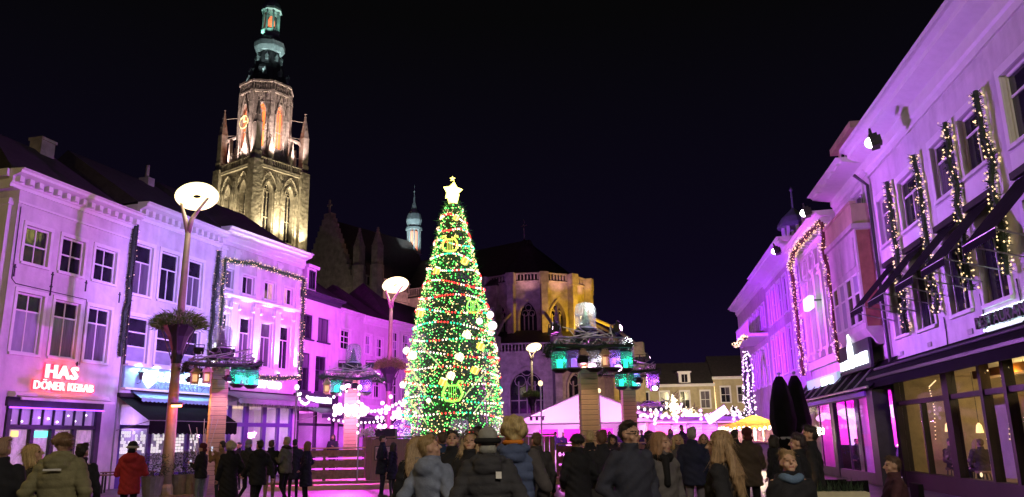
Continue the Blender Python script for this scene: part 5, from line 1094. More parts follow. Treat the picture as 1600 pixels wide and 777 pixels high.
pillar(P5.x, P5.y, 0, 'small and far behind the tent', h=3.5, globe=False, boards=False, jars=((-.5,-.9,'v','tiny violet jar lantern on the far pillar'),(.5,-.9,'v','tiny violet jar lantern on the right of the far pillar')))

# ------------------------------------------------------------------ ice rink: deck, rails, plank fence, tent, huts
deck = MB().box(-9.2,30.2,0,8.5,60,.24); struct('rink_deck', deck, M_deck)
struct('ice', MB().quad((-8.8,32.5,.30),(8.3,32.5,.30),(8.3,59,.30),(-8.8,59,.30)), mat('ice sheet', (.55,.52,.6), .18, nscale=.8, nvar=.15))
stp = thing('deck_step', 'pine step in front of the rink deck on the left', 'step', (-9.0,29.2,0))
for i in range(9): board('board', M_wood, stp, i*.62, 0, 0, i*.62+.60, .95, .16+.0001*i)
board('board', M_wood, stp, 0, -.03, .0, 5.56, -.001, .15)
# low board rail on the left part of the rink
def rail(x0, x1, y, label, n=4, zz=((.30,.62),(.72,.98),(1.12,1.36)), glow_=True, step=1.6):
    t = thing('rink_rail', label, 'rail', (x0,y,0), 0, 'board rails round the ice rink'); L = x1-x0
    for z0, z1 in zz:
        k = max(1, int(L/step))
        for i in range(k): board('board', M_wood2, t, L*i/k+.01, -.03+random.uniform(-.004,.004), z0, L*(i+1)/k-.01, .02, z1)
    for i in range(int(L/1.6)+1): obj('post', MB().box(-.05,-.0,.0,.05,.1,zz[-1][1]+.05), M_wood2, t, (min(i*1.6, L),.021,0))
    obj('handrail', MB().box(0,-.08,zz[-1][1]+.051,L,.14,zz[-1][1]+.1), M_wood, t)
    if glow_: obj('neon_tube', MB().tube([(.05,.07,zz[0][1]+.05),(L-.05,.07,zz[0][1]+.05)], .018, 5), G_mag, t); obj('neon_tube', MB().tube([(.05,.07,zz[1][1]+.07),(L-.05,.07,zz[1][1]+.07)], .018, 5), G_mag, t)
    return t
rail(-8.9, -5.75, 31.0, 'magenta lit board rail left of the plank fence')
fence = thing('plank_fence', 'dark vertical plank fence under the tree', 'fence', (-5.7,31.0,0))
for i in range(36): board('plank', M_wood2, fence, i*.2+.006, -.02+random.uniform(-.006,.006), .22, i*.2+.194, .03, 1.74+random.uniform(-.012,.012))
obj('cap_rail', MB().box(-.05,-.08,1.77,7.25,.1,1.83), M_wood2, fence); obj('poster_frame', MB().box(.32,-.045,.95,1.1,-.03,1.48), M_black, fence); obj('poster', MB().box(.35,-.052,.98,1.07,-.046,1.45), mat('faded poster', (.38,.30,.26), .5, nscale=6, nvar=.8), fence)
obj('skirting', MB().box(-.1,-.12,0,7.3,-.031,.22), M_wood, fence)
rail(1.6, 8.4, 31.2, 'board rail of the rink before the tent', step=1.7)
for i, (x, y, z0) in enumerate(((-8.3,30.4,.25),(1.0,30.6,.25),(3.8,36,.25),(-5.9,30.4,.2))):
    t = thing('light_pole', ('slim festoon pole left of the plank fence','slim festoon pole in front of the tent on the left','slim festoon pole right of the central pillar','slim dark pole at the plank fence corner')[i], 'pole', (x,y,z0), 0, 'slim poles of the rink lights')
    obj('pole', MB().tube([(0,0,0),(0,0,3.4)], .03, 7), M_steel, t); obj('lamp', MB().ell((0,0,3.46), (.09,.09,.11), 10, 7), G_warm if i in (1,2) else G_white, t); obj('foot', MB().lathe([(.12,0),(.12,.03),(.04,.05)], 10), M_steel, t)
    if i < 3:
        pass
# light strings over the rink
light_string('festoon string from the magenta pillar down to the left rail', [(P3.x,P3.y-.6,3.9),(-8.3,30.4,3.6),(-9.3,36.5,3.7)], 16, .055, sag=.35)
light_string('festoon string from the magenta pillar to the tree', [(P3.x,P3.y,3.1),(-4.9,34.6,3.4)], 14, .06, sag=.25)
light_string('festoon string hanging down the slim dark pole', [(-5.9,30.3,3.6),(-5.9,30.25,1.9)], 6, .05)
light_string('festoon string in the bar front beside the low houses', [(-10.2,43.5,3.0),(-7.3,52,3.3)], 18, .06, sag=.3)
light_string('festoon string from the second pillar to the far huts', [(P4.x,P4.y,3.1),(7.9,40,3.3),(9.6,46,3.6)], 16, .06, sag=.3)
cl = MB()
for _ in range(40): cl.ell((random.uniform(-.6,.8), random.uniform(-.2,.2), random.uniform(-.22,.22)), (.10,.10,.10), 7, 5)
t = obj('light_cluster', cl, G_white, None, (P3.x-.05,P3.y-.45,2.95)); tag(t, 'bright cluster of white bulbs tied round the magenta pillar', 'bulbs', kind='stuff')
cl = MB()
for _ in range(46): cl.ell((random.gauss(0,.55), random.uniform(-.3,.3), random.gauss(0,.42)), (.10,.10,.10), 7, 5)
t = obj('light_cluster', cl, glow('pink white bulb', (1,.62,.98), 2), None, (-5.6,38.2,2.75)); tag(t, 'bright pink white cluster of bulbs at the left foot of the tree', 'bulbs', kind='stuff')
point((-5.6,37.6,2.7), 420, (1,.3,.95), .4); point((P3.x,P3.y-1.0,3.0), 160, (1,.25,.9), .3)
# the white tent
M_tent = see_through('tent fabric', (.0,.0,.0), op=(.86,.82,.86,.97))
tent = thing('marquee_tent', 'white gabled marquee glowing pink behind the central pillar', 'tent', (4.55,50,0)); TWd = 4.75; TD = 16
wl_ = MB()
for s in (-1,1): wl_.box(s*TWd-.02,0,.2,s*TWd+.02,TD,2.55)
obj('side_wall', wl_, M_tent, tent)
rfm = MB()
for i in range(8):
    a, b = TD*i/8, TD*(i+1)/8
    for s in (-1,1): rfm.quad((s*(TWd+.25),a-.25*(i == 0),2.5),(0,a-.25*(i == 0),4.55),(0,b,4.55),(s*(TWd+.25),b,2.5))
obj('roof', rfm, M_tent, tent)
gbl = MB().add([(-TWd,.02,2.55),(TWd,.02,2.55),(0,.02,4.48)], [(0,1,2)]); obj('gable', gbl, M_tent, tent)
obj('gable_frame', MB().tube([(-TWd-.25,-.27,2.5),(0,-.27,4.55),(TWd+.25,-.27,2.5)], .05, 6).tube([(-TWd,-.05,2.55),(TWd,-.05,2.55)], .05, 6).tube([(-TWd,-.05,.2),(-TWd,-.05,2.55)], .06, 6).tube([(TWd,-.05,.2),(TWd,-.05,2.55)], .06, 6), M_steel, tent)
obj('back_wall', MB().add([(-TWd,TD,.2),(TWd,TD,.2),(TWd,TD,2.55),(0,TD,4.5),(-TWd,TD,2.55)], [(0,1,2,3,4)]), M_tent, tent)
pn = MB()
for x0, x1 in ((-4.6,-3.7),(-2.9,-1.6),(-1.2,.1),(1.0,2.2),(2.9,3.9)): pn.box(x0,5.9,.3,x1,6,2.3)
obj('magenta_banner', pn, mat('magenta banner', (.7,.03,.5), .6, nscale=2, nvar=.3), tent)
obj('counter_block', MB().box(-3.6,4.5,.3,-.3,5.0,1.35).box(-3.7,4.4,1.35,-.2,5.1,1.42), M_white, tent)
for i, x in enumerate((-3.2,-.1,3.0)):
    bx = MB().box(-.5,-.03,-.03,.5,.03,.03)
    for k in (-.35,0,.35): bx.tube([(k,0,-.02),(k,-.05,-.22)], .09, 8)
    t = obj('light_bar', bx, M_black, None, (4.55+x, 49.6, 3.0+.5*(1-abs(x)/3.2))); tag(t, ('light bar with three cans at the left of the tent gable','light bar with three cans under the tent ridge','light bar with three cans at the right of the tent gable')[i], 'stage light', 'light bars on the tent')
for x, y in ((-2.6,2.5),(2.2,2.5),(-2.6,8),(2.4,8),(0,13)): point((4.55+x,50+y,2.5), 900, (1,.30,.93), .4)
spot((4.55,46,3.2), (4.55,50,3.6), 260, (1,.6,.95), 150, .9, .3)
spot((6.9,42,3.0), (9.6,47,1.5), 1500, (1,.1,.9), 110, .9, .3); spot((1.2,44,3.6), (1.5,50,2.5), 300, (1,.4,.95), 130, .9, .3)
spot((1.5,40,4.0), (0,33,0), 2200, (1,.15,.9), 110, .9, .3); spot((-6,38.5,3.6), (-6.5,29,0), 3500, (1,.10,.9), 100, .9, .3); spot((5,34,4), (5,24,0), 1500, (.75,.15,1), 100, .9, .3)
# slatted huts to the right of the tent
for i in range(6):
    x = 7.6 + i*.92; y = 44.0 + i*.25
    t = thing('slatted_hut', 'pink lit slatted market hut wall, %s of six right of the tent' % ('first','second','third','fourth','fifth','last')[i], 'market hut', (x,y,0), R(4), 'slatted huts beside the tent')
    n = 11
    for k in range(n): board('board', (M_white, M_wood)[i % 2 == 0 and i != 2], t, 0, -.02, .3+k*.19, .86, .03, .3+k*.19+.178)
    obj('side_wall', MB().box(0,.031,.2,.05,1.6,2.4).box(.81,.031,.2,.86,1.6,2.4), M_white, t); obj('roof', MB().prism([(-.2,2.36),(1.8,2.7),(1.8,2.76),(-.2,2.42)], -.03, .9), M_trim, t)
    spot((x+.45, y-.9, 2.75), (x+.45, y+.05, .9), 190 if i % 2 else 110, (1,.12,.9), 120, .9, .1)
cl = MB()
for _ in range(46): cl.ell((random.uniform(-2.8,2.8), random.uniform(-.2,.2), random.gauss(0,.16)), (.09,.09,.09), 7, 5)
t = obj('light_cluster', cl, MATS['pink white bulb'], None, (9.6,44.0,2.75)); tag(t, 'row of big pink white bulbs along the slatted huts', 'bulbs', kind='stuff')
# bells / speakers on the rink edge
for i, (x, y, s) in enumerate(((-4.7,33.5,1.0),(-2.3,33.2,1.0),(-.6,34.0,1.0))):
    t = thing('jar_display', ('large glass cloche with a pink rim left of the tree foot','large glass cloche full of lights at the foot of the tree','large glass cloche at the right foot of the tree')[i], 'glass cloche', (x,y,1.72), 0, 'glass cloches on the rink fence')
    obj('stand', MB().lathe([(.42,-1.45),(.42,-.03),(.45,0)], 16), M_black, t); gl = MB(); glass_jar(gl, .38, .8); obj('glass', gl, M_jar if i != 0 else M_jarv, t, smooth=True)
    sn = MB()
    for _ in range(40): sn.octa((random.uniform(-.25,.25), random.uniform(-.25,.25), random.uniform(.05,.62)), .022)
    obj('sparkles', sn, G_white, t, kind='stuff')
t = thing('loudspeaker', 'black loudspeaker box behind the plank fence', 'loudspeaker', (-5.15,32.2,1.3)); obj('cabinet', MB().box(-.42,-.3,-1.05,.42,.3,.85), M_black, t); obj('cone', MB().lathe([(.26,0),(.2,.03),(.05,.08)], 16), M_dtrim, t, (0,-.30,.3), (R(90),0,0)); obj('grille', MB().box(-.38,-.32,-.02,.38,-.305,.8), mat('speaker cloth', (.03,.03,.035), .9, nscale=40, nvar=.5), t)
t = thing('hydrangea_pot', 'pot with a pale flowering plant on the plank fence', 'plant', (-5.75,31.6,1.5)); fl = MB()
for _ in range(70): fl.ell((random.gauss(0,.16), random.gauss(0,.12), .45+random.gauss(0,.12)), (.05,.05,.05), 6, 4)
obj('flowers', fl, M_white, t, kind='stuff'); obj('pot', MB().lathe([(.14,-1.2),(.2,.3)], 12), M_terra, t)

# ------------------------------------------------------------------ kiosk, folded umbrellas, bare tree
K = on_ground(1180, 42)
t = thing('market_parasol', 'yellow market parasol hung with light bulbs over the kiosk', 'parasol', K)
cn = MB(); n = 8
for i in range(n):
    a, b = 2*math.pi*i/n, 2*math.pi*(i+1)/n
    cn.add([(1.75*math.cos(a),1.75*math.sin(a),2.12),(1.75*math.cos(b),1.75*math.sin(b),2.12),(.9*math.cos(b),.9*math.sin(b),2.36),(.9*math.cos(a),.9*math.sin(a),2.36),(.14*math.cos(b),.14*math.sin(b),2.66),(.14*math.cos(a),.14*math.sin(a),2.66),(1.75*math.cos(a),1.75*math.sin(a),1.96),(1.75*math.cos(b),1.75*math.sin(b),1.96)], [(0,1,2,3),(3,2,4,5),(6,7,1,0)])
obj('canopy', cn, see_through('yellow parasol cloth', (0,0,0), op=(.85,.50,.08,.97)), t); obj('pole', MB().tube([(0,0,0),(0,0,2.66)], .05, 8), M_white, t)
for i in range(n): a = 2*math.pi*i/n; obj('rib', MB().tube([(0,0,2.2),(1.7*math.cos(a),1.7*math.sin(a),2.1)], .015, 4), M_steel, t)
lb = MB()
for i in range(44): a = 2*math.pi*i/44; lb.ell((1.78*math.cos(a), 1.78*math.sin(a), 1.9+.12*abs(math.sin(i*.6))), (.075,.075,.085), 7, 5)
obj('bulbs', lb, glow('kiosk bulb', (1,.88,.62), 3), t, kind='stuff')
point(K + Vector((0,-.3,1.8)), 260, (1,.78,.5), .2); spot(K + Vector((-1.2,-3.0,4.4)), K + Vector((0,0,2.3)), 300, (1,.75,.3), 90, .9, .2)
t = thing('kiosk', 'low panelled kiosk counter under the yellow parasol', 'kiosk', K); obj('counter', MB().box(-1.6,-.8,0,2.0,-.7,1.28).box(-1.6,-.7,0,-1.5,1.0,1.28).box(1.9,-.7,0,2.0,1.0,1.28), mat('grey panel', (.24,.24,.22), .6, nscale=4, nvar=.3), t); obj('counter_top', MB().box(-1.75,-1.0,1.28,2.15,-.5,1.36), M_wood, t)
for i, x in enumerate((-1.5,.3,1.9)): obj('post', MB().box(x-.05,-.65,1.36,x+.05,-.55,2.1), M_trim, t)
obj('bottle_shelf', MB().box(-1.4,.8,1.3,1.8,1.0,1.9), mat('kiosk back', (.25,.12,.22), .6, nscale=6, nvar=.8), t)
t = thing('lit_billboard', 'tilted white lit board behind the yellow parasol', 'sign', K + Vector((-1.55,1.4,2.75)), 0); obj('panel', MB().box(-.62,-.05,-.2,.62,.05,.2), glow('lit board', (1,.97,.88), 1.6), t, rot=(0,R(-32),0)); obj('frame', MB().box(-.66,-.04,-.24,.66,.04,-.205).box(-.66,-.04,.205,.66,.04,.24).box(-.6,.06,-.05,.6,.09,.05), M_steel, t, rot=(0,R(-32),0)); obj('post', MB().tube([(0,.15,-2.75),(0,.1,-.2)], .04, 6), M_steel, t)
t = thing('red_stand', 'small red lit stall sign beside the kiosk', 'sign', on_ground(1133, 40) + Vector((0,0,1.05))); obj('panel', MB().box(-.35,-.06,0,.35,.06,.55), mat('red lit panel', (.6,.05,.05), .5, nscale=6, nvar=.6, emit=(1,.06,.05), estr=.9), t); obj('leg', MB().box(-.3,-.03,-1.05,-.24,.03,0).box(.24,-.03,-1.05,.3,.03,0), M_black, t)
t = thing('green_cross', 'small green glowing sign by the far houses', 'sign', on_ground(1124, 70) + Vector((0,0,2.9))); obj('panel', MB().box(-.4,-.1,0,.4,.1,.5), glow('green sign', (.1,1,.25), 2), t); obj('post', MB().tube([(0,0,-2.9),(0,0,0)], .05, 6), M_black, t)
def folded_umbrella(u, Y, label, h):
    p = on_ground(u, Y); t = thing('folded_umbrella', label, 'umbrella', p, random.random(), 'folded black terrace umbrellas')
    b = MB(); prof = [(.05,.55),(.24,.62),(.36,.9),(.40,1.2),(.30,1.52),(.34,1.7),(.40,2.1),(.33,2.7),(.22,h-.25),(.10,h)]
    nn = 20; v = []; 
    for r_, z in prof:
        for j in range(nn): q = 2*math.pi*j/nn; rr = r_*(1+.13*math.cos(q*8+z)); v.append((rr*math.cos(q), rr*math.sin(q), z))
    b.add(v, [(i*nn+j, i*nn+(j+1) % nn, (i+1)*nn+(j+1) % nn, (i+1)*nn+j) for i in range(len(prof)-1) for j in range(nn)])
    obj('canopy', b, M_canv, t, smooth=True); obj('pole', MB().tube([(0,0,.05),(0,0,h+.1)], .04, 8), M_steel, t); obj('strap', MB().lathe([(.31,1.48),(.33,1.56)], 20, caps=False), M_grey, t); obj('foot', MB().box(-.35,-.35,0,.35,.35,.06), M_black, t); obj('cap', MB().ell((0,0,h+.1), (.07,.07,.05), 8, 5), M_grey, t)
folded_umbrella(1226, 27, 'tall folded black umbrella, left of the pair by the winter garden', 3.55); folded_umbrella(1250, 27.5, 'tall folded black umbrella, right of the pair touching the winter garden', 3.6)
bt = thing('bare_tree', 'leafless tree wrapped in warm white lights before the ochre house', 'tree', on_ground(1070, 60)); tk = MB(); lb = MB(); lim = []
def grow(p, d, L, r, lv):
    q = p + d*L; (tk if lv < 3 else brn).tube([p, p.lerp(q,.5)+Vector(RNG.normal(size=3))*L*.05, q], [r, r*.8, r*.62], 6 if lv < 2 else 4)
    if lv < 4:
        for _ in range(int(L*(46 if lv else 20))): lb.octa(p.lerp(q, random.random()) + Vector(RNG.normal(size=3))*(r+.02), .042)
        for k in range(3 if lv else 5):
            e_ = (d + Vector(RNG.normal(size=3))*(.55 if lv else .62)); e_.z = abs(e_.z)*.75+.12; grow(q, e_.normalized(), L*random.uniform(.58,.8), r*.6, lv+1)
brn = MB(); grow(Vector((0,0,0)), Vector((-.12,0,1)).normalized(), 1.75, .16, 0)
obj('trunk', tk, M_bark, bt); obj('branches', brn, M_bark, bt, kind='stuff'); ls = thing('string_lights', 'warm white lights wound along the limbs of the bare tree', 'string lights', bt.location); obj('bulbs', lb, glow('tree warm bulb', (1,.85,.55), 3.5), ls, kind='stuff')
# wrapped white shape, planters, benches and tables
def planter(p, label, tall=1.0, r=.32, n=420):
    t = thing('planter', label, 'planter', p, 0, 'planters along the left terrace'); obj('pot', MB().lathe([(r*.75,0),(r,.62),(r*1.05,.66),(r*.9,.66),(r*.85,.58)], 14), M_terra, t)
    b = MB()
    for _ in range(n):
        a = random.uniform(0,6.28); q = r*1.25*math.sqrt(random.random()); b.leaf((q*math.cos(a), q*math.sin(a), .62+random.random()*tall*.7), random.uniform(.1,.26), .022, 0, (random.gauss(0,.6), random.gauss(0,.6), random.uniform(-.3,1)))
    tag(obj('shrub', b, M_firdark, None, p), 'dry shrub growing in the ' + label, 'shrub', 'shrubs in the planters'); return t
planter(on_ground(243, 27.2), 'round planter left of the nearest lamp post', 1.0, .36)
planter(on_ground(285, 28.2), 'round planter just right of the nearest lamp post', 1.1, .3)
planter(on_ground(303, 28.4), 'round planter between the lamp post and the left pillar', 1.1, .3)
def bench_table(p, rz_, label, W=1.7, cat='table', cloth=False, z=.74, d=.7):
    t = thing('table', label, cat, p, rz_, 'terrace tables'); n = 5
    for i in range(n): board('board', M_wood2, t, -W/2, -d/2+d*i/n+.006, z-.035, W/2, -d/2+d*(i+1)/n-.006, z)
    for sx_ in (-1,1):
        for sy in (-1,1): obj('leg', MB().box(-.03,-.03,0,.03,.03,z-.036), M_black, t, (sx_*(W/2-.1), sy*(d/2-.08), 0))
    return t
bench_table(on_ground(160, 27.0), R(14), 'wooden terrace table before the kebab house', 1.9)
bench_table(on_ground(205, 30), R(17), 'wooden terrace table behind the person in red', 1.8)
tb = bench_table(on_ground(1300, 10.6), R(-9), 'dark terrace table holding a flower box and a candle on the right', 2.4)
pT = tb.location
t = thing('flower_box', 'pale flower box on the right terrace table', 'flower box', pT + Vector((-.05,-.05,.745)), R(-9)); obj('box', MB().box(-.38,-.12,0,.38,.12,.14).box(-.35,-.09,.14,.35,.09,.15), mat('pale box', (.60,.55,.38), .7, nscale=5, nvar=.2), t); b = MB()
for _ in range(150): b.leaf((random.uniform(-.33,.33), random.uniform(-.08,.08), .14), random.uniform(.08,.22), .014, 0, (random.gauss(0,.4), random.gauss(0,.4), 1))
obj('plants', b, M_firdark, t, kind='stuff')
t = thing('candle', 'lit red candle glass beside the flower box', 'candle', pT + Vector((-.58,-.12,.745))); obj('glass', MB().lathe([(.05,0),(.06,.12)], 10, caps=False), see_through('red glass', (1,.35,.2)), t); obj('flame', MB().ell((0,0,.07), (.035,.035,.05), 8, 6), glow('candle flame', (1,.55,.2), 5), t); point(pT + Vector((-.58,-.2,1.0)), 3.5, (1,.5,.2), .04)
b = MB()
for k in range(6): a = R(100+k*22); b.box(-.01,-.01,0,.01,.01,.3) if 0 else b.tube([(-.74,-.1,.76),(-.74+.34*math.cos(a),-.1-.05*k,.78+.22*abs(math.sin(a)))], .016, 4)
t = obj('napkin_fan', b, M_white, None, pT); tag(t, 'fan of pale menu cards at the end of the right terrace table', 'menu cards')
def chair(p, rz_, label):
    t = thing('chair', label, 'chair', p, rz_, 'dark chairs of the right terrace'); obj('seat', MB().box(-.22,-.22,.42,.22,.22,.47), M_canv, t); obj('backrest', MB().box(-.22,-.26,.55,.22,-.2,.95), M_canv, t)
    for a in (-1,1):
        for c in (-1,1): obj('leg', MB().tube([(a*.2,c*.2,0),(a*.19,c*.2,.42)], .015, 5), M_black, t)
        obj('back_post', MB().tube([(a*.2,-.21,.42),(a*.2,-.24,.94)], .015, 5), M_black, t)
chair(on_ground(1345, 11.6), R(200), 'dark chair behind the terrace table, left of the seated guest'); chair(on_ground(1300, 12.0), R(180), 'dark chair behind the flower box'); CH = on_ground(1392, 11.0); chair(CH, R(78), 'dark chair under the guest in maroon')
t = thing('fruit_lamp', 'white glowing swan shaped light by the kiosk', 'lamp', on_ground(1085, 46)); obj('body', MB().cap((0,0,.8),(.45,0,1.0),.32,.2,12).cap((-.1,0,1.1),(-.15,0,1.75),.12,.08,10), mat('lit white skin', (.8,.8,.8), .5, emit=(1,.93,.8), estr=1.6), t, smooth=True); obj('stand', MB().lathe([(.35,0),(.3,.5)], 12), M_wood2, t)
t = thing('twig_bundle', 'pale twigs stuck in the left terrace planter', 'twigs', on_ground(318, 27.2) + Vector((0,0,.66))); b = MB()
for k in range(9): b.tube([(0,0,0),(random.uniform(-.5,.5),random.uniform(-.2,.2),random.uniform(1.3,1.9))], .012, 4)
obj('twigs', b, mat('pale twig', (.55,.48,.38), .8), t); obj('pot', MB().lathe([(.2,-.66),(.26,0),(.2,0)], 12), M_terra, t)
# ------------------------------------------------------------------ people: one continuous body each, clothing and hair as children
SKIN = mat('skin', (.52,.31,.22), .5, nscale=14, nvar=.12); LIP = mat('lips', (.36,.13,.11), .45); EYE = mat('eyes', (.03,.025,.02), .25)
SHOE = mat('dark shoes', (.03,.027,.025), .5, nscale=8, nvar=.3)
def cloth(c, rough=.8): return mat('cloth %.3f %.3f %.3f' % c, tuple(q*.8 for q in c), rough, spec=.2, nscale=9, nvar=.28, bump=.25, bscale=60)
def hairm(c): return mat('hair %.3f %.3f %.3f' % c, c, .5, nscale=30, nvar=.5, bump=.4, bscale=70, stretch=(3,3,.5))
TEMPS = []
def queue(mb, vox, it=3):
    me = mb.mesh('t', []); o = bpy.data.objects.new('t', me); col.objects.link(o)
    r = o.modifiers.new('r', 'REMESH'); r.mode = 'VOXEL'; r.voxel_size = vox; r.use_smooth_shade = True
    s = o.modifiers.new('s', 'SMOOTH'); s.iterations = it; s.factor = .5
    TEMPS.append(o); return o
def poses(p):
    S = .19
    d = {'down': ((.255,-.03,1.12),(.265,.05,.87)), 'pocket': ((.30,-.08,1.14),(.205,.10,.96)), 'phone': ((.245,.04,1.13),(.10,.27,1.22)), 'photo': ((.25,.16,1.22),(.10,.33,1.46)),
         'folded': ((.27,.04,1.14),(-.04,.20,1.17)), 'swingf': ((.25,.06,1.13),(.25,.25,.95)), 'swingb': ((.26,-.16,1.15),(.28,-.20,.90)), 'out': ((.33,.06,1.18),(.40,.26,1.10)), 'lap': ((.25,.10,1.12),(.12,.34,1.00)), 'bag': ((.26,-.02,1.12),(.22,.12,.98))}
    return d[p]
def build_person(P):
    far = P['Y'] > 12.5; vox = .0135 if P['Y'] < 12.5 else (.019 if P['Y'] < 25 else .028)
    f = P.get('fem', False); sh = .165 if f else .19; b = MB()
    tilt = P.get('tilt', 0.0); turn = R(P.get('turn', 0)); hc = Vector((0,.0,1.6))
    Mh = Matrix.Rotation(turn, 3, 'Z') @ Matrix.Rotation(-tilt, 3, 'X'); nk = Vector((0,-.01,1.50))
    def hp(x, y, z): return nk + Mh @ (Vector((x,y,z)) - nk)
    # head
    b.ell(hp(0,-.008,1.652), (.076,.097,.100), 16, 10, 0, Mh); b.ell(hp(0,.030,1.590), (.058,.064,.066), 14, 8, 0, Mh); b.cap(hp(-.014,.068,1.548), hp(.014,.068,1.548), .024, .024)
    b.cap(hp(0,.090,1.650), hp(0,.114,1.612), .011, .017, 8); b.cap(hp(-.05,.060,1.600), hp(-.045,.062,1.603), .026, .026, 8).cap(hp(.05,.060,1.600), hp(.045,.062,1.603), .026, .026, 8)
    b.cap(hp(-.045,.076,1.668), hp(.045,.076,1.668), .014, .014, 8); b.cap(hp(-.02,.087,1.574), hp(.02,.087,1.574), .011, .011, 8)
    for s in (-1,1): b.ell(hp(s*.078,-.008,1.628), (.012,.024,.033), 8, 6, 0, Mh)
    b.cap((0,-.02,1.40), hp(0,-.01,1.585), .060, .053)
    # torso
    b.ell((0,0,1.28), (sh*.92,.115,.19)); b.ell((0,.01,1.08), (.148,.11,.18)); b.ell((0,-.01,.95), (.17,.12,.14)); b.cap((-sh+.02,0,1.415), (sh-.02,0,1.415), .062, .062)
    sit = P.get('sit'); walk = P.get('walk', 0.0); drop = 0
    leg = []
    for s in (-1,1):
        if sit: q = [(s*.09,0,.92),(s*.12,.42,.93),(s*.12,.44,.50)]; drop = .43
        else:
            w_ = s*walk
            q = [(s*.088,0,.92),(s*.095,.02+.20*w_,.50+.02*abs(w_)),(s*.10,-.02+(.34 if w_ > 0 else .42)*w_,.09+(.05 if w_ < 0 else 0))]
            if walk and w_ < 0: q[1] = (s*.095, .05, .49); 
        leg.append(q)
        b.cap(q[0], q[1], .092, .062).cap(q[1], q[2], .060, .042); a = q[2]
        b.cap((a[0],a[1]-.035,a[2]-.035), (a[0]+s*.012,a[1]+.15,a[2]-.045), .046, .036)
    arms = []
    for s, k in ((-1, P.get('L','down')), (1, P.get('Rr','down'))):
        e_, w_ = poses(k); e_ = Vector((s*(e_[0]-(.19-sh)), e_[1], e_[2])); w_ = Vector((s*(w_[0]-(.02 if f else 0)), w_[1], w_[2])); sd = Vector((s*sh,0,1.415))
        b.cap(sd, e_, .055, .043).cap(e_, w_, .042, .028); hd = (w_-e_).normalized(); arms.append((s, sd, e_, w_, hd, k))
        pm = w_ + hd*.055; Mp = hd.to_track_quat('Z','X').to_matrix(); b.ell(pm, (.022,.040,.052), 10, 7, 0, Mp)
    bo = queue(b, vox*(.78 if not far else 1))
    # coat
    c = MB(); hem = P.get('hem', .80); puff = P.get('puff', 0); g = P.get('bulk', 1.0); k_ = P['kind']
    flare = .05 if hem < .7 else 0
    prof = [(hem,.185+flare,.150+flare*.7,-.01),(hem+.1,.187+flare*.7,.152+flare*.5,-.008),(1.0,.178,.148,0),(1.14,.172,.145,.01),(1.28,sh+.018,.150,0),(1.38,sh+.015,.125,-.005),(1.45,.135,.095,-.008),(1.49,.085,.080,-.01)]
    if P.get('collar', 1): prof += [(1.545,.085,.085,-.005),(1.56,.08,.08,0)]
    n = 22; v = [(rx*g*math.cos(2*math.pi*j/n), ry*g*math.sin(2*math.pi*j/n)+yo, z) for z, rx, ry, yo in prof for j in range(n)]; m_ = len(prof)
    c.add(v, [(i*n+j, i*n+(j+1) % n, (i+1)*n+(j+1) % n, (i+1)*n+j) for i in range(m_-1) for j in range(n)] + [tuple(range(n-1,-1,-1)), tuple((m_-1)*n+j for j in range(n))])
    vest = P.get('vest'); sl = MB()
    for s, sd, e_, w_, hd, k in arms:
        T = sl if vest else c
        T.cap(sd + Vector((-s*.02,0,-.012)), e_, .078*g, .064*g).cap(e_, w_ - hd*(-.005), .064*g, .046*g)
    if P.get('hood') == 'down': c.ell((0,-.115,1.44), (.135,.075,.10)); c.cap((-.11,-.05,1.49), (.11,-.05,1.49), .05, .05)
    hoodup = P.get('hood') == 'up'
    co = queue(c, vox, 2); so = queue(sl, vox, 2) if vest else None
    ho = None
    if hoodup:
        h_ = MB(); h_.ell(hp(0,-.03,1.645), (.118,.125,.138), 16, 10, 0, Mh).cap(hp(-.06,-.05,1.5), hp(.06,-.05,1.5), .09, .09); ho = queue(h_, vox, 2)
    # hair / hat
    hr = MB(); hs = P.get('hair', 'short'); 
    if hs == 'short': hr.ell(hp(0,-.022,1.694), (.081,.094,.072), 16, 9, 0, Mh).ell(hp(0,-.055,1.645), (.074,.060,.078), 14, 8, 0, Mh).cap(hp(-.045,.028,1.735), hp(.04,.035,1.738), .026, .030, 8).ell(hp(.03,.01,1.742),(.05,.06,.035),10,6,0,Mh)
    elif hs == 'curly':
        for _ in range(34): q = Vector(RNG.normal(size=3)); q.normalize(); q.z = abs(q.z)*.9-.25; q.y -= .25; hr.ell(hp(q.x*.085, q.y*.09-.005, 1.665+q.z*.085), (.036,.036,.036), 8, 6)
        hr.ell(hp(0,-.03,1.675), (.088,.095,.09), 14, 8, 0, Mh)
    elif hs in ('bob', 'long'):
        hr.ell(hp(0,-.022,1.668), (.092,.103,.098), 16, 9, 0, Mh); z1 = 1.47 if hs == 'bob' else 1.15
        for s in (-1,1):
            for x, y in ((.082,-.02),(.088,.025),(.06,-.07)): hr.cap(hp(s*x,y,1.66), hp(s*(x+.012),y+(.0 if hs == 'bob' else .03),1.50), .030, .032)
        if hs == 'bob': hr.ell(hp(0,-.06,1.55), (.09,.055,.10), 12, 8, 0, Mh)
        else:
            for x in (-.09,-.045,0,.045,.09): hr.cap(hp(x,-.075,1.62), (x*1.25,-.135,1.38), .034, .042).cap((x*1.25,-.135,1.38), (x*1.2+.01,-.165,z1+abs(x)*.6), .042, .014)
            for s in (-1,1): hr.cap(hp(s*.09,.01,1.53), (s*.125,.07,1.30), .032, .016)
    elif hs == 'beanie': hr.ell(hp(0,-.016,1.69), (.094,.108,.092), 18, 10, 0, Mh); hr.cap(hp(-.03,-.075,1.58), hp(.03,-.075,1.58), .05, .05)
    elif hs == 'bald': hr.cap(hp(-.05,-.085,1.60), hp(.05,-.085,1.60), .03, .03)
    elif hs == 'fluffy':
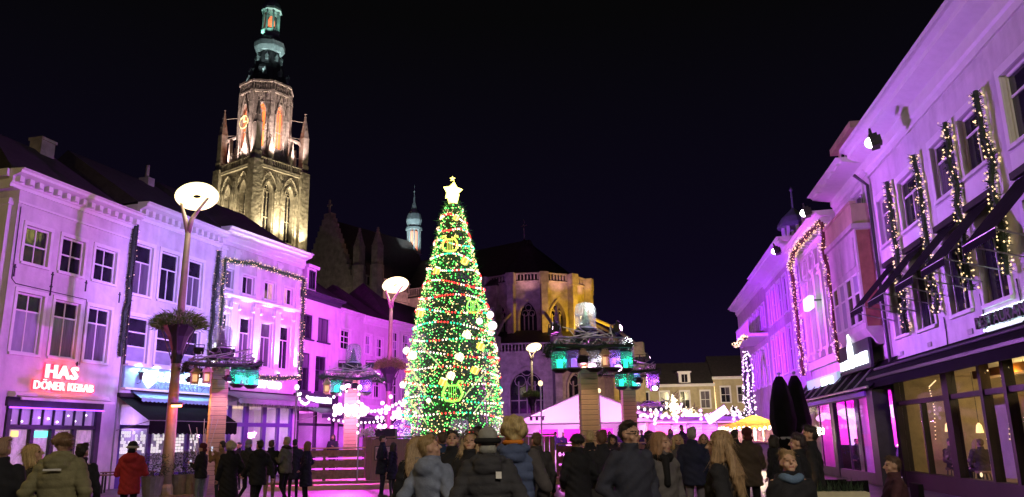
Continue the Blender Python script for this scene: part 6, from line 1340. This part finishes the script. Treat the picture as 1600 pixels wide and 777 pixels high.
        for _ in range(40): q = Vector(RNG.normal(size=3)); q.normalize(); hr.ell(hp(q.x*.10, q.y*.11-.02, 1.67+q.z*.10), (.045,.045,.045), 8, 6)
        hr.ell(hp(0,-.03,1.67), (.11,.115,.12), 14, 8, 0, Mh)
    hro = queue(hr, vox*.8, 2)
    return dict(P=P, body=bo, coat=co, sleeves=so, hood=ho, hair=hro, arms=arms, hp=hp, Mh=Mh, drop=drop, legs=leg, sh=sh, hem=hem, puff=puff, Mhi=Mh.inverted(), nk=nk)
def grab(o, dg):
    return bpy.data.meshes.new_from_object(o.evaluated_get(dg))
def coords(me): a = np.empty(len(me.vertices)*3); me.vertices.foreach_get('co', a); return a.reshape(-1,3)
def norms(me): a = np.empty(len(me.vertices)*3); me.vertex_normals.foreach_get('vector', a); return a.reshape(-1,3)
def finish(B, dg):
    P = B['P']; s_ = P['h']/1.757; p = Vector((*P['pos'], 0)) if 'pos' in P else on_ground(P['u'], P['Y'])
    t = thing('person', P['label'], 'person', (p.x, p.y, P.get('z0', 0) - B['drop']*s_*0), R(P.get('yaw', 0)), P.get('group', 'people in the square')); t.scale = (s_, s_, s_)
    root = t
    dz = -B['drop'] if P.get('sit') else 0
    me = grab(B['body'], dg); me.name = 'body'; V = coords(me); V[:,2] = np.maximum(V[:,2], 0 if not dz else -9)
    me.vertices.foreach_set('co', V.ravel()); me.update()
    # fingers: four tapered bent fingers and a thumb rooted in each palm, joined to the body mesh
    fb = MB(); curl = P.get('curl', .5)
    for s, sd, e_, w_, hd, k in B['arms']:
        Mp = hd.to_track_quat('Z','X').to_matrix(); X, Yv, Z = Mp.col[0], Mp.col[1], Mp.col[2]; pm = w_ + hd*.055
        side = -s if k not in ('folded',) else s
        for i, (o_, L) in enumerate(((-.028,.062),(-.009,.074),(.010,.068),(.028,.052))):
            r0 = pm + Yv*o_ + Z*.035; d1 = (Z + X*side*.25*curl).normalized(); d2 = (Z*(1-.6*curl) + X*side*.9*curl).normalized(); d3 = (Z*(.6-1.0*curl) + X*side*1.2*curl).normalized()
            p1 = r0 + d1*L*.5; p2 = p1 + d2*L*.32; p3 = p2 + d3*L*.26; fb.tube([r0, p1, p2, p3], [.0095,.009,.008,.006], 6)
        q0 = pm - Yv*.028 - Z*.02; fb.tube([q0, q0 - Yv*.03 + Z*.025, q0 - Yv*.035 + Z*.055 + X*side*.012], [.012,.0105,.007], 6)
    nb = len(me.polygons); cen = np.empty(nb*3); me.polygons.foreach_get('center', cen); cen = cen.reshape(-1,3)
    mi = np.zeros(nb, int); top = B['hem']; sit = P.get('sit')
    legz = (cen[:,2] < 1.05) & (np.abs(cen[:,0]) < .30); handm = np.zeros(nb, bool)
    for s, sd, e_, w_, hd, k in B['arms']:
        pm = np.array(w_ + hd*.05); handm |= np.linalg.norm(cen-pm, axis=1) < .085
    mi[:] = 2; mi[cen[:,2] > 1.46] = 0; mi[legz] = 1
    mi[(cen[:,2] < .10)] = 3
    if sit:
        mi[legz] = 1; mi[(cen[:,2] < .60) & (cen[:,1] > .30)] = 3
    mi[handm] = 0
    L = cen - np.array(B['nk']); hm = np.array(B['Mhi']); L = L @ hm.T + np.array(B['nk'])       # head-local positions
    fr = (L[:,1] > .045) & (L[:,2] > 1.5)
    mi[fr & (np.abs(L[:,2]-1.640) < .0065) & (np.abs(np.abs(L[:,0])-.033) < .012)] = 4
    mi[fr & (np.abs(L[:,2]-1.666) < .0045) & (np.abs(np.abs(L[:,0])-.036) < .024)] = 6
    mi[fr & (np.abs(L[:,2]-1.573) < .009) & (np.abs(L[:,0]) < .024)] = 5
    fv = np.array(fb.v); vv = np.vstack([coords(me), fv]); n0 = len(me.vertices)
    faces = [tuple(q.vertices) for q in me.polygons] + [tuple(i+n0 for i in q) for q in fb.f]
    if dz: vv[:,2] += dz
    m2 = bpy.data.meshes.new('body'); m2.from_pydata(vv.tolist(), [], faces); bpy.data.meshes.remove(me)
    for x in (P.get('skin', SKIN), cloth(P.get('legs', (.02,.02,.024))), cloth(P['col']), SHOE, EYE, LIP, hairm(P.get('hcol', (.08,.05,.03)))): m2.materials.append(x)
    m2.polygons.foreach_set('material_index', list(mi) + [0]*len(fb.f)); m2.polygons.foreach_set('use_smooth', [True]*len(m2.polygons)); m2.update()
    bo = obj('body', m2, None, t)
    ph = RNG.random(6)*6
    def dress(o, name, m, puff=0., crease=.006, strand=0., shift=0, delete=None, parent=t):
        e_ = grab(o, dg); e_.name = name; V = coords(e_); N = norms(e_)
        if puff: a = np.abs(np.sin(V[:,2]*math.pi/.085 + .25*np.sin(V[:,0]*7+ph[0]))); V += N*(puff*(a**.6-.6))[:,None]
        if crease: a = np.sin(V[:,0]*21+V[:,2]*13+ph[1]+1.5*np.sin(V[:,2]*9+ph[4])) * np.sin(V[:,2]*29-V[:,1]*17+ph[2]+1.2*np.sin(V[:,0]*11)) + .5*np.sin(V[:,2]*53+V[:,0]*37+2*np.sin(V[:,1]*15+ph[5])); V += N*(crease*a)[:,None]
        if strand: ang = np.arctan2(V[:,0], V[:,1]+.02); V += N*(strand*np.sin(ang*34+4*np.sin(V[:,2]*9)+ph[4]))[:,None]
        if dz: V[:,2] += dz
        e_.vertices.foreach_set('co', V.ravel()); e_.materials.clear(); e_.materials.append(m); e_.update()
        if delete is not None:
            keep = [tuple(q.vertices) for q in e_.polygons if not delete(q.center)]
            m3 = bpy.data.meshes.new(name); m3.from_pydata(V.tolist(), [], keep); m3.materials.append(m); m3.polygons.foreach_set('use_smooth', [True]*len(keep)); bpy.data.meshes.remove(e_); e_ = m3
        else: e_.polygons.foreach_set('use_smooth', [True]*len(e_.polygons))
        return obj(name, e_, None, parent)
    ct = dress(B['coat'], P.get('garment', 'coat'), cloth(P['col']), puff=P.get('puff', 0), crease=.004 if P.get('puff') else .0075)
    if B['sleeves']: dress(B['sleeves'], 'sleeves', cloth(P['vest']), crease=.006)
    HM, nkk = B['Mhi'], B['nk']
    def faceopen(c):
        q = HM @ (Vector((c[0],c[1],c[2]-dz)) - nkk) + nkk; return q.y > .035 and abs(q.x) < .078 and 1.50 < q.z < 1.735
    if B['hood']: dress(B['hood'], 'hood', cloth(P.get('hoodcol', P['col'])), crease=.005, delete=faceopen)
    hs = P.get('hair', 'short')
    if hs == 'beanie': dress(B['hair'], 'beanie', cloth(P['hcol']), crease=.001, strand=.002)
    elif hs == 'fluffy': dress(B['hair'], 'fur_hood', hairm(P['hcol']), crease=.006)
    else:
        ho_ = dress(B['hair'], 'hair', hairm(P['hcol']), crease=.004, strand=.0055 if hs in ('long','bob') else .004)
        if P['Y'] < 20 and 'pos' not in P:           # loose strands over the hair
            me_ = ho_.data; V = coords(me_); N = norms(me_); sb_ = MB(); longh = hs in ('long','bob'); cz = 1.66+dz
            for i in RNG.integers(0, len(V), 900 if P['Y'] < 12.5 else 350):
                q = Vector(V[i]); nn = Vector(N[i]); crown = Vector((0,-.03,1.76+dz)); dn = (Vector((0,0,-1)) if (longh and q.z < cz) else (q-crown)); dn -= nn*dn.dot(nn)
                if dn.length < 1e-4: continue
                dn = dn.normalized()*1.0 + nn*random.uniform(.0,.28) + Vector(RNG.normal(size=3))*(.13 if hs != 'curly' else .6)
                sb_.leaf(q - nn*.004, random.uniform(.05,.10)*(1.6 if longh else .75), .0032, 0, dn)
            obj('hair_strands', sb_, hairm(P['hcol']), t, kind='stuff')
    hp = B['hp']; up_ = Vector((0,0,dz))
    if P.get('cuff'):
        b = MB(); pts = [hp(.099*math.cos(a), -.016+.112*math.sin(a), 1.655) for a in [2*math.pi*q/22 for q in range(22)]]
        v = MB().tube(pts + [pts[0]], .026, 8); obj('beanie_cuff', v, cloth(P['cuff']), t, smooth=True)
    if P.get('glasses'):
        b = MB()
        for s in (-1,1):
            b.tube([hp(s*.034+.026*math.cos(q*math.pi/6), .102-.25*abs(s*.034+.026*math.cos(q*math.pi/6))**1.4, 1.640+.019*math.sin(q*math.pi/6)) for q in range(13)], .0035, 5); b.tube([hp(s*.060,.088,1.645), hp(s*.082,.0,1.645)], .003, 4)
        b.tube([hp(-.009,.104,1.645), hp(.009,.104,1.645)], .003, 4); obj('glasses', b, M_black, t)
    if P.get('scarf'):
        b = MB(); pts = [((.092)*math.cos(a), -.005+.095*math.sin(a), 1.475+.012*math.sin(3*a)) for a in [2*math.pi*q/20 for q in range(21)]]; b.tube(pts, .046, 10); (b.cap((.03,.11,1.45), (.05,.15,1.2), .045, .04) if P['h'] > 1.6 else 0); obj('scarf', b, cloth(P['scarf']), t, smooth=True)
    if P.get('lining'):
        b = MB(); b.tube([(.09*math.cos(a), -.02+.10*math.sin(a), 1.545) for a in [R(200+14*q) for q in range(11)]], .022, 8); obj('orange_lining', b, cloth(P['lining']), t, smooth=True)
    if P.get('badge'): obj('badge', MB().box(-.025,-.004,-.03,.025,.004,.03), M_white, t, P['badge'], (R(-14),0,0))
    if P.get('stripe'): obj('reflective_stripe', MB().box(-.09,-.003,-.010,.09,.003,.010), M_white, t, P['stripe'])
    if P.get('fur'):
        b = MB()
        for q in range(520): a = R(-20+220*random.random()); c_ = hp(.105*math.cos(a), .045, 1.645+.118*math.sin(a)); b.leaf(c_, .05, .008, 0, (math.cos(a)+random.gauss(0,.5), .6+random.gauss(0,.4), math.sin(a)+random.gauss(0,.5)))
        obj('fur_trim', b, hairm(P['fur']), t)
    def held(name, label, cat, mb, m, loc, group=None):
        o = obj(name, mb, m); tag(o, label, cat, group); c_, sn = math.cos(R(P.get('yaw',0))), math.sin(R(P.get('yaw',0)))
        x, y, z = [q*s_ for q in loc]; o.location = (p.x + c_*x - sn*y, p.y + sn*x + c_*y, P.get('z0',0) + z); o.rotation_euler = (0,0,R(P.get('yaw',0))); o.scale = (s_,)*3
    if P.get('phone'):
        s, sd, e_, w_, hd, k = B['arms'][1]; q = w_ + hd*.12; held('phone', 'lit phone held by the ' + P['phone'], 'phone', MB().box(-.038,-.004,-.07,.038,.004,.07), mat('phone screen', (.1,.1,.12), .3, emit=(.8,.85,1), estr=.8), q)
    if P.get('bag'):
        held('handbag', P['bag'], 'handbag', MB().prism([(-.07,-.16),(.07,-.16),(.05,.12),(-.05,.12)], -.17, .17).tube([(-.13,0,.12),(-.10,0,.34),(0,0,.42),(.10,0,.34),(.13,0,.12)], .012, 6), M_black, (.30,.10,.80))
    return t
BK = (.022,.022,.028); NAVY = (.022,.028,.06); DG = (.045,.045,.055); BLOND = (.52,.36,.16); DBL = (.30,.19,.09); BRN = (.12,.065,.035); DK = (.025,.018,.015); GREY = (.30,.28,.26); WHT = (.6,.58,.55)
def pp(u, Y, h, yaw, label, **k): return dict(u=u, Y=Y, h=h, yaw=yaw, label=label, col=k.pop('col', BK), kind=k.pop('kind', 'coat'), hcol=k.pop('hcol', BRN), **k)
PEOPLE = [
 pp(4, 8.8, 1.72, 20, 'person with short sandy hair in a black coat at the left edge', hair='short', hcol=(.35,.22,.15), hem=.6, L='pocket'),
 pp(58, 9.4, 1.66, -60, 'blond woman in a dark coat beside the olive parka', fem=True, hair='bob', hcol=BLOND, hem=.62, L='pocket', tilt=-.25, turn=-20),
 pp(99, 8.7, 1.77, 6, 'person with curly brown hair in an olive padded parka seen from behind', hair='curly', hcol=(.20,.11,.06), col=(.26,.24,.135), puff=.012, bulk=1.16, hood='down', hem=.70, L='pocket', Rr='pocket', stripe=(0,-.205,1.375), legs=(.03,.03,.04)),
 pp(129, 11.2, 1.66, 10, 'dark coated person half hidden behind the olive parka', hair='short', hcol=DK, hem=.6),
 pp(208, 16.0, 1.70, 8, 'person in a red winter jacket and black striped hat', hair='beanie', hcol=(.015,.015,.02), cuff=(.5,.48,.45), col=(.42,.035,.045), bulk=1.12, hem=.74, L='folded', Rr='folded', hood='down', legs=(.015,.015,.018)),
 pp(317, 21.0, 1.66, 75, 'woman in a dark red beanie, black jacket and jeans holding a phone', fem=True, hair='beanie', hcol=(.10,.02,.04), col=BK, L='phone', Rr='phone', legs=(.20,.24,.28), phone='woman in the dark red beanie', hem=.84),
 pp(347, 23.0, 1.72, 70, 'man in a tan jacket taking a picture beside the left pillar', hair='short', hcol=DK, col=(.28,.17,.07), L='photo', Rr='photo', legs=(.05,.07,.06), phone='man in the tan jacket', hem=.82),
 pp(361, 19.5, 1.68, 35, 'person with a pale fluffy hood and long dark coat', hair='fluffy', hcol=(.42,.36,.28), col=(.02,.02,.028), hem=.42, bulk=1.1, Rr='pocket'),
 pp(389, 22.5, 1.74, -20, 'person in a pale grey beanie among the left group', hair='beanie', hcol=(.34,.33,.34), col=(.04,.04,.05), walk=.6, hem=.78),
 pp(406, 19.0, 1.70, 40, 'person in a big black jacket striding past the left pillar', hair='short', hcol=DK, col=(.022,.022,.03), bulk=1.12, hood='down', walk=1.0, L='swingf', Rr='swingb', hem=.72),
 pp(424, 22.3, 1.72, 15, 'person in a black jacket and khaki trousers walking away', hair='short', hcol=(.10,.06,.04), col=BK, legs=(.30,.22,.14), walk=.5, hem=.82),
 pp(448, 22.3, 1.80, 70, 'grey haired man in an olive grey jacket looking at his hands', hair='short', hcol=(.42,.36,.30), col=(.15,.15,.12), L='phone', Rr='phone', legs=(.012,.012,.015), hem=.82, scarf=(.04,.02,.03), walk=.3),
 pp(461, 24.3, 1.74, 20, 'dark figure just behind the grey haired man', hair='short', hcol=DK, hem=.6),
 pp(480, 22.8, 1.68, 85, 'woman in a dark knee length coat with a brown bob', fem=True, hair='bob', hcol=(.24,.12,.06), col=(.025,.025,.045), hem=.48, legs=(.012,.012,.016), L='pocket', Rr='pocket'),
 pp(374, 30.0, 1.70, 160, 'waiter standing in front of the pilastered house', hair='short', hcol=DK, col=(.02,.02,.04)),
 pp(598, 24.6, 1.82, -70, 'tall man in a navy coat standing before the plank fence', hair='short', hcol=DK, col=(.028,.032,.075), hem=.66, legs=(.03,.035,.07), Rr='pocket', L='pocket'),
 pp(614, 24.2, 1.60, 70, 'woman with a handbag facing the tall man in navy', fem=True, hair='bob', hcol=DK, col=(.02,.02,.045), hem=.60, legs=(.05,.055,.08), Rr='phone', bag='black handbag carried by the woman before the plank fence'),
 pp(650, 9.8, 1.66, 15, 'woman with straight sandy blond hair and a black coat, seen from behind', fem=True, hair='long', hcol=(.42,.29,.17), col=BK, hem=.6, scarf=(.3,.27,.25)),
 pp(676, 7.9, 1.66, -35, 'man in a pale slate blue jacket turning away', hair='short', hcol=(.36,.24,.11), col=(.24,.28,.40), hem=.78, bulk=1.12, hood='down', tilt=-.25, turn=-40, L='swingb', Rr='pocket'),
 pp(690, 14.0, 1.76, 20, 'man in a blue collared jacket behind the slate blue jacket', hair='short', hcol=(.10,.06,.04), col=(.04,.07,.16), skin=mat('flushed skin', (.42,.22,.17), .5)),
 pp(707, 10.8, 1.74, 178, 'dark haired man in a black jacket looking down towards the camera', hair='short', hcol=DK, col=(.026,.026,.032), tilt=-.28, L='phone', Rr='phone', hem=.8),
 pp(734, 9.3, 1.70, 170, 'woman in a fur trimmed black hood with her head bowed', fem=True, hair='bob', hcol=(.40,.28,.15), col=(.026,.026,.032), hood='up', fur=(.32,.25,.2), puff=.008, tilt=-.4, hem=.7, L='phone', Rr='phone'),
 pp(747, 14.0, 1.84, 10, 'tall dark haired person behind the grey beanie', hair='short', hcol=DK),
 pp(762, 7.1, 1.70, 3, 'person in a grey and black beanie and black padded jacket, back to the camera', hair='beanie', hcol=(.30,.30,.28), cuff=(.02,.02,.022), col=(.055,.055,.065), puff=.013, bulk=1.16, hem=.76, L='pocket', Rr='pocket', hood='down', badge=(.09,-.185,1.36)),
 pp(803, 7.9, 1.80, -8, 'tall blond person in a navy padded vest with orange collar over grey sleeves', hair='fluffy', hcol=(.46,.34,.15), col=(.09,.12,.24), vest=(.09,.08,.085), puff=.014, bulk=1.10, hood='down', lining=(.75,.24,.03), hem=.80, L='bag', Rr='pocket', garment='padded_vest'),
 pp(901, 12.0, 1.68, 15, 'woman with dark round hair and a long black coat, bag at her side', fem=True, hair='curly', hcol=(.02,.014,.014), col=(.022,.022,.028), hem=.45, bulk=1.12, L='bag', Rr='pocket', bag='black bag hanging beside the long black coat'),
 pp(921, 14.2, 1.74, 12, 'person with short blond hair in a black jacket', hair='short', hcol=(.58,.44,.22), col=BK, legs=(.25,.19,.12)),
 pp(940, 12.4, 1.72, 8, 'man with cropped brown hair in a dark coat, seen from behind', hair='short', hcol=(.16,.08,.05), col=(.026,.026,.036), hem=.62, L='pocket', Rr='pocket'),
 pp(957, 19.0, 1.68, 180, 'hooded woman facing the camera beyond the group', fem=True, hair='bob', hcol=DK, hood='up', col=(.05,.035,.05)),
 pp(984, 8.1, 1.76, 206, 'man with glasses and thick dark hair in a dark navy jacket', hair='short', hcol=(.03,.022,.02), col=(.045,.048,.075), glasses=True, bulk=1.13, hem=.74, L='pocket', Rr='pocket', turn=22, collar=1),
 pp(1032, 8.7, 1.66, 206, 'woman with wavy auburn blond hair, black scarf and grey coat', fem=True, hair='bob', hcol=(.36,.20,.11), col=(.13,.12,.125), scarf=(.012,.012,.015), hem=.56, L='pocket', Rr='pocket', turn=25),
 pp(1058, 15.5, 1.66, 182, 'blond woman in a grey coat facing the camera', fem=True, hair='long', hcol=BLOND, col=(.10,.09,.10), hem=.6),
 pp(1081, 14.0, 1.76, -8, 'grey haired man in a navy jacket and pale grey trousers walking away', hair='short', hcol=(.30,.27,.25), col=(.024,.028,.065), bulk=1.14, legs=(.22,.20,.24), walk=.5, hem=.80),
 pp(1099, 17.5, 1.66, 175, 'woman with brown hair between the navy jacket and the long haired girl', fem=True, hair='bob', hcol=(.26,.15,.08), col=(.05,.045,.05), scarf=(.2,.17,.15)),
 pp(1123, 6.8, 1.65, 62, 'girl with very long light brown hair in a black coat, looking left', fem=True, hair='long', hcol=(.33,.21,.11), col=(.022,.022,.028), hem=.6, L='pocket', Rr='pocket', turn=14),
 pp(1148, 18.2, 1.74, -30, 'dark haired person in a black jacket before the kiosk', hair='short', hcol=DK, stripe=(0,.17,1.2)),
 pp(1167, 14.0, 1.74, 5, 'person in a brown jacket and dark red hat, back to the camera', hair='beanie', hcol=(.09,.02,.03), col=(.075,.055,.04), bulk=1.15, hem=.78, legs=(.012,.012,.014), L='phone', Rr='phone'),
 pp(1207, 17.0, 1.62, 40, 'small person in black with dark hair left of the umbrellas', fem=True, hair='bob', hcol=DK, hem=.5),
 pp(1229, 7.2, 1.47, 178, 'fair haired boy in a black jacket with a blue hood', hair='short', hcol=(.34,.22,.11), col=(.022,.022,.028), hood='down', tilt=-.22, scarf=(.14,.22,.36), hem=.75, stripe=(.10,.165,1.22)),
 pp(1245, 10.2, 1.62, 60, 'dark haired person behind the fair haired boy', hair='short', hcol=(.04,.025,.03), col=BK),
 pp(1264, 10.8, 1.72, 70, 'person in a long black coat by the winter garden, facing left', hair='short', hcol=DK, col=(.022,.022,.028), hem=.52),
 pp(838, 12.6, 1.70, 12, 'person in a dark grey coat right of the blond person', hair='short', hcol=BRN, col=(.06,.055,.06), hem=.6, L='pocket'),
 pp(1014, 13.5, 1.70, 8, 'person with a dark knitted hat between the glasses man and the auburn woman', hair='beanie', hcol=(.03,.03,.04), col=BK, hem=.7),
 pp(1388, 11.0, 1.72, 78, 'guest in a maroon jacket seated at the right terrace table', hair='short', hcol=(.10,.055,.035), col=(.10,.04,.055), sit=True, L='lap', Rr='lap', bulk=1.08, hem=.84),
]
RK = 'people on the ice and in the tent'
for u, Y, h, yaw, lb_, c_ in ((868,46,1.72,170,'skater in violet light nearest the light pole',(.10,.06,.22)),(835,42,1.66,20,'skater leaning by the left end of the tent',(.06,.04,.14)),(880,47.5,1.7,150,'skater left of the central pillar',(.09,.05,.2)),(905,44,1.6,190,'small skater just beside the central pillar',(.1,.05,.16)),(953,40,1.66,185,'skater right of the central pillar',(.09,.05,.18)),(968,45,1.7,200,'skater behind the man with glasses',(.08,.05,.18)),(1003,40,1.68,160,'person by the first slatted hut',(.07,.04,.14)),(1048,38,1.7,185,'person before the last slatted hut',(.06,.04,.16)),(1066,30,1.74,190,'person in front of the slatted huts',(.05,.03,.07)),(790,40,1.7,30,'dark figure right of the tree foot',(.03,.03,.06)),(520,34.5,1.68,180,'person at the rink rail below the bar',(.06,.04,.1))):
    PEOPLE.append(pp(u, Y, h, yaw, lb_, col=c_, hcol=DK, hair=random.choice(('short','bob','beanie')), group=RK, z0=.30, walk=random.choice((0,.5)), hem=.75, L=random.choice(('down','phone','out'))))
def guest(fr, x, y, yaw, label, **k):            # guests seated behind the glass of the restaurant and the winter garden
    q = w2(fr, x, y, 0); PEOPLE.append(dict(pp(0, 20, 1.72, math.degrees(fr[1])+yaw, label, sit=True, L='lap', Rr='lap', hem=.84, group='guests behind the glass', **k), pos=(q.x, q.y), z0=.12))
    s = thing('stool', 'stool under the ' + label, 'stool', (x, y-.02, .12), frame=fr, group='stools behind the glass'); obj('seat', MB().lathe([(.2,.40),(.21,.44),(.2,.47)], 12), M_wood2, s)
    for a in range(4): obj('leg', MB().tube([(.15*math.cos(a*1.57),.15*math.sin(a*1.57),.41),(.2*math.cos(a*1.57),.2*math.sin(a*1.57),0)], .018, 5), M_black, s)
guest(g1, 1.0, 1.0, -90, 'guest in dark clothes at the first restaurant pane', hcol=DK, col=(.05,.04,.04)); guest(g1, 2.4, 1.2, 90, 'guest with fair hair at the first restaurant pane', fem=True, hair='bob', hcol=BLOND, col=(.12,.10,.09)); guest(g1, 3.4, .9, 100, 'guest with brown hair beside the wide dark post', hcol=BRN, col=(.07,.05,.06))
guest(g3, 7.3, .9, -90, 'guest in the winter garden behind the middle post', hcol=DK, col=(.06,.05,.09)); guest(g3, 8.2, 1.1, 90, 'guest in pale top in the winter garden', fem=True, hair='long', hcol=BRN, col=(.3,.25,.28)); guest(g3, 9.7, .8, 70, 'guest near the last winter garden pane', hcol=DK, col=(.08,.06,.1)); guest(g3, 3.2, .8, -80, 'guest in the far part of the winter garden', hcol=DK, col=(.06,.05,.09))
BUILT = [build_person(P) for P in PEOPLE]
bpy.context.view_layer.update()
dg = bpy.context.evaluated_depsgraph_get()
for B in BUILT: finish(B, dg)
text_finish(dg)
for o in TEMPS:
    me = o.data; bpy.data.objects.remove(o); bpy.data.meshes.remove(me)
